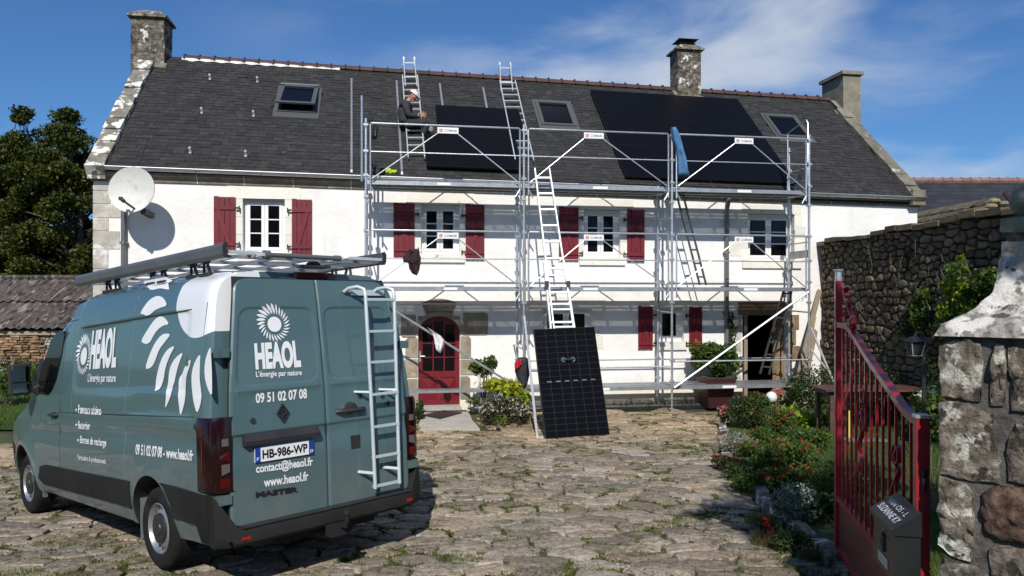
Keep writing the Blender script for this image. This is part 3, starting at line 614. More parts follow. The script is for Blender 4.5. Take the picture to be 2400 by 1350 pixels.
for r_ in range(rows + 1):
    s = 0.22 + random.uniform(-.2, 0); 
    while s < HL - 0.25:
        w = random.uniform(0.15, 0.25); s_ = max(s, 0.22); e_ = min(s + w, HL - 0.27)
        v = r_ * EXP + random.uniform(-.008, .008)
        if e_ - s_ > 0.05 and v < slope_len - 0.03:
            c = (s_ + e_) / 2
            if not any(h[0] - .02 < c < h[1] + .02 and h[2] - .10 < v < h[3] - .02 for h in holes): slates.append((s_, e_, v, random.uniform(0, 1)))
        s += w
# a few slipped / missing slates as in the photo
miss = RF(571, 192); slates = [q for q in slates if not (abs((q[0] + q[1]) / 2 - miss.x) < 0.11 and abs(q[2] - vof(miss)) < 0.07)]
def slate_mesh(q, mb):
    s_, e_, v, rr = q; th = 0.007 + 0.004 * rr; l = 0.235; lift0 = 0.019 + 0.009 * rr; lift1 = 0.001
    g = 0.0025; j = (rr - .5) * 0.008
    b = [RV(s_ + g, v + j, lift0 - th), RV(e_ - g, v - j, lift0 - th), RV(e_ - g, min(v + l, slope_len), lift1), RV(s_ + g, min(v + l, slope_len), lift1),
         RV(s_ + g, v + j, lift0), RV(e_ - g, v - j, lift0), RV(e_ - g, min(v + l, slope_len), lift1 + th), RV(s_ + g, min(v + l, slope_len), lift1 + th)]
    mb.add(b, [(0, 1, 5, 4), (1, 2, 6, 5), (3, 0, 4, 7), (4, 5, 6, 7), (2, 3, 7, 6)])
order = sorted(range(len(slates)), key=lambda i: (slates[i][2] * 0.8 + slates[i][0] * 0.25))
near = set(order[:290])
for i in order[:290]:
    mb = MB(); slate_mesh(slates[i], mb); me = mb.mesh('slate', m_slate, normals=False); o = link(bpy.data.objects.new('slate', me)); o.parent = roof
mb = MB()
for i, q in enumerate(slates):
    if i not in near: slate_mesh(q, mb)
o = link(bpy.data.objects.new('slate_field', mb.mesh('slate_field', m_slate, normals=False))); o.parent = roof; o['kind'] = 'stuff'
# white mortar under the ridge + ridge tiles
s = 0.85; rt = 0
while s < HL - .35:
    l = 0.335
    if not (12.2 < s < 12.9 and False):
        t = MB(); pts = [(s, D1, z_ridge(s) - .045), (s + l, D1, z_ridge(s + l) - .045)]
        vs = []; fs = []
        for p in pts:
            for k in range(9):
                th = math.pi * k / 8; vs.append((p[0], p[1] + .125 * math.cos(th), p[2] + .115 * math.sin(th)))
        fs = [(k, k + 1, 9 + k + 1, 9 + k) for k in range(8)]; t.add(vs, fs)
        tb = MB().tube([(s + .0, D1 + .135 * math.cos(th), z_ridge(s) - .045 + .130 * math.sin(th)) for th in np.linspace(0, math.pi, 9)], .022, 6)
        o_ = len(t.v); t.v += tb.v; t.f += [tuple(i + o_ for i in f) for f in tb.f]; t.mi += tb.mi
        house.part('ridge_tile', t, m_ridge, smooth=50)
    s += l
for (a, b) in ((0.8, 3.3), (3.3, 4.4)):
    mb = MB(); n_ = 40
    for side in (-1,):
        vs = [];
        for i in range(n_ + 1):
            q = a + (b - a) * i / n_; wv = max(.002, -.004 + 0.038 * math.sin((q - .85) / .335 * math.pi) ** 2 * (1 + mnoise.noise(Vector((q * 2.3, 1, 0)))) * (1 if a < 1 else .45))
            vs += [(q, D1 - .12, z_ridge(q) - .045 + .02), (q, D1 - .13 - wv, roofz(q, D1 - .13 - wv) + .042)]
        mb.add(vs, [(2 * i, 2 * i + 2, 2 * i + 3, 2 * i + 1) for i in range(n_)])
    house.part('ridge_mortar', mb, m_mortar_w)
# ---- raised gable copings
def gable_cop(sa, sb, mt, n_=9, hgt=0.10, vmax=4.0):
    for fb in (0, 1):
        for i in range(n_):
            v0 = -0.14 + (vmax + .14) * i / n_; v1 = -0.14 + (vmax + .14) * (i + 1) / n_ - .012
            if fb and i % 3: continue
            if fb: v1 = min(vmax, -0.14 + (vmax + .14) * (i + 3) / n_ - .012)
            mb = MB(); hh = hgt + random.uniform(-.02, .03); q = []
            for (v, o1) in ((v0, -.12), (v1, -.12), (v1, hh), (v0, hh)):
                for s in (sa, sb):
                    p = RV(s, v, o1); p.y = p.y if not fb else HDEP - p.y; q.append(p + Vector((random.uniform(-.015, .015), 0, random.uniform(-.012, .012))))
            mb.add(q, [(0, 1, 3, 2), (2, 3, 5, 4), (4, 5, 7, 6), (6, 7, 1, 0), (0, 2, 4, 6), (1, 7, 5, 3)])
            house.part('coping_stone', mb, mt)
gable_cop(-0.07, 0.26, m_coping, 10, 0.11, vof(RF(345, 152)) + .02); gable_cop(HL - 0.28, HL + 0.03, m_copingr, 9, 0.09, vof(RF(1997, 265)) + .02)
house.part('kneeler_stone', MB().box(HL - .26, HL + .06, -.20, .25, z_wall(HL) + .02, z_wall(HL) + .36), m_copingr)
house.part('kneeler_stone', MB().box(-.07, .25, -.14, .3, z_wall(0) + .02, z_wall(0) + .30), m_coping)
# ---- chimneys
def chimney(pxl, pxr, ytop, ybase, mt, courses, cap, label):
    dF = RF((pxl + pxr) / 2, ybase).y; s0 = H(pxl, ybase, dF)[0]; s1 = H(pxr, ybase, dF)[0]; zt = H((pxl + pxr) / 2, ytop, dF)[1]; zb = roofz(s0, dF) - .25
    dB = HDEP - dF; root = Thing.part(house, 'chimney', MB().box(s0 + .012, s1 - .012, dF + .012, dB - .012, zb, zt - .02), mt, label=label)
    z = zb; k = 0
    while z < zt - .05:
        h = (zt - zb) / courses * random.uniform(.85, 1.15); h = min(h, zt - z)
        if zt - z - h < .08: h = zt - z
        if k % 2: cuts = [dF, dF + (dB - dF) * .45, dB]
        else: cuts = [dF, dF + (dB - dF) * .3, dF + (dB - dF) * .72, dB]
        if mt is m_chim:
            for c in range(len(cuts) - 1):
                j = lambda: random.uniform(-.008, .008)
                house.part('chimney_stone', MB().box(s0 + j(), s1 + j(), cuts[c] + .005, cuts[c + 1] - .005, z + .006, z + h - .006), mt, parent=root)
        z += h; k += 1
    c = MB(); ov = 0.07
    if cap == 'stone':
        for (z0_, z1_, o0, o1) in ((zt, zt + .05, ov, ov), (zt + .05, zt + .20, ov * .8, -.14)):
            v = [(s0 - o0, dF - o0, z0_), (s1 + o0, dF - o0, z0_), (s1 + o0, dB + o0, z0_), (s0 - o0, dB + o0, z0_), (s0 - o1, dF - o1, z1_), (s1 + o1, dF - o1, z1_), (s1 + o1, dB + o1, z1_), (s0 - o1, dB + o1, z1_)]
            c.add(v, [(0, 3, 2, 1), (4, 5, 6, 7), (0, 1, 5, 4), (1, 2, 6, 5), (2, 3, 7, 6), (3, 0, 4, 7)])
    else: c.box(s0 - .05, s1 + .05, dF - .05, dB + .05, zt, zt + .09)
    house.part('chimney_cap', c, mt, parent=root)
    fa, fb_ = max(s0 - .08, .28), min(s1 + .06, HL - .30)
    fl = MB(); fl.prism([(fa, dF - .13, roofz(s0, dF - .13) + .035), (fb_, dF - .13, roofz(s1, dF - .13) + .035), (fb_, dF + .01, roofz(s1, dF) + .05), (fa, dF + .01, roofz(s0, dF) + .05)], (0, 0, .012))
    if s0 > 1: fl.prism([(s0 - .10, dF - .01, roofz(s0, dF) + .05), (s0 - .10, 3.2, roofz(s0, 3.2) + .04), (s0 + .01, 3.2, roofz(s0, 3.2) + .05), (s0 + .01, dF - .01, roofz(s0, dF) + .06)], (0, 0, .012))
    house.part('chimney_flashing', fl, m_copingr, parent=root)
    return root, s0, s1, dF, dB, zt
chimney(306, 385, 40, 152, m_chim, 5, 'stone', 'tall lichened stone chimney on the left gable')
r2, a, b, c, d, zt = chimney(1589, 1643, 117, 229, m_chim, 5, 'stone', 'stone chimney with black metal cowl between the two roof halves')
ck = MB()
for zz in (.20, .30): 
    o = .04 if zz < .25 else .10
    ck.add([(a + .1 - o + .04, c + .12 - o, zt + zz), (b - .1 + o - .04, c + .12 - o, zt + zz), (b - .1 + o - .04, d - .12 + o, zt + zz), (a + .1 - o + .04, d - .12 + o, zt + zz),
            (a + .16, c + .2, zt + zz + .05), (b - .16, c + .2, zt + zz + .05), (b - .16, d - .2, zt + zz + .05), (a + .16, d - .2, zt + zz + .05)], [(0, 3, 2, 1), (4, 5, 6, 7), (0, 1, 5, 4), (1, 2, 6, 5), (2, 3, 7, 6), (3, 0, 4, 7)])
ck.box(a + .14, b - .14, c + .18, d - .18, zt + .1, zt + .3)
house.part('chimney_cowl', ck, m_iron, parent=r2)
chimney(1976, 2019, 175, 265, m_chimcem, 3, 'slab', 'plain cement rendered chimney on the right gable')
# ---- skylights
for (tl, br, kind), h in zip(SKL, holes):
    s0, s1, v0, v1 = h
    fr = MB(); o = 0.06
    def slab(mb, a0, a1, b0, b1, o0, o1):
        q = [RV(a0, b0, o0), RV(a1, b0, o0), RV(a1, b1, o0), RV(a0, b1, o0), RV(a0, b0, o1), RV(a1, b0, o1), RV(a1, b1, o1), RV(a0, b1, o1)]
        mb.add(q, [(0, 3, 2, 1), (4, 5, 6, 7), (0, 1, 5, 4), (1, 2, 6, 5), (2, 3, 7, 6), (3, 0, 4, 7)])
    t = .075
    slab(fr, s0, s0 + t, v0, v1, -.05, o); slab(fr, s1 - t, s1, v0, v1, -.05, o); slab(fr, s0 + t, s1 - t, v1 - t * 1.4, v1, -.05, o + .015); slab(fr, s0 + t, s1 - t, v0, v0 + t, -.05, o)
    slab(fr, s0 - .07, s1 + .07, v0 - .22, v0 - .001, -.01, .034); slab(fr, s0 - .07, s0 - .001, v0, v1 + .1, -.01, .034); slab(fr, s1 + .001, s1 + .07, v0, v1 + .1, -.01, .034); slab(fr, s0, s1, v1 + .001, v1 + .1, -.01, .034)
    mt_ = mat('skylight_frame_grey', (0.075, 0.080, 0.080), rough=0.5)
    k = house.part('skylight', fr, mt_, label={'open': 'skylight tilted open'}.get(kind))
    if kind == 'open':
        slab2 = MB(); tilt = lambda v, off: off + (v1 - v) * 0.16
        def q8(mb, a0, a1, b0, b1, o0, o1): mb.add([RV(a0, b0, tilt(b0, o0)), RV(a1, b0, tilt(b0, o0)), RV(a1, b1, tilt(b1, o0)), RV(a0, b1, tilt(b1, o0)), RV(a0, b0, tilt(b0, o1)), RV(a1, b0, tilt(b0, o1)), RV(a1, b1, tilt(b1, o1)), RV(a0, b1, tilt(b1, o1))], [(0, 3, 2, 1), (4, 5, 6, 7), (0, 1, 5, 4), (1, 2, 6, 5), (2, 3, 7, 6), (3, 0, 4, 7)])
        q8(slab2, s0, s0 + .09, v0, v1, .062, .10); q8(slab2, s1 - .09, s1, v0, v1, .062, .10); q8(slab2, s0 + .09, s1 - .09, v0, v0 + .09, .062, .10); q8(slab2, s0 + .09, s1 - .09, v1 - .12, v1, .062, .125)
        house.part('sash', slab2, mt_, parent=k); pn = MB(); q8(pn, s0 + .09, s1 - .09, v0 + .09, v1 - .12, .075, .08); house.part('pane', pn, m_glass, parent=k)
        tp = MB(); q8(tp, s0 - .01, s1 + .01, v1 - .03, v1 + .05, .126, .140); house.part('cover', tp, m_zinc, parent=k)
        in_ = MB(); slab(in_, s0 + t, s1 - t, v0 + t, v1 - t, -.045, -.04); house.part('lining', in_, m_dark, parent=k)
    else:
        pn = MB(); slab(pn, s0 + t, s1 - t, v0 + t, v1 - t * 1.4, .02, .028); house.part('pane', pn, m_glass, parent=k)
# cable lying on the slates at left
cb = MB().tube([RF(*p, 0.03) for p in ((348, 322), (343, 340), (336, 352), (333, 368), (326, 384))], .012, 6)
solo('cable', cb, m_black, 'short black cable lying on the slates above the dish', 'cable', frame=FH)

# ================================================================ FIXTURES ON THE ROOF
hooks = [(493, 188), (604, 194), (474, 267), (595, 274), (447, 360), (577, 368)]
hl = ['bright metal bracket left of the missing slate', 'bright metal bracket right of the missing slate', 'bright metal bracket, left one of the middle pair below the slates gap', 'bright metal bracket left below the open skylight',
      'bright metal bracket low on the slates above the dish', 'bright metal bracket low on the slates, nearest the gutter']
for p, l_ in zip(hooks, hl):
    c = RF(*p); mb = MB(); a = RV(c.x, vof(c), .03); mb.bar(a, RV(c.x, vof(c), .12), .045, .03); mb.bar(RV(c.x, vof(c) - .05, .035), RV(c.x, vof(c) + .05, .035), .05, .015); mb.ball(RV(c.x, vof(c), .13), .03, 8, 5)
    solo('roof_bracket', mb, m_alu, l_, 'bracket', org=c, frame=FH, group='roof brackets on the slates')
rails = [((824, 185), (824, 399), 'grey mounting rail standing alone left of the scaffold'), ((929.5, 190), (942, 404), 'grey mounting rail left of the seated worker'),
         ((1030.5, 197), (1040, 268), 'short grey rail above the left end of the small panel group'), ((1132, 206), (1145, 275), 'short grey rail above the right part of the small panel group')]
for a, b, l_ in rails:
    pa = RF(*a, .06); pb = RF(*b, .06); mb = MB().bar(pa, pb, .042, .045, up=(0, -1, 1)); mb.bar(pb + Vector((0, .01, -.0)), pb + Vector((0, -.02, -.06)), .04, .05)
    solo('mounting_rail', mb, m_zinc, l_, 'rail', org=pb, frame=FH, group='mounting rails screwed on the slates')
def roof_panel(s0, v0, w, h, label, group, off=0.11, skew=0.0):
    org = RV(s0, v0, off); t = Thing('solar_panel', label, 'solar panel', org=org, frame=FH, group=group)
    def Q(a, b, o): return RV(s0 + a + skew * b, v0 + b, off + o)
    gl = MB().add([Q(.012, .012, .035), Q(w - .012, .012, .035), Q(w - .012, h - .012, .035), Q(.012, h - .012, .035)], [(0, 1, 2, 3)]); t.part('glass', gl, m_solar)
    fr = MB()
    for (a0, a1, b0, b1) in ((0, w, 0, .011), (0, w, h - .011, h), (0, .011, .011, h - .011), (w - .011, w, .011, h - .011)):
        q = [Q(a0, b0, 0), Q(a1, b0, 0), Q(a1, b1, 0), Q(a0, b1, 0), Q(a0, b0, .037), Q(a1, b0, .037), Q(a1, b1, .037), Q(a0, b1, .037)]
        fr.add(q, [(0, 3, 2, 1), (4, 5, 6, 7), (0, 1, 5, 4), (1, 2, 6, 5), (2, 3, 7, 6), (3, 0, 4, 7)])
    t.part('frame', fr, m_solframe)
tl = RF(1387, 219); pw = 1.722; ph = 1.134; vt = vof(tl); bl = RF(1458, 425); br_ = RF(1848, 437); tr2 = RF(1738, 243)
s_l = (tl.x + bl.x) / 2; s_r = (tr2.x + br_.x) / 2; pw = (s_r - s_l) / 2 - .01; vb = vof((bl + br_) / 2); ph = (vof((tl + tr2) / 2) - vb) / 3 - .012
names = [['bottom left', 'bottom right'], ['middle left', 'middle right'], ['top left', 'top right, beside the skylight']]
for r_ in range(3):
    for c in range(2):
        roof_panel(s_l + c * (pw + .02), vb + r_ * (ph + .012), pw, ph, 'black solar panel in the large right-hand group, %s' % names[r_][c], 'black solar panels of the large group under the middle chimney', off=.08)
a = RF(1001, 402); b = RF(1223, 408); c = RF(1016, 259)
w_ = b.x - a.x; h_ = (vof(c) - vof(a)) / 2 - .01
roof_panel(a.x - .02, vof(a), w_ + .02, h_, 'black solar panel in the small left group, lower one behind the scaffold rail', 'black solar panels beside the seated worker')
roof_panel(c.x + .03, vof(a) + h_ + .02, w_ - .04, h_, 'black solar panel in the small left group, upper one beside the worker', 'black solar panels beside the seated worker')
# ================================================================ THE GROUND
def clipped_voronoi(seeds, stretch, rad=3.2):
    """seeds (N,2) array; cells computed in a space where x is divided by stretch"""
    S = seeds.copy(); S[:, 0] /= stretch; cells = []
    from math import floor
    d0 = math.sqrt((S[:, 0].ptp() if hasattr(S[:, 0], 'ptp') else np.ptp(S[:, 0])) * np.ptp(S[:, 1]) / len(S)); g = {}
    for i, p in enumerate(S): g.setdefault((floor(p[0] / d0), floor(p[1] / d0)), []).append(i)
    for i, p in enumerate(S):
        cx, cy = floor(p[0] / d0), floor(p[1] / d0)
        nb = [j for a in range(-3, 4) for b in range(-3, 4) for j in g.get((cx + a, cy + b), []) if j != i]
        nb.sort(key=lambda j: (S[j][0] - p[0]) ** 2 + (S[j][1] - p[1]) ** 2)
        L_ = d0 * rad; poly = [(p[0] - L_, p[1] - L_), (p[0] + L_, p[1] - L_), (p[0] + L_, p[1] + L_), (p[0] - L_, p[1] + L_)]
        for j in nb[:22]:
            q = S[j]; nx, ny = q[0] - p[0], q[1] - p[1]; c = nx * (q[0] + p[0]) / 2 + ny * (q[1] + p[1]) / 2; out = []
            for k in range(len(poly)):
                a, b = poly[k], poly[(k + 1) % len(poly)]; da = a[0] * nx + a[1] * ny - c; db = b[0] * nx + b[1] * ny - c
                if da <= 0: out.append(a)
                if (da < 0 < db) or (db < 0 < da): t = da / (da - db); out.append((a[0] + (b[0] - a[0]) * t, a[1] + (b[1] - a[1]) * t))
            poly = out
            if len(poly) < 3: break
        cells.append([(x * stretch, y) for x, y in poly])
    return cells
def area(poly): return abs(sum(poly[i][0] * poly[(i + 1) % len(poly)][1] - poly[(i + 1) % len(poly)][0] * poly[i][1] for i in range(len(poly)))) / 2
def rough_outline(poly, gap, jit, seg=0.10):
    """shrink by a gap and break the straight edges up"""
    cx = sum(p[0] for p in poly) / len(poly); cy = sum(p[1] for p in poly) / len(poly); out = []
    for k in range(len(poly)):
        a, b = poly[k], poly[(k + 1) % len(poly)]; l = math.hypot(b[0] - a[0], b[1] - a[1])
        if l < 0.012: continue
        n_ = max(1, int(l / seg))
        for t in range(n_):
            f = t / n_; f = f if t else 0.12
            x = a[0] + (b[0] - a[0]) * f; y = a[1] + (b[1] - a[1]) * f; dx, dy = cx - x, cy - y; d = math.hypot(dx, dy) + 1e-6
            sh = gap + random.uniform(0, jit)
            out.append((x + dx / d * sh, y + dy / d * sh))
    return out
def bed_edge(y):      # left border of the flower bed / lawn on the right
    return np.interp(y, [5.0, 6.7, 7.4, 8.8, 10.8, 12.2, 13.7, 14.6, 15.2, 17], [2.74, 2.76, 2.78, 2.84, 3.02, 3.35, 3.72, 4.2, 4.9, 5.2])
# base sheet: reaches the horizon
mb = MB(); xs = [-600, -150, -60, -40, -30, -24, -18, -14] + list(np.arange(-12, 9.01, 0.75)) + [12, 16, 24, 40, 80, 200, 600]; ys = [-300, -60, -20, -8, -2] + list(np.arange(0, 18.1, 0.75)) + [20, 22, 25, 30, 40, 60, 100, 200, 700]
mb.add([(x, y, ground(x, y) - 0.045) for y in ys for x in xs], [(j * len(xs) + i, j * len(xs) + i + 1, (j + 1) * len(xs) + i + 1, (j + 1) * len(xs) + i) for j in range(len(ys) - 1) for i in range(len(xs) - 1)])
solo('ground', mb, m_soil, 'dark soil and moss between the paving stones', 'ground', kind='structure', smooth=True)
court = solo('paved_courtyard', MB().add([(-9.6, 3.6, ground(-9.6, 3.6) - .2), (3, 3.6, -.2), (3, 3.7, -.2), (-9.6, 3.7, -.6)], [(0, 1, 2, 3)]), m_soil, 'courtyard paved with irregular rough schist slabs', 'courtyard', kind='structure')
seeds = []
def free(x, y, r):
    for (a_, b_, r_) in _g.get((int(x * 1.2), int(y * 2)), []):
        if ((a_ - x) / 1.9) ** 2 + (b_ - y) ** 2 < (max(r, r_) * .5 + min(r, r_) * .5) ** 2: return False
    return True
_g = {}
for rr_ in (.34, .27, .22, .18, .15, .12, .10):
    for _ in range(int(5200 * (.36 / rr_) * .55)):
        x = random.uniform(-9.9, 5.3); y = random.uniform(4.2, 15.7); r_ = rr_ * (1.2 if y > 12.6 else .92)
        if rr_ > .25 and random.random() < .6: continue
        if free(x, y, r_):
            seeds.append((x, y))
            for i_ in (-1, 0, 1):
                for j_ in (-1, 0, 1): _g.setdefault((int(x * 1.2) + i_, int(y * 2) + j_), []).append((x, y, r_))
print('stones', len(seeds))
seeds = np.array(seeds); cells = clipped_voronoi(seeds, 1.75)
def facade_y(x): return HP[1] + (x - HP[0]) * math.tan(AH)
stones = []
for sd_, c in zip(seeds, cells):
    x, y = sd_
    if len(c) < 3 or x > bed_edge(y) - 0.05 or y > facade_y(x) - 0.10 or area(c) > .6: continue
    if -1.75 < x < -0.45 and 13.45 < y: continue                             # step slab
    if 0.35 < (x + 0.19) < 5.8 and y > facade_y(x) - .5 and x > -0.1: continue
    stones.append((sd_, c))
def stone_mb(c, mb, top=None, z0=-0.07):
    o = rough_outline(c, 0.009, 0.026, 0.075); n_ = len(o)
    if n_ < 4: return False
    cx = sum(p[0] for p in o) / n_; cy = sum(p[1] for p in o) / n_; t = random.uniform(-.004, .009) if top is None else top
    tx, ty = random.uniform(-.010, .010), random.uniform(-.022, .022); vs = []
    for k, (f, dz) in enumerate(((1.0, z0), (1.0, -.005), (0.965, 0.0), (0.6, 0.001))):
        for p in o:
            x = cx + (p[0] - cx) * f; y = cy + (p[1] - cy) * f
            z = ground(x, y) + (dz if k == 0 else t + dz + tx * (x - cx) + ty * (y - cy) + (random.uniform(-.003, .003) if k > 1 else 0)); vs.append((x, y, z))
    vs.append((cx, cy, ground(cx, cy) + t + .001))
    fs = [(k * n_ + i, k * n_ + (i + 1) % n_, (k + 1) * n_ + (i + 1) % n_, (k + 1) * n_ + i) for k in range(3) for i in range(n_)] + [(3 * n_ + i, 3 * n_ + (i + 1) % n_, 4 * n_) for i in range(n_)]
    mb.add(vs, fs); return True
def vis(p):
    px = 1200 + p[0] / p[1] * FPX; py = HY + EYE * FPX / p[1]
    return -20 < px < 2420 and py < 1380 and not (130 < px < 960 and py > 980 and py < 1230)
rank = sorted(range(len(stones)), key=lambda i: -(area(stones[i][1]) / stones[i][0][1] ** 3 if vis(stones[i][0]) else 0))
for i in rank[:296]:
    mb = MB()
    if stone_mb(stones[i][1], mb):
        me = mb.mesh('paving_stone', m_pave, normals=False, smooth=50); o = link(bpy.data.objects.new('paving_stone', me)); o.parent = court; o.matrix_parent_inverse = Matrix.Identity(4)
mb = MB()
for i in rank[296:]: stone_mb(stones[i][1], mb)
o = link(bpy.data.objects.new('paving_stone_field', mb.mesh('paving_stone_field', m_pave, normals=False, smooth=50))); o.parent = court; o['kind'] = 'stuff'

# blades / tufts, as one numpy mesh
def blades(name, pts, hgt, wid, mt, label, cat, lean=0.5, parent=None):
    pts = np.asarray(pts, dtype=float); n_ = len(pts); a = rng.uniform(0, 2 * math.pi, n_); h = hgt * rng.uniform(.5, 1.3, n_); w_ = wid * rng.uniform(.6, 1.3, n_)
    dx = np.cos(a) * w_ / 2; dy = np.sin(a) * w_ / 2; b = rng.uniform(0, 2 * math.pi, n_); l = h * lean * rng.uniform(0, 1, n_)
    V = np.empty((n_, 3, 3)); V[:, 0] = pts; V[:, 1] = pts; V[:, 2] = pts
    V[:, 0, 0] -= dx; V[:, 0, 1] -= dy; V[:, 1, 0] += dx; V[:, 1, 1] += dy; V[:, 2, 0] += np.cos(b) * l; V[:, 2, 1] += np.sin(b) * l; V[:, 2, 2] += h
    me = npmesh(name, V.reshape(-1, 3), np.arange(3 * n_).reshape(-1, 3), mt); o = link(bpy.data.objects.new(name, me)); tag(o, label, cat, kind='stuff'); return o
pts = []
for _ in range(52000):
    x = random.uniform(-9, 4.3); y = random.uniform(5.2, 15.3)
    if x > bed_edge(y) or y > facade_y(x) - .3: continue
    nv = mnoise.noise(Vector((x * .9, y * 1.7, 3.1))) + .5 * mnoise.noise(Vector((x * 3, y * 5, 9.1)))
    if nv < 0.10: continue
    # only along joints: distance to nearest seed border approximated
    d = np.hypot((seeds[:, 0] - x) / 1.6, seeds[:, 1] - y); k = np.partition(d, 1)[:2]
    if k[1] - k[0] > 0.030 + 0.13 * (nv - .10): continue
    for _k in range(9): pts.append((x + random.gauss(0, .025), y + random.gauss(0, .014), ground(x, y) - .012))
blades('moss_and_grass_tufts', pts, 0.026, 0.026, m_moss, 'moss and short grass growing in the joints of the paving', 'grass', lean=1.2)
# larger grass clumps
pts = []
for (px, py, r_, n_) in ((45, 1325, .16, 380), (140, 1338, .20, 420), (120, 1255, .10, 150), (1080, 1310, .15, 320), (1330, 1335, .22, 380), (1250, 1185, .16, 260), (1190, 1262, .14, 200), (1020, 1090, .16, 260), (1010, 1130, .14, 240),
                        (1160, 1075, .2, 240), (1690, 1195, .12, 160), (1760, 1240, .12, 200), (1800, 1290, .15, 260), (1480, 1240, .08, 120), (1560, 1110, .1, 140), (1500, 1300, .1, 140), (990, 960, .06, 120), (1870, 1340, .14, 260)):
    g = Gp(px, py); 
    for _ in range(n_):
        a = random.uniform(0, 6.28); q = r_ * math.sqrt(random.random()); x = g.x + q * math.cos(a) * 1.5; y = g.y + q * math.sin(a) * .6; pts.append((x, y, ground(x, y) - .02))
blades('weed_clumps', pts, 0.045, 0.011, m_moss, 'weeds and grass clumps sprouting between the slabs', 'weeds', lean=1.0)

# step slab before the red door, door mat
mb = MB(); zt = 0.035
c4 = [Gp(984, 1008), Gp(1122, 1009), Vector((-0.93, 15.5, 0)), Vector((-1.86, 15.35, 0))]
out = []
for i in range(4):
    a, b = c4[i], c4[(i + 1) % 4]
    for t in range(5): p = a.lerp(b, t / 5); out.append(Vector((p.x + random.uniform(-.02, .02), p.y + random.uniform(-.02, .02), zt)))
mb.prism(out, (0, 0, -.3)); solo('step_slab', mb, m_step, 'broad pale stone slab in front of the arched red door', 'step', org=(-1.3, 14.2, 0))
mt_ = MB(); q = [Gp(991, 973, .05), Gp(1032, 981, .05), Gp(1083, 967, .05), Gp(1040, 962, .05)]; mt_.prism([Vector((p.x, p.y, .046)) for p in q], (0, 0, .012))
solo('doormat', mt_, m_black, 'black diamond-turned doormat on the pale slab before the red door', 'doormat', org=(-1.4, 15, .04))

# ================================================================ LAWN AND BED ON THE RIGHT
ly = list(np.arange(4.5, 16.9, .4)); mb = MB()
for y in ly: mb.v += [(bed_edge(y) + .06, y, .012), (bed_edge(y) + 1.2, y, .02), (7.6, y, .02)]
mb.f = [(3 * i + k, 3 * i + k + 1, 3 * i + k + 4, 3 * i + k + 3) for i in range(len(ly) - 1) for k in range(2)]; mb.mi = [0] * len(mb.f)
solo('lawn', mb, m_lawn, 'small lawn behind the red gate', 'lawn', kind='structure')
pts = []
while len(pts) < 60000:
    y = 5.2 + 9.3 * random.random() ** 1.25; x = random.uniform(bed_edge(y) + .5, min(7.2, y * .68 + .3))
    pts.append((x, y, .015))
blades('lawn_grass', pts, 0.05, 0.010, m_grass, 'short lawn grass behind the red gate', 'grass', lean=.9)
# kerb stones of the bed
kerb = Thing('bed_kerb', 'rough stone edging of the flower bed with whitish lichen', 'kerb', org=(2.8, 8, 0))
y = 6.2
while y < 13.6:
    l = random.uniform(.2, .5); a = bed_edge(y) + random.uniform(-.03, .05); b = bed_edge(y + l) + random.uniform(-.03, .05); h = random.uniform(.05, .14)
    mb = MB(); o_ = []
    for (yy, xx) in ((y + .01, a), (y + l - .01, b)):
        for (dx, z) in ((-.08, -.05), (.08, -.05), (.07, h + random.uniform(-.02, .02)), (-.06, h * .9)): o_.append((xx + dx + random.uniform(-.012, .012), yy, z))
    mb.add(o_, [(0, 1, 2, 3), (4, 7, 6, 5), (0, 4, 5, 1), (1, 5, 6, 2), (2, 6, 7, 3), (3, 7, 4, 0)]); kerb.part('kerb_stone', mb, m_coping if random.random() < .3 else m_pier); y += l

# ================================================================ HIGH RUBBLE WALL ON THE RIGHT
WA = Vector((6.88, 17.05, 0)); WB = Vector((7.36, 9.6, 0)); wd = (WB - WA); wl = wd.length; wd.normalize(); wnrm = Vector((-wd.y, wd.x, 0)) * -1      # faces the courtyard (-x)
if wnrm.x > 0: wnrm = -wnrm
FWALL = Matrix(((wd.x, -wnrm.x, 0, WA.x), (wd.y, -wnrm.y, 0, WA.y), (0, 0, 1, 0), (0, 0, 0, 1)))    # local: x along wall, y into wall, z up
def wtop(u): return 3.56 + 0.03 * math.sin(u * 3) + 0.01 * u
rwall = Thing('rubble_wall', 'high dark rubble stone wall of the garden behind the red gate', 'wall', frame=FWALL)
mb = MB(); mb.prism([(-.3, .045, -.2), (wl, .045, -.2), (wl, .045, wtop(wl) - .03), (-.3, .045, wtop(0) - .03)], (0, .5, 0)); rwall.part('mortar_core', mb, m_joint)
sds = []; z = 0.0
while z < 3.55:
    h = random.uniform(.08, .17); x = -.1
    while x < wl: w_ = random.choice([random.uniform(.09, .2), random.uniform(.2, .46)]); sds.append((x + w_ / 2, z + h / 2 + random.uniform(-.05, .05))); x += w_
    z += h
sds = np.array(sds); cel = clipped_voronoi(sds, 1.6); wst = []
for p, c in zip(sds, cel):
    if len(c) >= 3 and area(c) < .2: wst.append((p, [(min(max(q[0], -.02), wl), min(max(q[1], -.05), wtop(q[0]) - .10)) for q in c]))
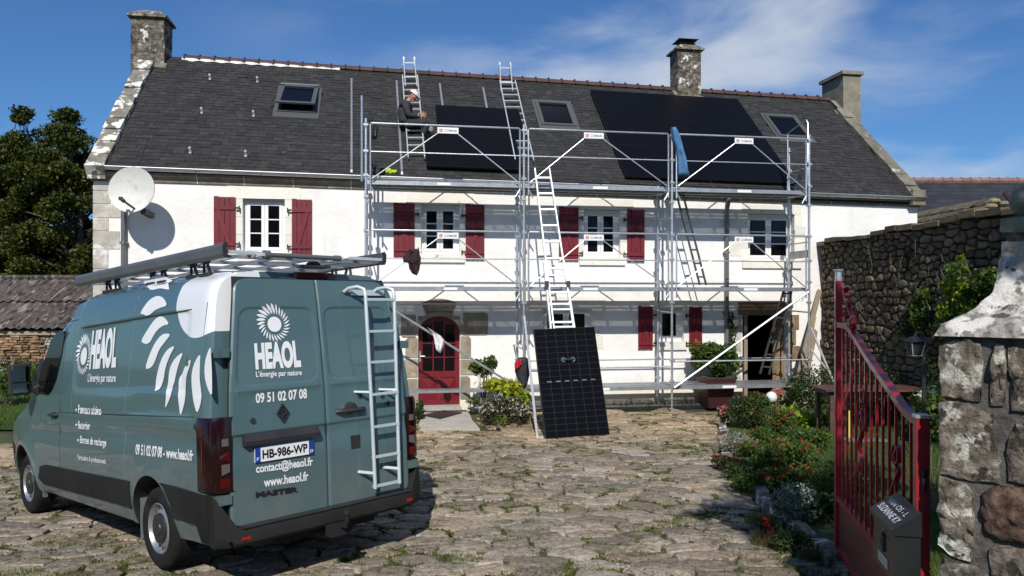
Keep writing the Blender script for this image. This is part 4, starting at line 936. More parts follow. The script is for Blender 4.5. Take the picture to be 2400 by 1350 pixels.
def rub(c, mb, depth=.05, g=.008):
    o = rough_outline(c, g, .010, .09); n_ = len(o)
    if n_ < 4: return
    cx = sum(p[0] for p in o) / n_; cy = sum(p[1] for p in o) / n_; t = random.uniform(-.005, .022); vs = []
    for (f, d) in ((1.0, .06), (.985, .006 - t), (.88, -.006 - t), (.45, -.009 - t)):
        vs += [(cx + (p[0] - cx) * f, d + (random.uniform(-.010, .010) if f < .98 else 0), cy + (p[1] - cy) * f) for p in o]
    vs.append((cx, -.011 - t, cy))
    mb.add(vs, [(k * n_ + i, k * n_ + (i + 1) % n_, (k + 1) * n_ + (i + 1) % n_, (k + 1) * n_ + i) for k in range(3) for i in range(n_)] + [(3 * n_ + i, 3 * n_ + (i + 1) % n_, 4 * n_) for i in range(n_)])
def wrank(i):
    p, c = wst[i]; w3 = WA + wd * p[0]; return -area(c) / w3.y ** 2 if p[1] > 1.1 else 0
rk = sorted(range(len(wst)), key=wrank)
for i in rk[:290]:
    mb = MB(); rub(wst[i][1], mb); me = mb.mesh('wall_stone', m_quoinb if wst[i][0][0] < .30 else m_rubble, smooth=60); o = link(bpy.data.objects.new('wall_stone', me)); o.parent = rwall.o
mb = MB()
for i in rk[290:]: rub(wst[i][1], mb)
rwall.part('wall_stone_field', mb, m_rubble, smooth=60, kind='stuff')
u_ = -.25
while u_ < wl:
    l = random.uniform(.3, .6); mb = MB(); z0 = wtop(u_) - .09; z1 = wtop(u_) - .01 + random.uniform(-.02, .03); mb.box(u_ + .006, u_ + l - .006, -.09 + random.uniform(-.03, .02), .5, z0, z1); rwall.part('cap_stone', mb, m_coping if False else m_rubble); u_ += l

# ================================================================ PIER WITH SWEPT COPING
PY = 0.0
PO = Vector((2.312, 4.14, 0)); pe = Vector((0.77, -0.64, 0)).normalized(); FP = Matrix.Translation(PO) @ Matrix.Rotation(math.atan2(pe.y, pe.x), 4, 'Z')     # local x along the front face, y into the pier
def PP(px, py, d=0.0):       # photo -> local point on the plane d behind the pier's front face
    o = PO + Vector((-pe.y, pe.x, 0)) * d; rx = (px - 1200) / FPX; t = (o.x * pe.y - o.y * pe.x) / (rx * pe.y - pe.x); return Vector(((rx * t - o.x) * pe.x + (t - o.y) * pe.y, d, EYE + (HY - py) / FPX * t))
PW = 0.72
pier = Thing('gate_pier', 'rough granite gate pier with swept lichen-covered coping and ball', 'gate pier', org=(.36, .36, 0), frame=FP)
xl = PP(2206, 900).x; zc0 = PP(2206, 787).z
pier.part('mortar_core', MB().box(.015, PW - .015, .02, PW - .015, -.1, zc0 - .005), m_piermort)
def rough_block(outline, y0, depth, amp=.024, seg=.026, bulge=.014):
    """stone with an irregular outline and a quarry-faced front, seen from -y"""
    xs_ = [p[0] for p in outline]; zs_ = [p[1] for p in outline]; cx = sum(xs_) / len(xs_); cz = sum(zs_) / len(zs_); o = []
    for k in range(len(outline)):
        a, b = outline[k], outline[(k + 1) % len(outline)]; l = math.hypot(b[0] - a[0], b[1] - a[1]); n_ = max(2, int(l / seg))
        for t in range(n_):
            f = t / n_; x = a[0] + (b[0] - a[0]) * f; z = a[1] + (b[1] - a[1]) * f
            j = mnoise.noise(Vector((x * 11, z * 11, y0 + 2))) * .020 + mnoise.noise(Vector((x * 31, z * 31, 1))) * .008; d = math.hypot(x - cx, z - cz) + 1e-6; o.append((x + (cx - x) / d * (j - .008), z + (cz - z) / d * (j - .008)))
    n_ = len(o); rings = 9; mb = MB(); vs = []
    for r_ in range(rings + 1):
        f = [1, 1, .985, .94, .85, .72, .56, .38, .2, .0][r_]
        for (x, z) in o:
            X = cx + (x - cx) * f; Z = cz + (z - cz) * f; q = Vector((X * 7, Z * 7, y0)); q2 = q * 3.3
            d = depth if r_ == 0 else -(bulge * (1 - f ** 4) if r_ > 1 else -.006) - (amp * (mnoise.noise(q) * .8 + 1.6 * (lambda w: w[1] - w[0])(mnoise.voronoi(q * 1.6)[0]) - .5 + mnoise.noise(q2) * .5 + .4 * mnoise.noise(q2 * 2.3)) if r_ > 1 else 0)
            vs.append((X, y0 + d, Z))
    fs = [(k * n_ + i, k * n_ + (i + 1) % n_, (k + 1) * n_ + (i + 1) % n_, (k + 1) * n_ + i) for k in range(rings) for i in range(n_)]
    mb.add(vs, fs); return mb
def pst(pts_, mt=None, dY=-.0, **k): pier.part('pier_stone', rough_block([(PP(*p).x, PP(*p).z) for p in pts_], PY + dY, .12, **k), mt or m_pier, smooth=50)
pst([(2206, 930), (2296, 938), (2299, 870), (2296, 808), (2280, 798), (2240, 796), (2204, 806)])
pst([(2322, 946), (2352, 950), (2357, 880), (2352, 812), (2334, 808), (2324, 840)])
pst([(2372, 962), (2440, 968), (2440, 815), (2364, 815), (2366, 880)])
pst([(2203, 1108), (2250, 1120), (2339, 1130), (2343, 1080), (2326, 1040), (2325, 975), (2285, 955), (2215, 942), (2203, 950)], amp=.014)
pst([(2366, 1122), (2440, 1142), (2440, 998), (2382, 996), (2362, 1030)])
pst([(2202, 1270), (2235, 1305), (2274, 1316), (2280, 1230), (2279, 1160), (2262, 1136), (2202, 1118)])
pst([(2316, 1250), (2340, 1268), (2470, 1280), (2470, 1152), (2330, 1146), (2306, 1160), (2304, 1210)], m_redst, bulge=.035, amp=.02)
pst([(2330, 1345), (2470, 1400), (2470, 1300), (2350, 1282), (2322, 1290)])
pst([(2202, 1420), (2300, 1430), (2318, 1360), (2290, 1330), (2240, 1322), (2202, 1330)])
pst([(2330, 1490), (2470, 1520), (2470, 1420), (2345, 1370), (2325, 1400)])
pst([(2202, 1560), (2300, 1560), (2310, 1450), (2202, 1440)])
# stones of the other faces
for face in range(3):
    z = 0.0
    while z < zc0 - .05:
        h = min(random.uniform(.22, .38), zc0 - .02 - z); c = random.uniform(.3, .45)
        for (u0, u1) in ((.02, c), (c + .03, PW - .02)):
            if face == 0: bx_ = (-.004, .08, u0 + .12 * (u0 < .1), u1, z + .01, z + h - .01)
            elif face == 1: bx_ = (PW - .08, PW + .004, u0, u1, z + .01, z + h - .01)
            else: bx_ = (u0, u1, PW - .08, PW + .004, z + .01, z + h - .01)
            pier.part('pier_stone', MB().box(*bx_), m_pier)
        z += h
# concave pyramidal coping
hc = PW / 2; ov = .03
prof_px = [(2204, 787), (2202, 762), (2222, 751), (2262, 735), (2292, 716), (2318, 692), (2333, 665), (2341, 640), (2343, 618), (2346, 606)]
# silhouette -> half width of the square section at each height (left silhouette corner lies at depth hc-w)
hw = []
for (px, py) in prof_px:
    w_ = hc
    for _ in range(30):
        p = PP(px, py, hc + w_ if False else hc - w_); w_ = hc - p.x
    hw.append((w_, PP(px, py, hc - w_).z))
hw[0] = (hc + ov, hw[0][1]); topz = hw[-1][1]
lev = []
for i in range(len(hw) - 1):
    n_ = max(1, int(math.hypot(hw[i + 1][0] - hw[i][0], hw[i + 1][1] - hw[i][1]) / .022))
    for t in range(n_): f = t / n_; lev.append((hw[i][0] * (1 - f) + hw[i + 1][0] * f, hw[i][1] * (1 - f) + hw[i + 1][1] * f))
lev.append(hw[-1]); mb = MB(); vs = []; NS = 26; ring = 4 * NS
for li, (w_, z) in enumerate(lev):
    for sd_ in range(4):
        for k in range(NS):
            f = -1 + 2 * k / NS; x, y = [(f, -1), (1, f), (-f, 1), (-1, -f)][sd_]
            p = Vector((hc + x * w_, hc + y * w_, z)); q = p * 6
            nn_ = mnoise.noise_vector(q) * .020 + mnoise.noise_vector(q * 3.3) * .013 + mnoise.noise_vector(q * 8) * .006; nn_.z *= .6 if li else 0
            vs.append(p + nn_)
mb.add(vs, [(j * ring + i, j * ring + (i + 1) % ring, (j + 1) * ring + (i + 1) % ring, (j + 1) * ring + i) for j in range(len(lev) - 1) for i in range(ring)] + [tuple(reversed(range(ring))), tuple(range((len(lev) - 1) * ring, len(lev) * ring))])
pier.part('swept_coping', mb, m_piercap, smooth=60)
def rb(w_, z0, z1, mt, nm, amp=.012):
    mb = MB(); n_ = 8; x0, x1 = hc - w_, hc + w_
    L_ = lambda a, b, t: a + (b - a) * t
    def P(x, y, z):
        nn = mnoise.noise_vector(Vector((x * 8, y * 8, z * 8))) * amp; return (x + nn.x, y + nn.y, z + nn.z)
    for fn in (lambda a, b: P(L_(x0, x1, a), x0, L_(z0, z1, b)), lambda a, b: P(L_(x0, x1, a), x1, L_(z0, z1, b)), lambda a, b: P(x0, L_(x0, x1, a), L_(z0, z1, b)),
               lambda a, b: P(x1, L_(x0, x1, a), L_(z0, z1, b)), lambda a, b: P(L_(x0, x1, a), L_(x0, x1, b), z1), lambda a, b: P(L_(x0, x1, a), L_(x0, x1, b), z0)): mb.grid(fn, n_, n_)
    pier.part(nm, mb, mt, smooth=50)
def zz_(py): return PP(2411, py, hc).z
rb(.115, topz - .02, zz_(568), m_piercap, 'pedestal_stone'); rb(.095, zz_(569), zz_(545), m_pier, 'pedestal_stone'); rb(.118, zz_(546), zz_(512), m_pierball, 'pedestal_ledge', .016)
br = .088; mb = MB().ball((hc, hc, zz_(472)), br, 32, 22)
mb.v = [tuple(Vector(p) + mnoise.noise_vector(Vector(p) * 9) * .010) for p in mb.v]; pier.part('ball_finial', mb, m_pierball, smooth=True)

# ================================================================ RED GATE
GH = Vector((2.345, 4.40, 0)); GFREE = Vector((2.83, 6.66, 0)); gd = GFREE - GH; GW = gd.length; gd.normalize(); ga = math.atan2(gd.y, gd.x)
FG = Matrix.Translation(GH) @ Matrix.Rotation(ga, 4, 'Z')        # local x from hinge post to free post
def GT(px, py):                                                   # photo -> (t, z) on the gate plane
    rx = (px - 1200) / FPX; t = (GH.x * gd.y - GH.y * gd.x) / (rx * gd.y - gd.x); p = (rx * t, t); return ((p[0] - GH.x) * gd.x + (p[1] - GH.y) * gd.y, EYE + (HY - py) / FPX * t)
gate = Thing('red_gate', 'open burgundy metal gate leaf with curved top rail, bars and scrolls', 'gate', frame=FG)
zt0 = GT(2183, 990)[1]; ztf = GT(1968, 658)[1]
gate.part('hinge_post', MB().box(-.035, .035, -.035, .035, .03, zt0), m_gate); gate.part('post_cap', MB().box(-.04, .04, -.04, .04, zt0, zt0 + .018), m_galv)
gate.part('free_post', MB().box(GW - .03, GW + .03, -.028, .028, .08, ztf), m_gate); 
gate.part('post_cap', MB().cyl((GW, 0, ztf), (GW, 0, ztf + .09), .028, 10).cyl((GW, 0, ztf + .09), (GW, 0, ztf + .10), .042, 10), m_galv)
top = [GT(*p) for p in ((1972, 762), (1986, 764), (1996, 774), (2041, 846), (2083, 905), (2119, 958), (2140, 979), (2160, 991), (2172, 996))]
top = sorted([(min(GW - .03, max(.03, a)), b) for a, b in top])
def topz_(t): return float(np.interp(t, [p[0] for p in top], [p[1] for p in top]))
ts = np.linspace(.034, GW - .03, 26); mb = MB(); vs = []
for t in ts:
    z = topz_(t); vs += [(t, -.024, z - .022), (t, .024, z - .022), (t, .024, z + .022), (t, -.024, z + .022)]
mb.add(vs, [(4 * i + k, 4 * i + (k + 1) % 4, 4 * i + 4 + (k + 1) % 4, 4 * i + 4 + k) for i in range(25) for k in range(4)]); gate.part('top_rail', mb, m_gate)
zm = GT(1955, 1152)[1]; zb_ = .13
gate.part('middle_rail', MB().box(.035, GW - .03, -.022, .022, zm - .025, zm + .02), m_gate); gate.part('bottom_rail', MB().box(.035, GW - .03, -.022, .022, zb_ - .03, zb_ + .02), m_gate)
gate.part('sheet_panel', MB().box(.036, GW - .031, -.004, .004, zb_ + .02, zm - .026), m_gate_shade)
nb = 13
for i in range(nb):
    t = .035 + (GW - .065) * (i + 1) / (nb + 1); gate.part('bar', MB().box(t - .009, t + .009, -.009, .009, zm + .02, topz_(t) - .02), m_gate)
def spiral(cx, cz, r, turns, a0, dirn=1, w=.034, ex=None):
    n_ = 26; pts = []
    for i in range(n_ + 1):
        f = i / n_; a = a0 + dirn * turns * 2 * math.pi * f; q = r * (1 - .75 * f); pts.append((cx + q * math.cos(a), cz + q * math.sin(a)))
    if ex: pts = ex + pts
    mb = MB(); vs = []
    for i, p in enumerate(pts):
        q = pts[min(i + 1, len(pts) - 1)]; q0 = pts[max(i - 1, 0)]; dx, dz = q[0] - q0[0], q[1] - q0[1]; l = math.hypot(dx, dz) + 1e-9; nx, nz = -dz / l * .004, dx / l * .004
        vs += [(p[0] - nx, -w / 2, p[1] - nz), (p[0] + nx, -w / 2, p[1] + nz), (p[0] + nx, w / 2, p[1] + nz), (p[0] - nx, w / 2, p[1] - nz)]
    mb.add(vs, [(4 * i + k, 4 * i + (k + 1) % 4, 4 * i + 4 + (k + 1) % 4, 4 * i + 4 + k) for i in range(len(pts) - 1) for k in range(4)]); gate.part('scroll', mb, m_gate)
for (px, py, r_, tn, a0, dr_, ex) in ((2024, 932, .085, 1.3, -1.5, -1, None), (2020, 975, .05, 1.2, 1.5, 1, [(2030, 1010)]), (2021, 1095, .075, 1.3, 1.2, 1, [(2026, 1000), (2014, 1040)]), (2103, 1068, .085, 1.3, -.6, 1, [(2088, 1160), (2110, 1100)]),
                               (1999, 760, .07, 1.2, 3.0, -1, [(1984, 705)]), (1988, 712, .05, 1.2, -1, 1, None), (1984, 690, .06, 1.0, 2, -1, [(1976, 668)]), (1983, 740, .05, 1.1, 0, 1, None)):
    c = GT(px, py); spiral(c[0], c[1], r_, tn, a0, dr_, ex=[GT(*e) for e in ex] if ex else None)
for zz in (.35, 1.25): gate.part('hinge', MB().cyl((-.045, 0, zz - .06), (-.045, 0, zz + .06), .016, 8).box(-.09, -.045, -.012, .012, zz - .02, zz + .02), m_iron)
gate.part('drop_bolt', MB().box(GW - .16, GW - .01, -.10, -.03, .05, .09), m_galvd)
# ---- mailbox hanging on the gate
def GTo(px, py, off):   # plane parallel to gate, offset towards the drive (-local y is left?) 
    nx, ny = -gd.y, gd.x; ox, oy = GH.x + nx * off, GH.y + ny * off; rx = (px - 1200) / FPX; t = (ox * gd.y - oy * gd.x) / (rx * gd.y - gd.x); p = (rx * t, t)
    return ((p[0] - ox) * gd.x + (p[1] - oy) * gd.y, EYE + (HY - py) / FPX * t)
mo = .165
a = GTo(2048, 1190, mo); b = GTo(2098, 1240, mo); z1 = a[1]; z0 = GTo(2050, 1310, mo)[1]; t1 = a[0]; t0 = GTo(2097, 1250, mo)[0]
mbx = Thing('mailbox', 'dark grey letterbox with hand-painted white words on its lid, hung on the red gate', 'letterbox', org=(t0, .02, z0), frame=FG)
mbx.part('box_body', MB().box(t0, t1, .03, mo, z0, z1 - .02), m_box)
lid = MB().prism([(t0 - .012, .026, z1 + .105), (t0 - .012, mo + .022, z1 - .002), (t0 - .012, mo + .022, z1 - .030), (t0 - .012, .026, z1 - .030)], (t1 - t0 + .024, 0, 0)); lid_o = mbx.part('lid', lid, m_box)
mbx.part('name_slot', MB().box(t0 + (t1 - t0) * .30, t0 + (t1 - t0) * .75, mo + .0005, mo + .004, z0 + .035, z0 + .095), mat('name_card', (0.42, 0.42, 0.41), rough=.5))
mbx.part('lock', MB().cyl((t0 + (t1 - t0) * .45, mo, z1 - .06), (t0 + (t1 - t0) * .45, mo + .006, z1 - .06), .008, 8), m_galv)
em = MB(); cx_, cz_ = (t0 + t1) / 2, (z0 + z1) / 2 + .02
em.tube([(cx_ + .035 * math.cos(k), mo + .004, cz_ + .055 * math.sin(k)) for k in np.linspace(0, 6.28, 16)], .006, 5); em.tube([(cx_ - .03, mo + .006, cz_ + .045), (cx_ - .005, mo + .008, cz_), (cx_ - .025, mo + .006, cz_ - .055)], .008, 5)
em.tube([(cx_ + .02, mo + .006, cz_ + .04), (cx_ - .02, mo + .006, cz_ + .0)], .007, 5); mbx.part('post_horn_emblem', em, m_black)
LIDF = (t0, t1, z1, mo)
# ================================================================ SCAFFOLD
DF, DB = -1.1, -0.3; SP = [5.13, 8.14, 11.15, 14.12]; LV = [0.53, 2.51, 4.51]
scaf = Thing('scaffold', 'galvanised three-bay facade scaffold with two working levels in front of the house', 'scaffold', org=(9.6, -.7, 0), frame=FH)
def gz(s, d):
    p = FH @ Vector((s, d, 0)); return ground(p.x, p.y)
for i, s in enumerate(SP):
    for d in (DF, DB):
        g = gz(s, d) - .03; zt = 5.66 if d == DF else (4.62 if i < 3 else 5.55)
        o = scaf.part('upright', MB().tube([(s, d, g + .34), (s, d, zt)], .0242, 10), m_galv, smooth=40)
        for z in (.62, 1.04, 2.2, 2.62, 3.06, 3.56, 4.2, 4.60, 5.05, 5.54):
            if z < zt - .02: scaf.part('rosette', MB().box(s - .045, s + .045, d - .04, d + .04, z - .018, z + .018).cyl((s, d, z - .05), (s, d, z + .05), .031, 8), m_galv, parent=o)
        scaf.part('base_jack', MB().cyl((s, d, g + .01), (s, d, g + .5), .017, 8).box(s - .07, s + .07, d - .07, d + .07, g, g + .012).cyl((s, d, g + .3), (s, d, g + .33), .04, 8), m_galv)
    for z in (LV[0] - .04, LV[1] - .05, LV[2] - .05): scaf.part('transom', MB().tube([(s, DF, z), (s, DB, z)], .022, 8), m_galv)
scaf.part('upright', MB().tube([(SP[0] - .075, DF - .02, 4.48), (SP[0] - .075, DF - .02, H(849, 225, DF)[1])], .021, 8), m_galv)
# guard rail frames with diagonal braces and maker's plate
def text_mesh(txt, bold=0.0):
    cu = bpy.data.curves.new('t', 'FONT'); cu.body = txt; cu.size = 1; cu.offset = bold; cu.resolution_u = 4
    o = bpy.data.objects.new('t', cu); COL.objects.link(o); dg = bpy.context.evaluated_depsgraph_get(); me = bpy.data.meshes.new_from_object(o.evaluated_get(dg))
    v = [tuple(p.co) for p in me.vertices]; f = [tuple(p.vertices) for p in me.polygons]; bpy.data.objects.remove(o); bpy.data.curves.remove(cu); bpy.data.meshes.remove(me)
    x0 = min(p[0] for p in v); x1 = max(p[0] for p in v); y0 = min(p[1] for p in v); y1 = max(p[1] for p in v)
    return [((p[0] - x0) / (x1 - x0), (p[1] - y0) / (y1 - y0)) for p in v], f
def put_text(txt, fn, bold=0.0):       # fn(a,b) maps unit square to 3D
    v, f = text_mesh(txt, bold); mb = MB(); mb.add([fn(a, b) for a, b in v], f); return mb
T_COMABI = text_mesh('COMABI', .012)
def guard(i, z, top=1.06, legs=True):
    a, b = SP[i] + .085, SP[i + 1] - .085; d = DF - .03; mid = (a + b) / 2 + (.03 if i != 1 else -.12); r = .017
    mb = MB(); mb.tube([(a, d, z - .22), (a - .0, d, z - .12), (a, d, z - .04), (a, d, z + top - .02), (a + .02, d, z + top), (b - .02, d, z + top), (b, d, z + top - .02), (b, d, z - .04), (b, d, z - .12), (b - .0, d, z - .22)], r, 8)
    g = scaf.part('guard_frame', mb, m_galv, smooth=40)
    for x, sg in ((a, 1), (b, -1)): scaf.part('claw', MB().tube([(x, d, z - .02), (x, d, z - .12), (x + sg * .09 * (-1 if False else 1), d - .0, z - .27)], r * .95, 7), m_galv, parent=g)
    scaf.part('mid_rail', MB().tube([(a, d, z + top * .5), (b, d, z + top * .5)], .012, 7), m_galv, parent=g)
    pw_, ph_ = .40, .115; zp = z + top - .035
    for sg, x in ((-1, a), (1, b)): scaf.part('diagonal', MB().tube([(mid + sg * (pw_ / 2 - .02), d, zp - ph_ + .01), (x - sg * .03, d, z + .02)], .012, 7), m_galv, parent=g)
    pl = scaf.part('name_plate', MB().box(mid - pw_ / 2, mid + pw_ / 2, d - .022, d - .018, zp - ph_, zp), m_whitepl, parent=g)
    x0, x1 = mid - .07, mid + .165; z0_, z1_ = zp - ph_ * .72, zp - ph_ * .33
    tm = MB().add([(x0 + (x1 - x0) * p[0], d - .0235, z0_ + (z1_ - z0_) * p[1]) for p in T_COMABI[0]], T_COMABI[1])
    scaf.part('lettering', tm, m_signtxt, parent=g)
    em = MB(); cx = mid - .13; cz = zp - ph_ * .52
    for q in range(3): em.box(cx - .03, cx + .03, d - .024, d - .0225, cz - .028 + q * .022, cz - .015 + q * .022)
    em.box(cx - .034, cx - .026, d - .0245, d - .0230, cz - .03, cz + .03); scaf.part('emblem', em, m_signred, parent=g)
for i in range(3):
    guard(i, LV[2]); guard(i, LV[1])
# decks: steel planks with a perforated expanded-metal field, toe edge
def deck(i, z, plate=True, half=False):
    a, b = SP[i] + .03, SP[i + 1] - .03; n_ = 2; w = .36; o = None
    for k in range(n_):
        d0 = DF + .035 + k * (w + .02); d1 = d0 + w; mb = MB()
        mb.box(a, b, d0, d0 + .035, z - .075, z); mb.box(a, b, d1 - .035, d1, z - .075, z)               # side profiles
        for s in np.linspace(a, b, 6): mb.box(s - (.0 if s > a else 0), min(s + .06, b), d0 + .035, d1 - .035, z - .03, z - .006)
        mb.box(a, b, d0 + .035, d0 + .115, z - .008, z - .002); mb.box(a, b, d1 - .115, d1 - .035, z - .008, z - .002)
        L0, L1 = d0 + .115, d1 - .115; st = .040; s = a
        while s < b:
            e = min(b, s + (L1 - L0)); mb.bar((s, L0, z - .005), (e, L0 + (e - s), z - .005), .013, .006, up=(0, 0, 1)); e = max(a, s - (L1 - L0)); mb.bar((s, L0, z - .005), (e, L0 + (s - e), z - .005), .013, .006, up=(0, 0, 1)); s += st
        scaf.part('deck_plank', mb, m_galvd)
    for s in (a + .02, b - .02):
        scaf.part('deck_hook', MB().box(s - .02, s + .02, DF + .03, DB - .03, z - .03, z - .012), m_galv)
    if plate:
        m_ = (a + b) / 2 + random.uniform(-.25, .25); l = .30 if i != 0 else .26
        scaf.part('deck_label', MB().box(m_ - l / 2, m_ + l / 2, DF + .028, DF + .033, z - .066, z - .014), m_whitepl)
for i in range(3):
    deck(i, LV[2]); deck(i, LV[1])
    if i > 0: deck(i, LV[0])
deck_l = scaf.part('deck_plank', MB().box(SP[0] + .03, SP[1] - .03, DF + .04, DF + .35, LV[0] - .05, LV[0] - .002), m_galvd)
def tb(p, q, nm='ledger', r=.0215, mt=None): return scaf.part(nm, MB().tube([p, q], r, 9), mt or m_galv, smooth=40)
for i in (1, 2):
    a = H(1245, 835 if i == 1 else 843, DB)[1]; tb((SP[i], DB + .03, 1.0), (SP[i + 1], DB + .03, 1.0), r=.014); tb((SP[i] + .04, DF, 1.02 if i == 2 else .92), (SP[i + 1] - .04, DF, 1.02 if i == 2 else .92), r=.017)
tb((SP[0], DB + .02, 2.17), (SP[1], DB + .02, 2.17), r=.014)
dA = H3(925, 717, DF - .03); dB_ = H3(1222, 915, DF - .03); tb((SP[0] + .05, DF - .03, 2.36), (SP[1] - .03, DF - .03, .50), 'diagonal_brace', .022)
tb((SP[3] - .03, DF - .03, 2.42), (SP[2] + .04, DF - .03, .50), 'diagonal_brace', .024)
# left end guard and right end guard
tb((SP[3] + .0, DF, 5.45), (SP[3], DB, 5.45), 'end_rail', .016); tb((SP[3], DF, 5.0), (SP[3], DB, 5.0), 'end_rail', .013); tb((SP[3], DF, 3.45), (SP[3], DB, 3.45), 'end_rail', .013)
scaf.part('end_rail', MB().tube([(SP[3] - .02, DB + .02, 4.6), (SP[3] - .02, DB + .02, 5.86), (SP[3] - .02, DF + .2, 5.97), (SP[3] - .02, DF + .06, 5.98), (SP[3] - .02, DF + .01, 5.90), (SP[3] - .02, DF + .01, 4.6)], .016, 8), m_galv, smooth=40)
scaf.part('toe_board', MB().box(SP[3] - .01, SP[3] + .01, DF + .06, DB - .05, LV[2] + .25, LV[2] + .38), m_galvd); scaf.part('toe_board', MB().box(SP[3] - .01, SP[3] + .01, DF + .06, DB - .05, LV[1] + .62, LV[1] + .78), m_galvd)
tb((SP[0], DF, 5.45), (SP[0], DB, 5.45), 'end_rail', .014); tb((SP[0], DF, 3.5), (SP[0], DB, 3.5), 'end_rail', .014)
# outrigger struts at the right end
g = gz(15.1, -1.7); st0 = H3(1897, 768, DF); st1 = H3(1958, 905, DF - .25)
scaf.part('outrigger', MB().tube([(SP[3] + .03, DF - .02, st0.z), (st1.x, DF - .25, st1.z), (st1.x + .06, DF - .3, g + .02)], .024, 9), m_alu, smooth=40)
scaf.part('outrigger', MB().tube([(SP[3] + .03, DF - .02, H(1900, 818, DF)[1]), (H(1938, 866, DF - .15)[0], DF - .15, H(1938, 866, DF - .15)[1])], .018, 9), m_alu, smooth=40)
for s, z in ((SP[1], 1.3), (SP[2], 2.0), (SP[3], 2.0), (SP[1], 3.9), (SP[2], 3.9)): tb((s - .02, DF + .01, z), (s - .02, .0, z + .03), 'wall_tie', .016)

# ================================================================ LADDERS
def ladder(name, label, pl0, pl1, pr0, pr1, n_, r=(.024, .055), rr=.017, frame=FH, mt=None, group=None, rungpos=None, extra=None):
    """rails pl0->pl1 and pr0->pr1 (bottom->top)"""
    pl0, pl1, pr0, pr1 = map(Vector, (pl0, pl1, pr0, pr1)); t = Thing(name, label, 'ladder', org=(pl0 + pr0) / 2, frame=frame, group=group); mt = mt or m_alu
    nrm = (pl1 - pl0).cross(pr0 - pl0).normalized()
    t.part('rail', MB().bar(pl0, pl1, r[0], r[1], up=nrm), mt); t.part('rail', MB().bar(pr0, pr1, r[0], r[1], up=nrm), mt)
    for i in range(n_):
        f = (i + .6) / n_ if rungpos is None else rungpos[i]; a = pl0.lerp(pl1, f); b = pr0.lerp(pr1, f); t.part('rung', MB().bar(a, b, .034, .030, up=nrm), mt)
    return t
def offp(p, off): c = RF(*p); return RV(c.x, vof(c), off)
# left roof ladder: wide lower part and narrow upper part with hooks
lb = offp((956.5, 380), .10); rbp = offp((995, 380), .10); ltp = offp((943, 186), .10); rtp = offp((978, 186), .10)
t = ladder('roof_ladder', 'aluminium roof ladder the worker is sitting on', lb, ltp, rbp, rtp, 12)
def hooks_(t, pa, pb, ta, tb_):
    t.part('upper_rail', MB().bar(offp(pa, .14), offp(ta, .14), .024, .05, up=(0, -1, 1)), m_alu); t.part('upper_rail', MB().bar(offp(pb, .14), offp(tb_, .14), .024, .05, up=(0, -1, 1)), m_alu)
    a = offp(ta, .14); b = offp(tb_, .14); t.part('rung', MB().bar(a + Vector((0, 0, -.02)), b + Vector((0, 0, -.02)), .03, .03), m_alu); t.part('rung', MB().bar(a.lerp(offp(pa, .14), .62), b.lerp(offp(pb, .14), .62), .03, .03), m_alu)
    for p in (a, b):
        q = MB(); q.bar(p + Vector((0, -.04, -.10)), p + Vector((0, .04, .13)), .03, .05); q.bar(p + Vector((0, .02, .10)), Vector((p.x, D1 + .25, z_ridge(p.x) + .12)), .025, .04); q.bar(Vector((p.x, D1 + .25, z_ridge(p.x) + .12)), Vector((p.x, D1 + .32, z_ridge(p.x) - .22)), .025, .04)
        q.cyl(p + Vector((-.02, .0, .0)), p + Vector((.02, 0, 0)), .06, 12); t.part('ridge_hook', q, m_galvd)
hooks_(t, (950, 215), (977, 215), (946, 158), (971, 158))
lb = offp((1232, 388), .12); rbp = offp((1249, 388), .12); ltp = offp((1170, 200), .12); rtp = offp((1206, 200), .12); lb.x = rbp.x - .40
t = ladder('roof_ladder', 'empty aluminium roof ladder between the small panel group and the middle skylight', lb, ltp, rbp, rtp, 12)
hooks_(t, (1173, 226), (1200, 226), (1170, 170), (1195, 170))
# tall extension ladder standing in the yard, leaning on the scaffold
mL = 1.0
def FWd(p): return FH.inverted() @ p
fly_t = H3(1253, 395, DF - .06); fly_tr = H3(1287, 395, DF - .06)
footL = Vector(((1314 - 1200) / FPX * 13.35, 13.35, 0)); footR = Vector(((1383 - 1200) / FPX * 13.45, 13.45, 0))
a0 = FWd(footL); b0 = FWd(footR); a1 = H3(1264, 560, DF - .10); a1 = a0 + (fly_t - a0) * .62; b1 = b0 + (fly_tr - b0) * .62
tl = ladder('extension_ladder', 'tall aluminium extension ladder leaning against the scaffold behind the standing panel', a0, a1, b0, b1, 9, (.028, .07), .018)
off = Vector((0, -.05, .01)); sh = Vector((.05, 0, 0))
fa0 = a0.lerp(fly_t, .34) + off + sh; fb0 = b0.lerp(fly_tr, .34) + off - sh * .6; nr = 10
tl.part('fly_rail', MB().bar(fa0, fly_t, .024, .06, up=(0, -1, .3)), m_alu); tl.part('fly_rail', MB().bar(fb0, fly_tr, .024, .06, up=(0, -1, .3)), m_alu)
for i in range(nr): f = (i + .4) / nr; tl.part('fly_rung', MB().bar(fa0.lerp(fly_t, f), fb0.lerp(fly_tr, f), .032, .03, up=(0, -1, .3)), m_alu)
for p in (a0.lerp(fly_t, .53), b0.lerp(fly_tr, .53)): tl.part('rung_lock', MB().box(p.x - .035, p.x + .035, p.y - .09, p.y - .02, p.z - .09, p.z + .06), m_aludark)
# thin strut pole left of the standing panel
p0 = Gp(1268, 1026); p1 = H3(1229, 742, DF - .10); mb = MB().tube([FWd(p0 + Vector((-.06, 0, .02))), p1], .022, 9); mb.box(FWd(p0).x - .09, FWd(p0).x + .03, FWd(p0).y - .05, FWd(p0).y + .05, 0, .02)
solo('strut_pole', mb, m_alu, 'slim aluminium strut standing left of the leaning solar panel', 'pole', org=FWd(p0), frame=FH, smooth=40)
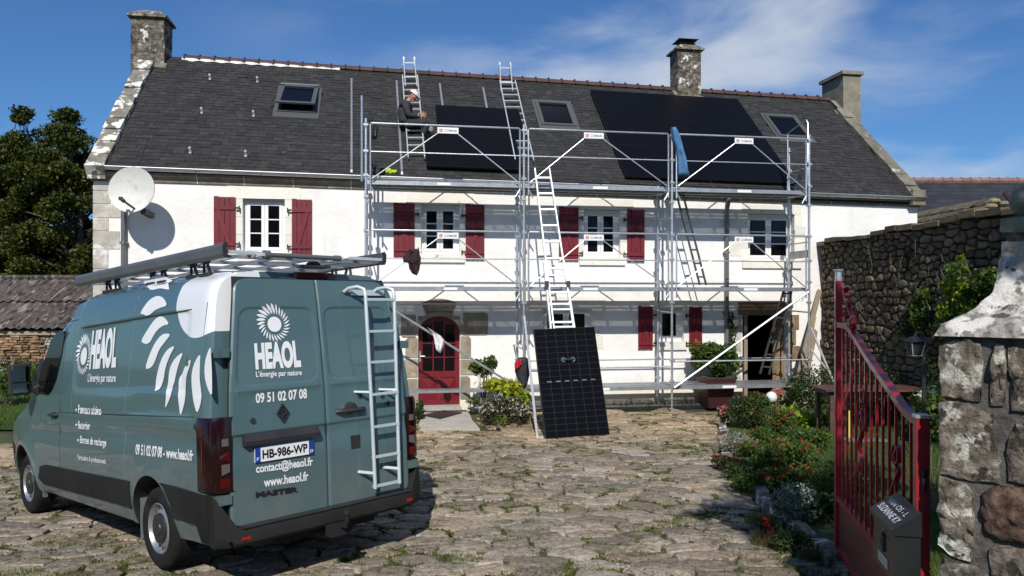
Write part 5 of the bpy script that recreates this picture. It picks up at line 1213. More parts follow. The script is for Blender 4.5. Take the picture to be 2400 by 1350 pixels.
# inner ladders
q = lambda p, d: H3(*p, d)
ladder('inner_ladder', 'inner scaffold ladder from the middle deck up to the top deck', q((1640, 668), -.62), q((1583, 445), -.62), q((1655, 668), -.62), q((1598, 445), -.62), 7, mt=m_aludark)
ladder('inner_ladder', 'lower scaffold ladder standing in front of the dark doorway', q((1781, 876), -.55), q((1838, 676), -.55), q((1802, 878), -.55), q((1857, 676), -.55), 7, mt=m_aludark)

# ================================================================ SOLAR PANEL LEANING ON THE LADDER
zb0 = .02
BL = Gp(1279.6, 1029, .0); BR = Gp(1429, 1018.5, .0); wv = (BR - BL); 
TLd = BL.y + .42; TL = Wp(1250.5, 772, TLd); TR = Wp(1393, 765.5, BR.y + .42)
sp = Thing('solar_panel', 'black solar panel leaning against the tall ladder with a suction handle on it', 'solar panel', org=BL)
ux = (BR - BL); uy = ((TL - BL) + (TR - BR)) / 2; nn = ux.cross(uy).normalized(); nn = nn if nn.y < 0 else -nn
def PQ(a, b, o=0): return BL.lerp(BR, a).lerp(TL.lerp(TR, a), b) + nn * o
def pbox(mb, a0, a1, b0, b1, o0, o1): mb.add([PQ(a0, b0, o0), PQ(a1, b0, o0), PQ(a1, b1, o0), PQ(a0, b1, o0), PQ(a0, b0, o1), PQ(a1, b0, o1), PQ(a1, b1, o1), PQ(a0, b1, o1)], [(0, 3, 2, 1), (4, 5, 6, 7), (0, 1, 5, 4), (1, 2, 6, 5), (2, 3, 7, 6), (3, 0, 4, 7)]); return mb
fr = MB(); e = .012; f_ = .008
for q_ in ((0, 1, 0, f_), (0, 1, 1 - f_, 1), (0, e, f_, 1 - f_), (1 - e, 1, f_, 1 - f_)): pbox(fr, *q_, -.036, 0)
sp.part('frame', fr, m_solframe); sp.part('glass', pbox(MB(), e, 1 - e, f_, 1 - f_, -.006, -.002), m_solar)
for r_ in range(18):
    for c in range(6):
        b0 = .012 + (.976) * r_ / 18 + .0035 + (.004 if r_ >= 9 else -.004); b1 = .012 + .976 * (r_ + 1) / 18 - .0005 + (.004 if r_ >= 9 else -.004)
        if False: pass
cl = MB()
for r_ in range(1, 18):
    b = .012 + .976 * r_ / 18
    pbox(cl, .02, .98, b - .0012, b + .0012, -.0018, -.0012)
for c in (1, 2, 3, 4, 5): a = .012 + .976 * c / 6; pbox(cl, a - .0025, a + .0025, .02, .98, -.0019, -.0010)
sp.part('cell_lines', cl, m_cell)
lab = MB()
for k in range(6): pbox(lab, .12 + k * .14, .19 + k * .14, .505, .512, -.0012, -.0006)
sp.part('busbar_marks', lab, m_galvd)
c0 = PQ(.49, .70, .0)
sh_ = Thing('suction_lifter', 'double suction cup handle stuck on the leaning solar panel', 'suction lifter', org=c0)
uxn = ux.normalized()
for k in (-1, 1):
    c = c0 + uxn * (.085 * k); sh_.part('cup', MB().cyl(c + nn * .002, c + nn * .022, .058, 16, .045), m_black); sh_.part('cup_ring', MB().tube([c + nn * .024 + uxn * (.03 * math.cos(t)) + Vector((0, 0, 1)) * (.03 * math.sin(t)) for t in np.linspace(0, 6.28, 12)], .008, 5), mat('blue_grey_lever', (0.12, 0.22, 0.28), rough=.35))
sh_.part('handle', MB().tube([c0 - uxn * .09 + nn * .03, c0 - uxn * .05 + nn * .06, c0 + uxn * .05 + nn * .06, c0 + uxn * .09 + nn * .03], .014, 8), m_black)

# ================================================================ SATELLITE DISH
dc = H3(314.5, 447, -.62); R_ = .415
dish = Thing('satellite_dish', 'large round white satellite dish mounted near the left corner of the house', 'satellite dish', org=(dc.x, 0, dc.z), frame=FH)
look = Vector((-.18, -1, .10)).normalized(); Mq = look.to_track_quat('Z', 'Y').to_matrix()
prof = [(R_ * k / 10, .10 * (k / 10) ** 2) for k in range(0, 11)] + [(R_ + .012, .105), (R_ + .012, .085)] + [(R_ * k / 10, .10 * (k / 10) ** 2 - .018) for k in range(10, -1, -1)]
dish.part('reflector', MB().lathe(prof, dc, 'z', 48, Mq), m_dish, smooth=50)
lnb = dc + look * .42 + Vector((-.10, 0, -.16)); bot = dc + Vector((.08, -.02, -R_ + .03))
dish.part('feed_arm', MB().tube([bot, H3(291, 472, -1.0)], .020, 8), m_black); dish.part('feed_head', MB().cyl(H3(291, 472, -1.0), H3(284, 466, -.98), .035, 10).box(*(lambda p: (p.x - .03, p.x + .03, p.y - .03, p.y + .03, p.z - .04, p.z + .02))(H3(283, 464, -.98))), m_black)
dish.part('mount', MB().tube([dc + Vector((.02, .06, -.12)), Vector((dc.x + .05, -.25, dc.z - .30)), Vector((dc.x + .05, 0, dc.z - .30))], .03, 8).bar((dc.x + .20, -.22, dc.z - .42), (dc.x + .12, -.50, dc.z - .36), .10, .10), m_black)

# ================================================================ CLOTH AND BAGS
def cloth(name, label, cat, mt, rows_, frame=FH, thick=.05, seed=1, fold=.035, nf=5):
    """rows_: list of (left point, right point) top->bottom; closed wrinkled garment shape"""
    n_ = 18; mb = MB(); vs = []; NR = len(rows_) * 3 - 2; rr = []
    for i in range(NR):
        f = i / 3; k = min(int(f), len(rows_) - 2); t = f - k; rr.append((Vector(rows_[k][0]).lerp(Vector(rows_[k + 1][0]), t), Vector(rows_[k][1]).lerp(Vector(rows_[k + 1][1]), t)))
    for i, (a, b) in enumerate(rr):
        for k in range(n_):
            th = 2 * math.pi * k / n_; u = .5 - .5 * math.cos(th); w_ = math.sin(th); p = a.lerp(b, u)
            d = w_ * thick * (1 if 0 < i < NR - 1 else .25) + fold * math.sin(u * nf * math.pi + seed + i * .25) * .5 + .018 * mnoise.noise(Vector((u * 5, i * .6, seed)))
            p = p + Vector((.010 * mnoise.noise(Vector((u * 4, i * .9, seed + 4))), d, .010 * mnoise.noise(Vector((u * 6, i, seed + 8))))); vs.append(p)
    mb.add(vs, [(i * n_ + k, i * n_ + (k + 1) % n_, (i + 1) * n_ + (k + 1) % n_, (i + 1) * n_ + k) for i in range(NR - 1) for k in range(n_)] + [tuple(range(n_)), tuple(range((NR - 1) * n_, NR * n_))])
    return solo(name, mb, mt, label, cat, org=rr[0][0], frame=frame, smooth=70)
m_blue = mat('blue_jacket', [(0.3, (0.045, 0.13, 0.26)), (0.7, (0.075, 0.20, 0.38))], 8, .8, .5, 40); m_maroon = mat('maroon_cloth', [(0.3, (0.020, 0.008, 0.010)), (0.7, (0.040, 0.014, 0.018))], 8, .85, .5, 40)
m_wcloth = mat('white_cloth', [(0.3, (0.62, 0.62, 0.62)), (0.7, (0.78, 0.78, 0.78))], 8, .85, .5, 40, patches=[((0.35, 0.36, 0.38), 12, .6, .68)]); m_navy = mat('navy_bag', [(0.3, (0.012, 0.014, 0.020)), (0.7, (0.024, 0.027, 0.035))], 8, .8, .4, 40); m_redb = mat('red_lining', (0.50, 0.012, 0.018), rough=.7)
P_ = lambda x, y, d=DF - .08: H3(x, y, d)
cloth('blue_jacket', 'blue work jacket hung over the top rail of the scaffold', 'jacket', m_blue, [(P_(1573, 299), P_(1583, 298)), (P_(1575, 320), P_(1593, 318)), (P_(1583, 345), P_(1600, 345)), (P_(1588, 372), P_(1608, 370)), (P_(1589, 395), P_(1613, 396)), (P_(1590, 411), P_(1617, 413))], seed=2, thick=.07)
cloth('maroon_garment', 'dark maroon garment hung on the scaffold brace above the van', 'garment', m_maroon, [(P_(960, 584), P_(983, 587)), (P_(955, 592), P_(984, 596)), (P_(944, 601), P_(987, 606)), (P_(945, 613), P_(986, 615)), (P_(957, 617), P_(985, 621)), (P_(960, 632), P_(982, 636)), (P_(967, 642), P_(977, 646))], seed=5, thick=.06, fold=.06, nf=7)
cloth('white_cloth', 'white spotted cloth tied on the long diagonal brace before the door', 'cloth', m_wcloth, [(P_(1001, 767), P_(1012, 774)), (P_(1010, 776), P_(1032, 786)), (P_(1017, 792), P_(1041, 796)), (P_(1019, 808), P_(1040, 812)), (P_(1023, 822), P_(1033, 828))], seed=9, thick=.05)
cloth('dark_jacket', 'dark jacket with red lining hanging at the foot of the second upright', 'jacket', m_navy, [(P_(1214, 838), P_(1233, 837)), (P_(1206, 852), P_(1243, 846)), (P_(1207, 870), P_(1243, 866)), (P_(1214, 890), P_(1238, 890)), (P_(1222, 908), P_(1232, 910))], seed=12, thick=.10)
cloth('red_jacket_lining', 'red inner side of the dark jacket at the second upright', 'lining', m_redb, [(P_(1214, 842, DF - .2), P_(1222, 842, DF - .2)), (P_(1206, 856, DF - .2), P_(1221, 852, DF - .2)), (P_(1207, 866, DF - .2), P_(1217, 862, DF - .2))], seed=14, thick=.02)
cloth('black_bucket_bag', 'black tool bag hanging inside the top left of the scaffold', 'bag', m_black, [(P_(872, 292, -.8), P_(885, 291, -.8)), (P_(867, 300, -.8), P_(887, 298, -.8)), (P_(868, 322, -.8), P_(884, 324, -.8)), (P_(871, 327, -.8), P_(880, 328, -.8))], seed=16, thick=.10)
mb = MB(); c = RF(918, 403, .06)
for k in range(9): a = random.uniform(0, 6.28); mb.ball(c + Vector((random.uniform(-.09, .09), 0, random.uniform(-.02, .04))), random.uniform(.03, .05), 8, 6)
solo('work_gloves', mb, mat('fluo_yellow', (0.42, 0.55, 0.03), rough=.7), 'crumpled fluorescent yellow gloves lying by the gutter left of the roof ladder', 'gloves', org=c, frame=FH, smooth=True)
# long planks leaning against the wall at the right corner
for (b0, t0_, l_) in (((1869, 890), (1921, 680), 'long weathered plank leaning at the corner, tallest one'), ((1880, 888), (1908, 740), 'pale plank leaning at the corner beside the tallest one'), ((1890, 880), (1912, 775), 'short plank leaning at the corner nearest the rubble wall')):
    a = H3(*b0, -.75); b = H3(*t0_, -.06); a.z = max(a.z, gz(a.x, -.75)); solo('plank', MB().bar(a, b, .11, .028, up=(0, 1, .3)), m_wood, l_, 'plank', org=a, frame=FH, group='planks leaning at the corner')
# ================================================================ THE VAN
m_paint = None
YT = [(.28, .900), (.33, .935), (.42, .965), (.50, .985), (.62, 1.000), (.80, 1.012), (1.00, 1.015), (1.10, 1.010), (1.155, .998), (1.20, 1.000), (1.30, 1.002), (1.45, .992), (1.50, .985), (1.80, .955), (2.10, .915), (2.20, .900), (2.30, .875), (2.37, .84), (2.42, .79), (2.455, .70), (2.475, .58), (2.49, .40), (2.50, 0)]
_yz = [p[0] for p in YT]; _yy = [p[1] for p in YT]
def yprof(z): return float(np.interp(z, _yz, _yy))
def rrect(x, z, x0, x1, z0, z1, r):
    dx = max(x0 + r - x, x - x1 + r, 0); dz = max(z0 + r - z, z - z1 + r, 0); return math.hypot(dx, dz) - r + min(max(max(x0 + r - x, x - x1 + r), max(z0 + r - z, z - z1 + r)), 0) if (dx or dz) else -min(x - x0, x1 - x, z - z0, z1 - z)
def zsh(x): return .036 * x                    # belt lines drop a little towards the nose
def side(x, z):
    y = yprof(z); e = z + zsh(max(0, x))
    y -= .011 * sstep(.010, -.020, rrect(x, e, -.62, 1.93, 1.505, 2.150, .10))          # pressed upper panel
    if -.82 < x < 2.9: y += .010 * (sstep(1.19, 1.205, e) - sstep(1.285, 1.315, e))        # rubbing strip ridge
    if -.9 < x < 3.3: y -= .014 * (sstep(1.155, 1.125, e) - sstep(1.10, .98, e))            # belt crease
    for wx in (0, 3.585):                                                                  # flared arches
        d = math.hypot(x - wx, z - .36); 
        if d < .62: y += .018 * sstep(.62, .47, d) * (1 if z < 1 else 0)
    if x > 3.2: y -= .10 * sstep(3.2, 4.6, x) ** 1.3 * .9 + .14 * sstep(4.2, 4.66, x)
    return y
def xrear(z): return float(np.interp(z, [.3, .45, 1.15, 1.5, 2.0, 2.2, 2.38, 2.47], [-1.06, -1.07, -1.072, -1.055, -1.0, -.975, -.945, -.90]))
def ztop(x): return float(np.interp(x, [-1.1, -.9, 0, 1.9, 2.25, 2.5, 2.7, 2.85, 3.2, 3.5, 3.7, 3.9, 4.2, 4.45, 4.6, 4.66], [2.455, 2.475, 2.50, 2.49, 2.43, 2.34, 2.24, 2.12, 1.70, 1.42, 1.335, 1.28, 1.17, 1.05, .88, .62]))
def zlow(x): return float(np.interp(x, [-1.1, -.6, 0, 3.4, 4.2, 4.66], [.34, .33, .33, .30, .28, .34]))
van = Thing('van', 'blue-green panel van with white sun emblem and roof rack parked in the courtyard', 'van', frame=FV)
NX = [-1.02, -1.0, -.97, -.93, -.88] + list(np.arange(-.82, 4.61, .05)) + [4.63, 4.655]
def section(x):
    zt = ztop(x); zl = zlow(x); pts = []
    zs_raw = [zl, .38, .45, .52, .62, .72, .82, .92, 1.0, 1.04, 1.07, 1.10, 1.125, 1.14, 1.155, 1.175, 1.195, 1.21, 1.24, 1.28, 1.30, 1.32, 1.40, 1.47, 1.49, 1.505, 1.52, 1.54, 1.62, 1.75, 1.88, 2.0, 2.08, 2.105, 2.12, 2.135, 2.15, 2.17, 2.22, 2.28, 2.33, 2.37, 2.40, 2.43, 2.455]
    full = zt > 2.44; ww = 1.0
    if x < -.86: ww = float(np.interp(x, [-1.02, -1.0, -.97, -.93, -.86], [.955, .975, .990, .998, 1.0]))
    for z in zs_raw:
        e = zl + (z - .33) * (min(zt, 2.50) - zl) / (2.50 - .33) if not full else max(z, zl)
        e = zl if z == zl else e
        if full: e = e * 1.0 if z < 2.2 else 2.2 + (z - 2.2) * (zt - 2.2) / .30
        if full: y = side(x, z) * ww
        else:
            f = (z - .33) / 2.17; sh = [(.0, 0), (.80, 0), (.88, .03), (.93, .07), (.98, .16)]
            y = side(x, min(e, 2.3)) - float(np.interp(f, [q[0] for q in sh], [q[1] for q in sh])) * 1.1
        pts.append((y, e))
    for k in (.70, .55, .38, .2): pts.append((pts[-1][0] * (k / .76) if k < .7 else min(pts[-1][0], .70) * .97, zt - (zt - pts[44][1]) * {.70: .55, .55: .28, .38: .12, .2: .04}[k]))
    xs_ = []
    for (y, z) in pts: xs_.append(x + ((xrear(z) + 1.072) * sstep(-.45, -1.0, x)))
    return [(xx, y, z) for xx, (y, z) in zip(xs_, pts)], (x + ((xrear(zt) + 1.072) * sstep(-.45, -1.0, x)), 0, zt)
mb = MB(); rings = []
for x in NX:
    p, c = section(x); ring = [(p[0][0], 0, p[0][2])] + p + [c] + [(a, -b, d) for (a, b, d) in reversed(p)]; rings.append(ring)
K = len(rings[0]); mb.add([q for r_ in rings for q in r_], [(i * K + k, i * K + (k + 1) % K, (i + 1) * K + (k + 1) % K, (i + 1) * K + k) for i in range(len(rings) - 1) for k in range(K)] + [tuple(range(K)), tuple(reversed([(len(rings) - 1) * K + k for k in range(K)]))])
def van_paint(name='van_paint', disc_on=True):
    m = bpy.data.materials.new(name); m.use_nodes = True; nt = m.node_tree; b = nt.nodes['Principled BSDF']; v = coords(nt, 'Object')
    col = ramp(nt, noisen(nt, v, 1.1, 5), [(0.3, (0.064, 0.118, 0.128)), (0.7, (0.072, 0.128, 0.138))])
    sp = nt.nodes.new('ShaderNodeSeparateXYZ'); nt.links.new(v, sp.inputs[0]); X, Y, Z = sp.outputs
    dust = mathn(nt, 'MULTIPLY', mapr(nt, Z, 1.1, 0.35, 0, 1), mapr(nt, noisen(nt, v, 3.0, 7, 0.65), .35, .75, .15, .75))
    # white sun disc printed on the rear corner of the side and roof
    ex = mathn(nt, 'DIVIDE', mathn(nt, 'ADD', X, .73), .435); ez = mathn(nt, 'DIVIDE', mathn(nt, 'SUBTRACT', mathn(nt, 'MINIMUM', Z, 2.26), 2.26), .335)
    rr = mathn(nt, 'ADD', mathn(nt, 'MULTIPLY', ex, ex), mathn(nt, 'MULTIPLY', ez, ez))
    disc = mathn(nt, 'MULTIPLY', mathn(nt, 'LESS_THAN', rr, 1.0), mathn(nt, 'GREATER_THAN', Y, .46))
    disc = mathn(nt, 'MULTIPLY', disc, mathn(nt, 'GREATER_THAN', Z, 1.8))
    disc = mathn(nt, 'MULTIPLY', disc, mathn(nt, 'GREATER_THAN', X, -1.20))
    col = mixn(nt, dust, col, (0.16, 0.15, 0.125)); col = mixn(nt, disc, col, (0.76, 0.77, 0.78)) if disc_on else col
    nt.links.new(col, b.inputs['Base Color']); b.inputs['Metallic'].default_value = 0.0; b.inputs['Roughness'].default_value = 0.38; b.inputs['Specular IOR Level'].default_value = .5
    b.inputs['Coat Weight'].default_value = .55; b.inputs['Coat Roughness'].default_value = .05
    nt.links.new(mathn(nt, 'MULTIPLY', mathn(nt, 'SUBTRACT', 1.0, dust), .85), b.inputs['Coat Weight']); return m
m_body = van_paint('body_paint'); m_paint = van_paint('van_paint', False)
body_me = mb.mesh('van_body', [m_body, m_black, m_glass], smooth=False)
bo = link(bpy.data.objects.new('body', body_me))
cutters = []
for wx in (0.0, 3.585):
    c = MB().cyl((wx, -1.3, .37), (wx, -.62, .37), .425, 40); c2 = MB().cyl((wx, 1.3, .37), (wx, .62, .37), .425, 40)
    for q in (c, c2):
        q.mi = [0] * len(q.f); me = q.mesh('cut', m_black); co = link(bpy.data.objects.new('cut', me)); cutters.append(co)
        md = bo.modifiers.new('b', 'BOOLEAN'); md.operation = 'DIFFERENCE'; md.object = co; md.solver = 'EXACT'
dg = bpy.context.evaluated_depsgraph_get(); dg.update(); new = bpy.data.meshes.new_from_object(bo.evaluated_get(dg)); bo.modifiers.clear(); bo.data = new
for c in cutters: bpy.data.objects.remove(c)
set_smooth(new, 28)
mats_ = [m.name if m else '' for m in new.materials]
# faces inside the wheel housings are black: those whose centre lies inside the arch cylinder radius
if m_black.name not in mats_: new.materials.append(m_black)
bi = [m.name if m else '' for m in new.materials].index(m_black.name)
for p in new.polygons:
    c = p.center
    for wx in (0.0, 3.585):
        if math.hypot(c.x - wx, c.z - .37) < .424 + .002 and abs(c.y) < 1.03 and abs(math.hypot(c.x - wx, c.z - .37) - .425) < .03 and abs(p.normal.y) < .5 or (abs(abs(c.y) - .62) < .01 and math.hypot(c.x - wx, c.z - .37) < .425): p.material_index = bi
bo.parent = van.o; bo.name = 'body'
def VP(px, py, off=0.0, it=6):        # photo -> point on the van's left side surface
    r = Vector(((px - 1200) / FPX, 1, (HY - py) / FPX)); Mi = FV.inverted(); o = Mi @ Vector((0, 0, EYE)); d = Mi.to_3x3() @ r; y = .98
    for _ in range(it):
        t = (y - o.y) / d.y; q = o + d * t; y = side(q.x, min(q.z, 2.46))
    return Vector((q.x, y + off, q.z))
def VR(px, py, off=0.0):              # photo -> point on the rear doors
    r = Vector(((px - 1200) / FPX, 1, (HY - py) / FPX)); Mi = FV.inverted(); o = Mi @ Vector((0, 0, EYE)); d = Mi.to_3x3() @ r; x = -1.09
    for _ in range(5): t = (x - o.x) / d.x; q = o + d * t; x = xrear(q.z) - .022
    return Vector((x - off, q.y, q.z))
def subdiv_poly(poly, step):
    out = []
    for i in range(len(poly)):
        a, b = poly[i], poly[(i + 1) % len(poly)]; n_ = max(1, int(math.hypot(b[0] - a[0], b[1] - a[1]) / step))
        for t in range(n_): out.append((a[0] + (b[0] - a[0]) * t / n_, a[1] + (b[1] - a[1]) * t / n_))
    return out
def smooth_poly(poly, it=2):
    for _ in range(it):
        out = []
        for i in range(len(poly)):
            a, b = poly[i], poly[(i + 1) % len(poly)]; out += [(a[0] * .75 + b[0] * .25, a[1] * .75 + b[1] * .25), (a[0] * .25 + b[0] * .75, a[1] * .25 + b[1] * .75)]
        poly = out
    return poly
def side_patch(poly, off=.004, thick=.0, step=.05, sgn=1):
    """polygon in (x,z) laid on the van side with small thickness; triangulated on a fine grid so it follows the surface"""
    import bmesh
    poly = subdiv_poly(poly, step); bm = bmesh.new(); vs = [bm.verts.new((p[0], 0, p[1])) for p in poly]; bm.faces.new(vs)
    xs_ = [p[0] for p in poly]; zs_ = [p[1] for p in poly]
    z = min(zs_) + step
    while z < max(zs_): bmesh.ops.bisect_plane(bm, geom=bm.verts[:] + bm.edges[:] + bm.faces[:], plane_co=(0, 0, z), plane_no=(0, 0, 1)); z += step
    x = min(xs_) + step * 3
    while x < max(xs_): bmesh.ops.bisect_plane(bm, geom=bm.verts[:] + bm.edges[:] + bm.faces[:], plane_co=(x, 0, 0), plane_no=(1, 0, 0)); x += step * 3
    bmesh.ops.triangulate(bm, faces=bm.faces[:])
    if thick:
        ex = bmesh.ops.extrude_face_region(bm, geom=bm.faces[:]); nv = [v for v in ex['geom'] if isinstance(v, bmesh.types.BMVert)]; ns = set(nv)
        for v in bm.verts: v.co.y = sgn * (side(v.co.x, min(v.co.z, 2.45)) + (off + thick if v in ns else off - .03))
    else:
        for v in bm.verts: v.co.y = sgn * (side(v.co.x, min(v.co.z, 2.45)) + off)
    bm.verts.index_update(); mb = MB(); mb.add([v.co[:] for v in bm.verts], [tuple(v.index for v in f.verts) for f in bm.faces]); bm.free(); return mb
def both(name, poly, mt, off=.002, thick=.012, label=None):
    for sg in (1, -1): van.part(name, side_patch(poly, off, thick, sgn=sg), mt, label=label, smooth=30)
# ---- lower cladding
both('side_cladding', [(.44, .46), (2.98, .40), (3.06, .46), (2.98, .60), (2.80, .635), (1.6, .665), (.44, .70)], m_trim)
both('rear_cladding', [(-.44, .50), (-.40, .62), (-.30, .735), (-.24, .76), (-1.00, .74), (-1.00, .35), (-.80, .35), (-.80, .49)], m_trim)
both('arch_trim', [(.43 * math.cos(a) + 3.585, .37 + .43 * math.sin(a)) for a in np.linspace(-.3, math.pi + .3, 20)] + [(.475 * math.cos(a) + 3.585, .37 + .475 * math.sin(a)) for a in np.linspace(math.pi + .3, -.3, 20)], m_paint, .0, .012)
both('front_bumper', [(4.06, .30), (4.60, .36), (4.60, .70), (4.25, .78), (4.07, .60)], m_trim)
# ---- rear bumper
pr = [(-1.02, 0), (-1.10, 0), (-1.16, .0)]
mb = MB(); outl = []
for y in np.linspace(-.99, .99, 25):
    c = abs(y) / .99; xo = -1.185 + .10 * max(0, (c - .72) / .28) ** 2; sg = 1 if y >= 0 else -1; zt = .475 + .27 * sstep(.885, .93, abs(y)); outl.append([(-1.0, y, .365), (xo + .02, y, .345), (xo, y, .37), (xo, y, .44), (xo + .012, y, max(zt - .01, .45)), (xo + .03 + (.05 if zt > .6 else 0), y, zt), (-1.0, y, zt)])
mb.add([q for r_ in outl for q in r_], [(i * 7 + k, i * 7 + (k + 1) % 7, (i + 1) * 7 + (k + 1) % 7, (i + 1) * 7 + k) for i in range(24) for k in range(7)] + [tuple(range(7)), tuple(reversed(range(24 * 7, 25 * 7)))])
bump_o = van.part('rear_bumper', mb, m_trim, smooth=35)
van.part('bumper_step', MB().box(-1.178, -1.03, -.80, .80, .4755, .487), m_black, parent=bump_o)
m_lred = mat('red_lamp_plastic', (0.07, 0.004, 0.005), rough=.15, coat=.5); m_ldark = mat('smoked_lamp', (0.012, 0.0015, 0.002), rough=.16, coat=.25); m_lclear = mat('clear_lamp', (0.11, 0.09, 0.09), rough=.15, coat=.5); m_lred2 = mat('bright_red_lamp', (0.30, 0.008, 0.008), rough=.2, coat=.5)
for sg in (1, -1):
    van.part('reflector', MB().box(-1.182, -1.15, min(sg * .70, sg * .82), max(sg * .70, sg * .82), .392, .416), m_lred2, parent=bump_o)
    for y in (.40, .93): van.part('parking_sensor', MB().cyl((-1.19, sg * y, .42), (-1.17, sg * y, .42), .012, 8), m_black, parent=bump_o)
tb_ = MB(); tb_.bar((-1.05, .0, .34), (-1.26, .0, .33), .07, .05); tb_.tube([(-1.26, 0, .34), (-1.32, 0, .35), (-1.34, 0, .40), (-1.34, 0, .44)], .018, 8); tb_.ball((-1.34, 0, .455), .028, 10, 8); tb_.box(-1.27, -1.18, -.10, .10, .27, .36); tb_.box(-1.1, -.95, -.45, .45, .28, .35); van.part('tow_bar', tb_, m_trim)
van.part('underbody', MB().box(-.95, 4.4, -.60, .60, .26, .50), m_black)
# ---- rear doors: pressed height field panels
def dw(z): return float(np.interp(z, [.45, 1.15, 1.5, 2.0, 2.38], [.868, .868, .85, .79, .738]))
van.part('door_gap_shade', MB().grid(lambda a, b: (xrear(.47 + 1.93 * b) - .002, (dw(.47 + 1.93 * b) + .004) * (2 * a - 1), .47 + 1.93 * b), 4, 20), m_black)  # black backing sheet standing in for the shade in the door gaps
def door_h(y, z):     # y outward from the seam 0..w
    h = 0.0; w = dw(z)
    h -= .010 * sstep(.008, -.014, rrect(y, z, .05, w - .055, 1.535, 2.150, .09))
    h -= .016 * (sstep(1.175, 1.150, z) - sstep(1.12, .95, z))
    h += .006 * math.exp(-((z - 1.5) / .02) ** 2) * (1 if .06 < y < w - .06 else 0)
    return h
for sg, nm in ((1, 'left rear door with logo and number plate'), (-1, 'right rear door with ladder')):
    zs_ = list(np.linspace(.482, .56, 6)) + list(np.linspace(.6, 1.08, 9)) + list(np.linspace(1.10, 1.19, 12)) + list(np.linspace(1.22, 1.46, 7)) + list(np.linspace(1.48, 1.60, 14)) + list(np.linspace(1.66, 2.04, 7)) + list(np.linspace(2.08, 2.2, 14)) + list(np.linspace(2.23, 2.385, 12))
    us = list(np.linspace(0, .14, 9)) + list(np.linspace(.2, .84, 10)) + list(np.linspace(.88, 1, 8))
    def dp(u, z, o=0):
        rt = .10; rb_ = .06; w = dw(z) - .006
        if z > 2.385 - rt: w -= rt - math.sqrt(max(0, rt ** 2 - (z - 2.385 + rt) ** 2))
        if z < .482 + rb_: w -= rb_ - math.sqrt(max(0, rb_ ** 2 - (.482 + rb_ - z) ** 2))
        y = .004 + (w - .004) * u; ed = -.010 * (sstep(.985, 1.0, u) + sstep(.012, 0, u)); return (xrear(z) - .022 - door_h(y, z) - ed + o, sg * y, z)
    mb = MB(); nU, nZ = len(us), len(zs_); vs = [dp(u, z) for z in zs_ for u in us]; bk = [(xrear(z) - .004, dp(u, z)[1], z) for z in zs_ for u in us]
    mb.add(vs + bk, [(j * nU + i, j * nU + i + 1, (j + 1) * nU + i + 1, (j + 1) * nU + i) for j in range(nZ - 1) for i in range(nU - 1)] + [(j * nU + i, (j + 1) * nU + i, nU * nZ + (j + 1) * nU + i, nU * nZ + j * nU + i) for i in (0, nU - 1) for j in range(nZ - 1)] +
           [(j * nU + i, j * nU + i + 1, nU * nZ + j * nU + i + 1, nU * nZ + j * nU + i) for j in (0, nZ - 1) for i in range(nU - 1)])
    o = van.part('rear_door', mb, m_paint, label=nm, smooth=35)
    if sg > 0: door_l = o
    else: door_r = o
# frame pillars between doors and body side are the body itself; hinges
for (y, z) in ((.905, 1.80), (.935, .70)):
    for sg in (1, -1): van.part('hinge', MB().box(xrear(z) - .040, xrear(z) + .03, sg * (y - .075) if sg > 0 else -(y + .022), sg * (y + .022) if sg > 0 else -(y - .075), z - .035, z + .035).cyl((xrear(z) - .043, sg * (y + .01), z + .015), (xrear(z) - .038, sg * (y + .01), z + .015), .010, 8).cyl((xrear(z) - .043, sg * (y + .01), z - .015), (xrear(z) - .038, sg * (y + .01), z - .015), .010, 8), m_paint)
# ---- tail lamps wrapping the corner
for sg in (1, -1):
    def tl(x, y, z): return (x + (xrear(z) + 1.072), sg * y, z)
    zz = [.752, .77, 1.0, 1.28, 1.315]; mb = MB(); ring = [(-.885, 1.0), (-.89, 1.022), (-.95, 1.022), (-1.02, 1.012), (-1.065, .985), (-1.095, .93), (-1.10, .845), (-1.08, .84), (-1.03, .90)]
    mb.add([tl(x, y * (1 if 0.76 < z < 1.3 else .985), z) for z in zz for (x, y) in ring], [(j * 9 + i, j * 9 + (i + 1) % 9, (j + 1) * 9 + (i + 1) % 9, (j + 1) * 9 + i) for j in range(4) for i in range(9)] + [tuple(range(9)), tuple(range(36, 45))])
    lo = van.part('tail_lamp', mb, m_ldark, smooth=40)
    for (z0, z1, mt, y0, y1, nm) in ((1.10, 1.155, m_lclear, .875, .925, 'clear_lens'), (.985, 1.06, m_lred, .865, .945, 'brake_lens'), (.885, .965, m_lclear, .868, .93, 'reversing_lens'), (.79, .86, m_lred, .865, .945, 'rear_lens')):
        van.part(nm, MB().prism([(-1.104, sg * y0, z0 + .02 * (nm == 'reversing_lens')), (-1.1025, sg * y1, z0 + (.02 if nm == 'brake_lens' else 0)), (-1.1005, sg * y1, z1 - (.03 if nm == 'brake_lens' else 0)), (-1.1025, sg * y0, z1)], (.006, 0, 0)), mt, parent=lo)
    for (x0, z0, z1) in ((-.93, 1.22, 1.24), (-.93, 1.18, 1.20)): van.part('light_strip', MB().box(x0 - .06, x0 + .01, min(sg * 1.018, sg * 1.0235), max(sg * 1.018, sg * 1.0235), z0, z1), m_lred, parent=lo)
    van.part('light_strip', MB().box(-.975, -.965, min(sg * 1.018, sg * 1.0235), max(sg * 1.018, sg * 1.0235), .90, 1.17), m_lred, parent=lo)
van.part('high_brake_light', MB().prism([(-.955, .17, 2.405), (-.955, -.23, 2.405), (-.925, -.22, 2.450), (-.925, .16, 2.450)], (.03, 0, 0.01)), m_ldark)
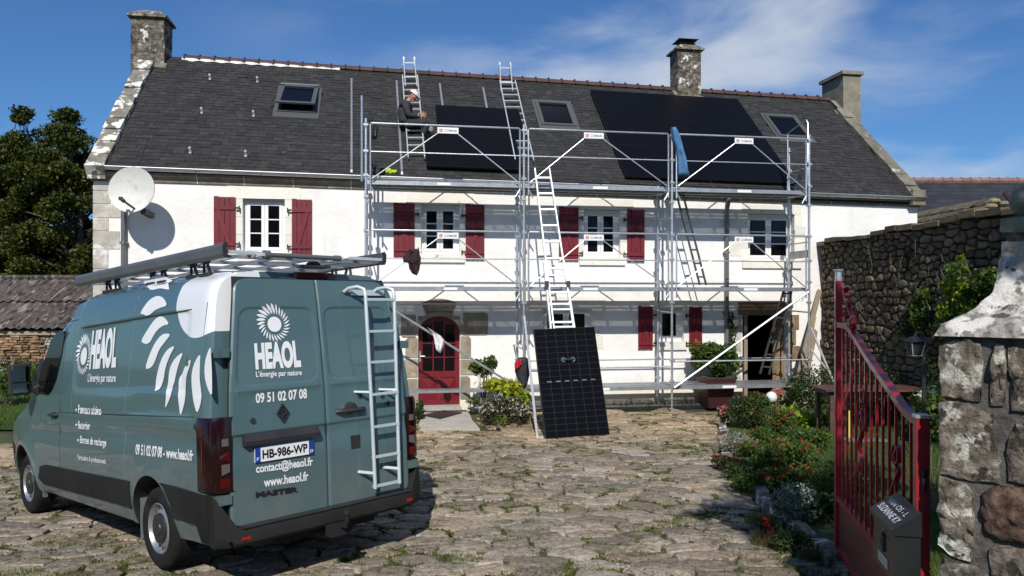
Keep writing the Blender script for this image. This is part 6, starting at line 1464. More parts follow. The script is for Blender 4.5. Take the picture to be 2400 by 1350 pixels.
# ---- windows of the cab
for sg in (1, -1):
    van.part('cab_window', side_patch([(2.36, 2.02), (2.42, 2.07), (2.62, 2.06), (2.79, 1.98), (2.93, 1.74), (3.06, 1.50), (3.09, 1.40), (2.68, 1.39), (2.58, 1.44), (2.47, 1.56), (2.38, 1.80)], .003, .006, sgn=sg), m_glass)
    van.part('window_pillar', side_patch([(3.07, 1.40), (3.10, 1.40), (2.985, 1.74), (2.95, 1.74)], .004, .008, sgn=sg), m_black)
    van.part('quarter_window', side_patch([(3.09, 1.42), (3.36, 1.40), (3.10, 1.78), (3.02, 1.74)], .003, .006, sgn=sg), m_black)
van.part('windscreen', MB().grid(lambda a, b: (3.50 - .62 * b + .10 * (1 - (2 * a - 1) ** 2), (-.80 + 1.6 * a) * (1 - .10 * b), ztop(3.50 - .62 * b) + .03 * (1 - (2 * a - 1) ** 2) + .012), 10, 8), m_glass, smooth=60)
# ---- seams, handles
def seam(pts, nm='body_seam', r=.0035, mt=None):
    P_ = []
    for i in range(len(pts) - 1):
        for t in range(12): f = t / 12; P_.append((pts[i][0] * (1 - f) + pts[i + 1][0] * f, pts[i][1] * (1 - f) + pts[i + 1][1] * f))
    P_.append(pts[-1]); van.part(nm, MB().tube([(x, side(x, min(z, 2.45)) - .0005, z) for x, z in P_], r, 5), mt or m_black)
seam([(2.30, .36), (2.30, 1.6), (2.32, 2.06), (2.42, 2.16), (2.78, 2.13), (3.0, 1.9)]); seam([(2.0, 2.175), (2.82, 2.15)], r=.0045)
m_seamp = mat('panel_joint', (0.10, 0.19, 0.21), rough=.4)
seam([(.56, .34), (.56, 1.1), (.56, 2.43)], mt=m_seamp, r=.0028); seam([(-.86, 1.33), (-.86, 2.2)], mt=m_seamp, r=.0025); seam([(1.96, 1.2), (1.96, 2.40)], mt=m_seamp, r=.0025)
seam([(-.80, 1.315), (2.30, 1.315 - .095)], r=.005); seam([(-.60, 2.155), (1.9, 2.155 - .036 * 1.9)], r=.006)
for x, z in ((2.44, 1.19), ): van.part('door_handle', MB().ball((x, side(x, z) + .012, z), .055, 14, 8, (1.5, .45, .62)).tube([(x - .10, side(x, z) + .004, z), (x - .08, side(x, z) + .035, z), (x + .08, side(x, z) + .035, z), (x + .10, side(x, z) + .004, z)], .014, 7), m_black, smooth=60)
van.part('door_stop', MB().cyl((-.86, side(-.86, 1.25), 1.245), (-.86, side(-.86, 1.25) + .02, 1.245), .022, 12), m_black)
# ---- mirror
for sg in (1, -1):
    mr_ = van.part('wing_mirror', MB().add([(3.02, sg * 1.07, 1.39), (3.02, sg * 1.28, 1.39), (3.02, sg * 1.30, 1.73), (3.02, sg * 1.07, 1.75), (3.18, sg * 1.09, 1.41), (3.15, sg * 1.24, 1.42), (3.15, sg * 1.26, 1.70), (3.18, sg * 1.09, 1.72)], [(0, 1, 2, 3), (4, 7, 6, 5), (0, 4, 5, 1), (1, 5, 6, 2), (2, 6, 7, 3), (3, 7, 4, 0)]).bar((3.10, sg * .96, 1.44), (3.10, sg * 1.10, 1.50), .12, .12).bar((3.10, sg * .92, 1.36), (3.10, sg * 1.0, 1.50), .16, .12), m_black)
    md = mr_.modifiers.new('bevel', 'BEVEL'); md.width = .02; md.segments = 3
    van.part('mirror_glass', MB().box(3.006, 3.017, min(sg * 1.10, sg * 1.26), max(sg * 1.10, sg * 1.26), 1.54, 1.71), mat('mirror_glass', (0.30, 0.33, 0.35), rough=.04, metal=1), parent=mr_)
    van.part('mirror_glass', MB().box(3.006, 3.017, min(sg * 1.10, sg * 1.25), max(sg * 1.10, sg * 1.25), 1.42, 1.52), bpy.data.materials['mirror_glass'], parent=mr_)
# ---- wheels
m_rim = mat('steel_rim', [(0.3, (0.36, 0.36, 0.36)), (0.7, (0.52, 0.52, 0.51))], 8, .32, .1, 40, metal=.75)
def wheel(x, sg):
    t_o = .965; z = .343
    pr_ = [(.205, t_o - .205), (.30, t_o - .215), (.330, t_o - .20), (.343, t_o - .17), (.343, t_o - .05), (.332, t_o - .02), (.30, t_o), (.255, t_o + .004), (.222, t_o - .006), (.212, t_o - .014)]
    grooves = []
    q = MB().lathe([(r_, sg * h) for r_, h in pr_], (x, 0, z), 'y', 56)
    for k in range(4): h = t_o - .06 - k * .033; q.lathe([(.3440, sg * h), (.3445, sg * (h - .008)), (.3440, sg * (h - .024))], (x, 0, z), 'y', 56)
    w = van.part('wheel', q, m_rubber, smooth=50)
    rim = [(.212, t_o - .014), (.204, t_o - .008), (.198, t_o - .014), (.190, t_o - .045), (.165, t_o - .052), (.135, t_o - .030), (.118, t_o - .026), (.10, t_o - .034), (.0, t_o - .034)]
    van.part('rim', MB().lathe([(r_, sg * h) for r_, h in rim], (x, 0, z), 'y', 56), m_rim, parent=w, smooth=60)
    hs = MB()
    for k in range(16):
        a = 2 * math.pi * k / 16; c = Vector((x + .170 * math.cos(a), sg * (t_o - .046), z + .170 * math.sin(a))); hs.ball(c, .020, 10, 6, (.62, .42, 1.0), Matrix.Rotation(-a + math.pi / 2, 3, 'Y'))
    van.part('rim_holes', hs, m_black, parent=w)
    hub = [(.128, t_o - .030), (.124, t_o - .012), (.105, t_o - .008), (.06, t_o - .006), (.055, t_o + .002), (.0, t_o + .004)]
    van.part('hub_cap', MB().lathe([(r_, sg * h) for r_, h in hub], (x, 0, z), 'y', 32), mat('hub_black', (0.022, 0.022, 0.023), rough=.45) if 'hub_black' not in bpy.data.materials else bpy.data.materials['hub_black'], parent=w, smooth=30)
for x in (0.0, 3.585):
    for sg in (1, -1): wheel(x, sg)
    van.part('axle', MB().cyl((x, -.8, .343), (x, .8, .343), .05, 10), m_iron)
for sg in (1, -1): van.part('mud_flap', MB().box(.375, .385, min(sg * .68, sg * .95), max(sg * .68, sg * .95), .20, .55), m_galvd)
# ---- graphics on the side
m_vinyl = mat('white_vinyl', [(0.3, (0.72, 0.73, 0.74)), (0.7, (0.78, 0.79, 0.80))], 3, .35)
S7 = lambda pts: [(lambda v: (v.x, v.z))(VP(300 + x / 3.377, 600 + y / 3.377)) for x, y in pts]
petals = [[(152, 215), (190, 185), (250, 160), (318, 152), (330, 210), (340, 268), (300, 262), (260, 254), (215, 266), (182, 270), (162, 245)],
          [(100, 458), (115, 425), (160, 360), (205, 325), (250, 313), (290, 335), (316, 392), (262, 408), (215, 430), (182, 462), (150, 474), (130, 462)],
          [(105, 672), (160, 580), (215, 500), (262, 474), (300, 492), (332, 540), (285, 548), (235, 585), (200, 640), (180, 682), (150, 698), (125, 690)],
          [(138, 892), (170, 790), (215, 690), (270, 620), (318, 612), (340, 622), (300, 675), (250, 740), (225, 815), (200, 870), (170, 892)],
          [(209, 1068), (228, 960), (260, 830), (310, 745), (350, 718), (376, 712), (335, 790), (300, 880), (285, 985), (262, 1045), (232, 1066)],
          [(296, 1210), (305, 1120), (312, 1045), (322, 1010), (330, 900), (360, 830), (405, 782), (444, 762), (410, 840), (385, 930), (372, 1000), (355, 1040), (350, 1090), (322, 1160)],
          [(416, 1274), (404, 1150), (402, 1010), (414, 955), (432, 940), (455, 870), (504, 808), (495, 870), (468, 940), (462, 1020), (456, 1140), (438, 1215)],
          [(548, 1252), (520, 1140), (506, 1020), (508, 920), (535, 830), (578, 768), (574, 850), (570, 960), (582, 1060), (588, 1120), (575, 1190)],
          [(668, 1116), (630, 1040), (608, 940), (612, 840), (635, 760), (658, 712), (662, 790), (668, 900), (670, 1010)]]
sun_e = van.part('sun_emblem', MB().add([(0, 0, -.0)] * 3, [(0, 1, 2)]) if False else side_patch(smooth_poly(S7(petals[0]), 1), .006), m_vinyl, label='white sun rays printed on the side')
for p in petals[1:]: van.part('sun_ray', side_patch(smooth_poly(S7(p), 1), .0045), m_vinyl, parent=sun_e)
def small_sun(fn, rd, r0, r1, n_=26):
    """fn(a,b) unit -> surface ; returns disc and flames"""
    mb = MB(); c = [(rd * math.cos(t), rd * math.sin(t)) for t in np.linspace(0, 2 * math.pi, 29)[:-1]]; mb.add([fn(*p) for p in c], [tuple(range(28))])
    for k in range(n_):
        a = 2 * math.pi * k / n_; big = 1.0 + .28 * max(0, math.cos(a - 1.9)) ** 2; w = .085 * (1.3 if 1.4 < a < 3.2 else .9); R1 = r1 * big; q = []
        for t, ww in ((0, .25), (.25, .9), (.55, 1.0), (.8, .6), (1.0, 0.0)): rr = r0 + (R1 - r0) * t; aa = a + .25 * t; q.append((rr, aa + w * ww))
        for t, ww in ((.8, .5), (.55, .8), (.25, .6)): rr = r0 + (R1 - r0) * t; aa = a + .25 * t; q.append((rr, aa - w * ww))
        mb.add([fn(rr * math.cos(aa), rr * math.sin(aa)) for rr, aa in q], [tuple(range(len(q)))])
    return mb
def on_side(x, z, off=.0065): return (x, side(x, z) + off, z)
def rtop(z): return xrear(z) - .022
def on_rear(y, z, off=.006): return (rtop(z) - max(door_h(abs(y), z), -.02) - off, y, z)
lg = van.part('logo', small_sun(lambda a, b: on_side(1.735 - a, 1.80 + b), .088, .118, .19), m_vinyl)
cx0 = VP(191, 841)
def side_text(txt, x0, y0, x1, y1, bold=.0, nm='lettering'):
    a = VP(x0, y0); b = VP(x1, y1); c = VP(x0, y1); d = VP(x1, y0)     # tl, br, bl, tr
    def fn(u, v):
        xx = (c.x + (b.x - c.x) * u) * (1 - v) + (a.x + (d.x - a.x) * u) * v; zz = (c.z + (b.z - c.z) * u) * (1 - v) + (a.z + (d.z - a.z) * u) * v; return on_side(xx, zz)
    return van.part(nm, put_text(txt, fn, bold), m_vinyl)
def side_text4(txt, tl_, tr__, br__, bl_, bold=.0):
    a, d, b, c = VP(*tl_), VP(*tr__), VP(*br__), VP(*bl_)
    def fn(u, v):
        xx = (c.x + (b.x - c.x) * u) * (1 - v) + (a.x + (d.x - a.x) * u) * v; zz = (c.z + (b.z - c.z) * u) * (1 - v) + (a.z + (d.z - a.z) * u) * v; return on_side(xx, zz)
    return van.part('lettering', put_text(txt, fn, bold), m_vinyl)
side_text4('HEAOL', (219, 774), (279, 765), (273, 862), (210, 867), .055)
side_text4("L'énergie par nature", (208, 875), (273, 875), (273, 901), (207, 901), .015)
side_text4('Panneaux solaires', (185, 948), (238, 952), (238, 973), (185, 969), .02); side_text4('Batteries', (185, 986), (212, 988), (212, 1008), (185, 1006), .02)
side_text4('Bornes de recharge', (190, 1021), (252, 1029), (251, 1052), (189, 1044), .02); side_text4('Particuliers & professionnels', (184, 1065), (250, 1075), (250, 1091), (184, 1081), .01)
for p in ((179, 961), (179, 996), (183, 1032)): c = VP(*p); van.part('bullet_point', MB().cyl((c.x, side(c.x, c.z), c.z), (c.x, side(c.x, c.z) + .005, c.z), .012, 10), m_vinyl)
side_text4('09 51 02 07 08 - www.heaol.fr', (321, 1040), (456, 1055), (454, 1081), (320, 1066), .03)
# ---- graphics on the rear
c = VR(644, 760); van.part('logo', small_sun(lambda a, b: on_rear(c.y - a, c.z + b), .062, .082, .142), m_vinyl, parent=door_l)
def rear_text(txt, tl_, tr__, br__, bl_, bold=.0, mt=None, off=.006, nm='lettering'):
    a, d, b, c = VR(*tl_), VR(*tr__), VR(*br__), VR(*bl_)
    def fn(u, v):
        yy = (c.y + (b.y - c.y) * u) * (1 - v) + (a.y + (d.y - a.y) * u) * v; zz = (c.z + (b.z - c.z) * u) * (1 - v) + (a.z + (d.z - a.z) * u) * v; return on_rear(yy, zz, off)
    return van.part(nm, put_text(txt, fn, bold), mt or m_vinyl, parent=door_l)
rear_text('HEAOL', (596, 804), (701, 797), (707, 861), (600, 867), .055); rear_text("L'énergie par nature", (600, 870), (708, 866), (708, 883), (601, 888), .02)
rear_text('09 51 02 07 08', (598, 922), (718, 910), (719, 934), (599, 946), .03); rear_text('contact@heaol.fr', (598, 1088), (732, 1070), (733, 1096), (600, 1114), .03); rear_text('www.heaol.fr', (617, 1120), (722, 1104), (722, 1126), (618, 1142), .03)
m_chromed = mat('dark_chrome', (0.06, 0.06, 0.062), rough=.25, metal=.7); rear_text('MASTER', (598, 1153), (697, 1140), (697, 1152), (598, 1166), .05, m_chromed, .009)
c = VR(662, 968); d_ = MB()
for k, (w, h, o) in enumerate(((.052, .073, .006), )): pass
def rh(w, h): return [(0, h), (-w, 0), (0, -h), (w, 0)]
for (wo, ho, wi, hi) in ((.056, .078, .040, .057), (.030, .044, .014, .021)):
    O, I = rh(wo, ho), rh(wi, hi); vs = [on_rear(c.y + a, c.z + b, o_) for o_ in (.004, .016) for (a, b) in O + I]
    d_.add(vs, [f for i in range(4) for f in ((8 + i, 8 + (i + 1) % 4, 12 + (i + 1) % 4, 12 + i), (i, (i + 1) % 4, 8 + (i + 1) % 4, 8 + i), (4 + i, 4 + (i + 1) % 4, 12 + (i + 1) % 4, 12 + i))])
van.part('maker_badge', d_, m_chromed, parent=door_l)
# number plate
pa, pb = VR(590, 1052), VR(735, 1036); zc = (VR(590, 1066).z + VR(735, 1048).z) / 2; py0, py1 = .665, .145; hz = .056; plx = on_rear(.4, zc, .020)[0]
pl = van.part('number_plate', MB().box(plx, plx + .012, py1, py0, zc - hz, zc + hz), m_vinyl, parent=door_l)
m_plblue = mat('plate_blue', (0.015, 0.045, 0.30), rough=.3); m_plblack = mat('plate_black', (0.01, 0.01, 0.01), rough=.4)
van.part('plate_band', MB().box(plx - .0012, plx, py0 - .045, py0, zc - hz, zc + hz), m_plblue, parent=door_l); van.part('plate_band', MB().box(plx - .0012, plx, py1, py1 + .045, zc - hz, zc + hz), m_plblue, parent=door_l)
def ptxt(t_, y0, y1, z0, z1, mt, bold=0): van.part('plate_characters', put_text(t_, lambda u, v: (plx - .003, y0 + (y1 - y0) * u, z0 + (z1 - z0) * v), bold), mt, parent=door_l)
ptxt('HB-986-WP', py0 - .06, py1 + .06, zc - .036, zc + .036, m_plblack, .03); ptxt('F', py0 - .012, py0 - .030, zc - .042, zc - .018, m_vinyl, .02); ptxt('29', py1 + .038, py1 + .008, zc - .044, zc - .020, m_vinyl, .02)
van.part('plate_lamp_bar', MB().prism([(rtop(1.1) + .01, 0, 1.075), (rtop(1.1) - .045, 0, 1.080), (rtop(1.1) - .050, 0, 1.115), (rtop(1.1) - .02, 0, 1.168), (rtop(1.1) + .01, 0, 1.17)], (0, .0001, 0)) if False else MB().add([(rtop(1.1) + dx, y, z) for y in (.10, .755) for (dx, z) in ((.01, 1.078), (-.045, 1.083), (-.050, 1.115), (-.022, 1.165), (.01, 1.168))], [(0, 1, 2, 3, 4), (9, 8, 7, 6, 5)] + [(i, (i + 1) % 5, 5 + (i + 1) % 5, 5 + i) for i in range(5)]), m_black, parent=door_l)
c = VR(592, 986); van.part('lock', MB().cyl((c.x + .01, c.y, c.z), (c.x - .012, c.y, c.z), .022, 12), m_black, parent=door_l)
# right door fittings
a = VR(788, 965); b = VR(852, 953); van.part('door_handle', MB().tube([(a.x - .0, a.y, a.z), (a.x - .035, a.y - .03, a.z), (b.x - .035, b.y + .03, a.z), (b.x, b.y, a.z)], .020, 8).ball(((a.x + b.x) / 2 + .005, (a.y + b.y) / 2, a.z + .015), .075, 16, 8, (.25, 1.1, .75)), m_black, parent=door_r, smooth=60)
c = VR(833, 1035); van.part('inspection_flap', MB().box(c.x - .006, c.x + .01, c.y - .045, c.y + .045, c.z - .055, c.z + .055), m_black, parent=door_r)
c = VR(919, 1093); van.part('sticker', MB().box(c.x - .004, c.x + .01, c.y - .04, c.y + .04, c.z - .010, c.z + .010), m_black, parent=door_r)
for p in ((844, 928), (896, 928), (909, 945)): c = VR(*p); van.part('grommet', MB().cyl((c.x + .01, c.y, c.z), (c.x - .008, c.y, c.z), .022, 12), m_black, parent=door_r)
# ---- ladder on the right door
m_ladg = mat('painted_ladder', [(0.3, (0.52, 0.60, 0.62)), (0.7, (0.62, 0.70, 0.72))], 5, .35, metal=.3)
lad = van.part('rear_ladder', MB().box(rtop(2.28) - .03, rtop(2.28) - .004, -.70, -.34, 2.255, 2.305), m_ladg, parent=door_r); xl_ = -1.185
for y, yb in ((-.375, -.40), (-.69, -.665)):
    van.part('ladder_rail', MB().tube([(rtop(2.28) - .01, y + .10, 2.285), (rtop(2.28) - .05, y + .08, 2.315), (xl_ + .08, y + .035, 2.325), (xl_ + .03, y, 2.30), (xl_ + .015, y, 2.24), (xl_ - .0, y * .4 + yb * .6, 1.4), (xl_ - .01, yb, .57)], .0165, 8), m_ladg, smooth=60, parent=door_r)
    van.part('ladder_foot', MB().tube([(xl_ - .01, yb, .70), (xrear(.7) - .02, yb + .10, .72)], .015, 7), m_ladg, parent=door_r); van.part('ladder_foot', MB().tube([(xl_ - .005, yb, 1.40), (xrear(1.42) - .02, yb + .11, 1.41)], .012, 7), m_ladg, parent=door_r)
for zz in (2.21, 1.93, 1.66, 1.38, 1.10, .84, .59):
    van.part('ladder_rung', MB().bar((xl_ + (.012 if zz > 1.4 else -.004), -.385, zz), (xl_ + (.012 if zz > 1.4 else -.004), -.682, zz), .026, .022), m_ladg, parent=door_r)
# ---- roof rack
m_fair = mat('grey_anodised_fairing', [(0.3, (0.115, 0.118, 0.125)), (0.7, (0.15, 0.153, 0.16))], 3, .35, metal=.35)
rk_ = van.part('roof_rack', MB().box(-.86, 2.42, .50, .545, 2.587, 2.612), m_alu)
for y in (-.52, -.17, .17): van.part('rack_rail', MB().box(-.86, 2.42, y - .018, y + .018, 2.587, 2.610), m_galvd, parent=rk_)
for x in (-.80, -.33, .12, .52, 1.10, 1.63, 2.05, 2.35): van.part('cross_bar', MB().box(x - .020, x + .020, -.72, .72, 2.562, 2.586), m_galvd, parent=rk_)
for sg in (1, -1):
    pf = [(.0, 2.550), (.022, 2.553), (.036, 2.58), (.040, 2.64), (.024, 2.668), (.006, 2.660), (.016, 2.62), (.012, 2.58), (-.02, 2.562)]
    van.part('rack_fairing', MB().add([(x, sg * (.755 + p[0]), p[1] + (.0)) for x in (-.92, .72, .725, 2.46) for p in pf], [tuple(range(9)), tuple(range(35, 26, -1))] + [(j * 9 + i, j * 9 + (i + 1) % 9, (j + 1) * 9 + (i + 1) % 9, (j + 1) * 9 + i) for j in range(3) for i in range(9)]), m_fair, parent=rk_)
    van.part('fairing_end_cap', MB().add([(x, sg * (.755 + p[0] * 1.2 - .003), p[1] * 1.0 + (.004 if p[1] > 2.6 else -.004)) for x in (-.938, -.921) for p in pf], [tuple(range(9)), tuple(range(17, 8, -1))] + [(i, (i + 1) % 9, 9 + (i + 1) % 9, 9 + i) for i in range(9)]), m_black, parent=rk_)
    for x in (-.45, -.21, .39, .63, 1.50, 1.74):
        zf = 2.462; q = MB(); 
        for dx in (-.06, .06): q.bar((x + dx, sg * .70, zf - .01), (x + dx * .35, sg * .715, 2.566), .022, .016)
        q.box(x - .04, x + .04, min(sg * .69, sg * .745), max(sg * .69, sg * .745), 2.548, 2.565); q.box(x - .08, x + .08, min(sg * .67, sg * .74), max(sg * .67, sg * .74), zf - .025, zf + .002); van.part('rack_foot', q, m_black, parent=rk_)
van.part('loading_roller', MB().cyl((-1.0, .46, 2.578), (-1.0, -.20, 2.578), .020, 16).cyl((-1.0, .49, 2.578), (-1.0, .44, 2.578), .036, 12).cyl((-1.0, -.24, 2.578), (-1.0, -.18, 2.578), .026, 12), mat('roller_grey', (0.16, 0.17, 0.18), rough=.4, metal=.4), parent=rk_)
for y in (.49, -.26): van.part('roller_arm', MB().box(-1.02, -.80, y - .0, y + .022, 2.565, 2.59), m_alu, parent=rk_)
van.part('rear_bar', MB().box(-.93, -.90, -.75, -.40, 2.585, 2.61), m_alu, parent=rk_); van.part('rear_bar', MB().box(-.93, -.90, .45, .75, 2.585, 2.61), m_alu, parent=rk_)
van.part('clamp', MB().ball((-.92, -.02, 2.525), .050, 12, 8, (.8, 1.4, .6)).box(-.97, -.85, -.16, .10, 2.495, 2.515), m_black, parent=rk_)
# dirt in the dent at the foot of the left door is left to the paint; side markers
# ================================================================ LETTERBOX LETTERING
t0, t1, z1, mo = LIDF
def lidp(u, v):   # u along the lid (towards free post), v down the slope
    y = .034 + (mo + .010 - .034) * v; z = z1 + .105 + (z1 - .002 - (z1 + .105)) * (y - .026) / (mo + .022 - .026) + .0022; return (t0 + (t1 - t0) * u, y, z)
# read from the drive: text runs from the free post towards the hinge
mbx.part('painted_words', put_text('SUZANNE KY', lambda a, b: lidp(.93 - .84 * a, .86 - .28 * b), .01), m_vinyl, parent=lid_o)
mbx.part('painted_words', put_text('VAN OS - L', lambda a, b: lidp(.92 - .78 * a, .46 - .22 * b), .0), m_vinyl, parent=lid_o)
# ================================================================ FOLIAGE HELPERS
def leafmesh(name, C, size, mt, up=0.35, asp=.62, droop=0.0):
    """one small folded leaf (two triangles) per centre"""
    C = np.asarray(C, dtype=float); n_ = len(C); s = size * rng.uniform(.6, 1.35, n_)[:, None]
    a = rng.normal(size=(n_, 3)); a[:, 2] -= droop; a /= np.linalg.norm(a, axis=1)[:, None]
    u_ = rng.normal(size=(n_, 3)); u_[:, 2] = np.abs(u_[:, 2]) + up; b = np.cross(a, u_); b /= (np.linalg.norm(b, axis=1)[:, None] + 1e-9)
    V = np.empty((n_, 4, 3)); V[:, 0] = C - a * s * .5; V[:, 1] = C + b * s * asp * .5; V[:, 2] = C + a * s * .5; V[:, 3] = C - b * s * asp * .5
    V[:, 1, 2] += s[:, 0] * .08; V[:, 3, 2] += s[:, 0] * .08
    F = np.empty((n_ * 2, 3), dtype=np.int64); i = np.arange(n_) * 4; F[0::2] = np.stack([i, i + 1, i + 2], 1); F[1::2] = np.stack([i, i + 2, i + 3], 1)
    return npmesh(name, V.reshape(-1, 3), F, mt)
def blob(c, r, n_, shell=.55):
    d = rng.normal(size=(n_, 3)); d /= np.linalg.norm(d, axis=1)[:, None]; q = (shell + (1 - shell) * rng.uniform(0, 1, n_) ** .6)[:, None]
    q = q * (1 + .25 * rng.normal(size=(n_, 1)) * .5); return np.asarray(c) + d * q * np.asarray(r)
def put_part(t, name, me, kind=None, label=None):
    o = link(bpy.data.objects.new(name, me)); o.parent = t.o; o.location = -t.org
    if kind: o['kind'] = kind
    if label: o['label'] = label
    return o
def tree(x, y, gz_, h, rx, crown0, label, n_leaf, leaf, mt, seed, group=None, name='broadleaf_tree', clumps=60, bare=0, top_off=(0, 0)):
    global rng
    rs = random.Random(seed); t = Thing(name, label, 'tree', org=(x, y, gz_), group=group)
    tk = MB(); tk.tube([(x + rs.uniform(-.1, .1) * i, y, gz_ + h * .16 * i - .1) for i in range(5)], [.24 * h / 9, .19 * h / 9, .15 * h / 9, .11 * h / 9, .06 * h / 9], 9)
    t.part('trunk', tk, m_bark, smooth=50); C = []; lb = MB(); per = n_leaf // clumps
    cz = gz_ + (h + crown0) / 2; rz = (h - crown0) / 2
    for k in range(clumps):
        while True:
            d = Vector((rs.gauss(0, 1), rs.gauss(0, 1), rs.gauss(0, 1)))
            if d.length > .3: break
        d.normalize(); q = rs.uniform(.45, 1.0); zf = d.z * q; wid = 1.0 if zf < 0 else math.sqrt(max(.1, 1 - zf * zf * .8))
        c = Vector((x + d.x * q * rx * wid + top_off[0] * max(0, zf), y + d.y * q * rx * .9 * wid, cz + zf * rz)); r_ = rs.uniform(.35, .8) * rx * .36
        C.append(blob(c, (r_, r_, r_ * .62), int(per * rs.uniform(.6, 1.4)), .35))
        base = Vector((x, y, gz_ + min(h * .62, max(crown0 * .6, c.z - gz_ - 1.2)))); mid = base.lerp(c, .55) + Vector((0, 0, .15)); lb.tube([base, mid, c], [.07, .04, .012], 5, cap=False)
    for k in range(bare):
        a = rs.uniform(0, 6.28); p = Vector((x + rs.uniform(-.6, .6) * rx, y, gz_ + h * rs.uniform(.82, .95))); lb.tube([p, p + Vector((rs.uniform(-.2, .2), 0, .5)), p + Vector((rs.uniform(-.5, .5), 0, rs.uniform(.7, 1.3)))], [.03, .02, .006], 4, cap=False)
    t.part('limbs', lb, m_bark); put_part(t, 'crown', leafmesh('crown', np.concatenate(C), leaf, mt), kind='stuff'); return t
def shrub(name, label, cat, org, blobs, leafs, stems=None, frame=FW, group=None, flowers=None):
    """blobs: [(centre, radii, n)]; leafs: (size, material); flowers: [(size, mat, n, blob index or None)]"""
    org = Vector(org); t = Thing(name, label, cat, org=org, frame=frame, group=group)
    C = np.concatenate([blob(c, r, n_, .25) for c, r, n_ in blobs]); C = C[C[:, 2] > org.z - .02]; put_part(t, 'foliage', leafmesh('foliage', C, leafs[0], leafs[1], up=.6), kind='stuff')
    sm = MB()
    for k in range(stems if stems is not None else 9):
        c, r, _ = random.choice(blobs); p = Vector(c) + Vector((random.uniform(-1, 1) * r[0], random.uniform(-1, 1) * r[1], random.uniform(-.2, .8) * r[2])) * .8
        b = org + Vector((random.uniform(-.05, .05), random.uniform(-.05, .05), 0)); sm.tube([b, b.lerp(p, .5) + Vector((0, 0, .04)), p], [.010, .007, .003], 5, cap=False)
    if sm.v: t.part('stems', sm, m_twig)
    for fs_, fm, fn_ in flowers or []:
        c, r, _ = random.choice(blobs); F_ = []
        for k in range(fn_):
            c, r, _ = random.choice(blobs); d = Vector((random.gauss(0, 1), random.gauss(-.4, 1), abs(random.gauss(.6, .7)))).normalized(); p = Vector(c) + Vector((d.x * r[0], d.y * r[1], d.z * r[2])) * random.uniform(.9, 1.15)
            F_.append(rng.normal(size=(9, 3)) * fs_ * .45 + np.asarray(p))
        put_part(t, 'flowers', leafmesh('flowers', np.concatenate(F_), fs_, fm, asp=.8), kind='stuff')
    return t

# ================================================================ LEFT BACKGROUND
tree(-25.3, 40, .0, 12.1, 3.3, 1.0, 'tall olive-green tree at the left edge with thin bare twigs on top', 60000, .17, m_leafd, 3, 'trees behind the shed', clumps=130, bare=14)
tree(-21.6, 38, .0, 11.6, 3.1, .8, 'broad dark tree behind the shed roof, nearest to the house gable', 56000, .17, m_leafd, 5, 'trees behind the shed', clumps=105)
tree(-29.5, 44, .0, 12.5, 3.4, 1.0, 'dark tree mostly beyond the left edge of the photo', 24000, .20, m_leafd, 8, 'trees behind the shed', clumps=50)
tree(-18.7, 42, .0, 9.4, 2.4, .4, 'lower leafy tree half hidden by the house corner', 30000, .17, m_leafd, 12, 'trees behind the shed', clumps=60)
hg = Thing('hedge', 'dark hedge behind the shed', 'hedge', org=(-22, 36, 0)); put_part(hg, 'foliage', leafmesh('foliage', np.concatenate([blob((x, 36, 1.6), (1.3, .9, 1.7), 1500, .5) for x in np.arange(-32, -14, 1.1)]), .16, m_leafd), kind='stuff')
shed = Thing('shed', 'long low stone shed with old ribbed brown roof', 'shed', org=(-18, 27, 0))
SY = 26.0; ze_ = Wp(60, 770, SY).z; zr_ = Wp(60, 655, SY + 3.2).z
x = -21.5; sheet_i = 0
def corr(x0, x1, ya, za, yb, zb_, nx=None):
    nx = int((x1 - x0) / .06); mb = MB(); jj = [random.uniform(-.12, .06) for _ in range(nx + 1)]
    def fn(a, b):
        i = int(a * nx + .5); j = jj[i // 5 % len(jj)]; yy = ya + (yb - ya) * b - (0 if b > 0 else j * .4); return (x0 + (x1 - x0) * a, yy, za + (zb_ - za) * b + .030 * math.sin((x0 + (x1 - x0) * a) * 2 * math.pi / .29) + (.0 if b > 0 else j * -.25))
    mb.grid(fn, nx, 6); return mb
while x < -12.4:
    w_ = 1.16; dz = random.uniform(-.02, .02); shed.part('roof_sheet', corr(x, x + w_ + .02, SY - .15, ze_ + dz, SY + 1.6, (ze_ + zr_) / 2 + .02 + dz), m_corr, smooth=60); shed.part('roof_sheet', corr(x, x + w_ + .02, SY + 1.5, (ze_ + zr_) / 2 + .05, SY + 3.2, zr_ + .03), m_corr, smooth=60); x += w_
shed.part('ridge_cap', MB().tube([(-21.5, SY + 3.2, zr_ + .08), (-12.4, SY + 3.2, zr_ + .08)], .09, 8), m_corr)
shed.part('rear_roof', MB().add([(-21.5, SY + 3.2, zr_), (-12.4, SY + 3.2, zr_), (-12.4, SY + 6.4, ze_), (-21.5, SY + 6.4, ze_)], [(0, 1, 2, 3)]), m_corr)
xw0 = Wp(92, 800, SY).x
shed.part('mortar_core', MB().box(xw0 + .05, -12.5, SY + .22, SY + .6, -.3, ze_ - .05), m_joint); shed.part('back_wall', MB().box(-21.5, -12.5, SY + 5.8, SY + 6.1, -.3, ze_), m_joint); shed.part('beam', MB().box(-21.5, -12.5, SY + .05, SY + .2, ze_ - .22, ze_ - .08), m_wood)
sds = []; z = 0.0
while z < ze_ - .1:
    h = random.uniform(.07, .15); x = xw0
    while x < -13.2: w_ = random.uniform(.16, .45); sds.append((x + w_ / 2, z + h / 2)); x += w_
    z += h
sds = np.array(sds)
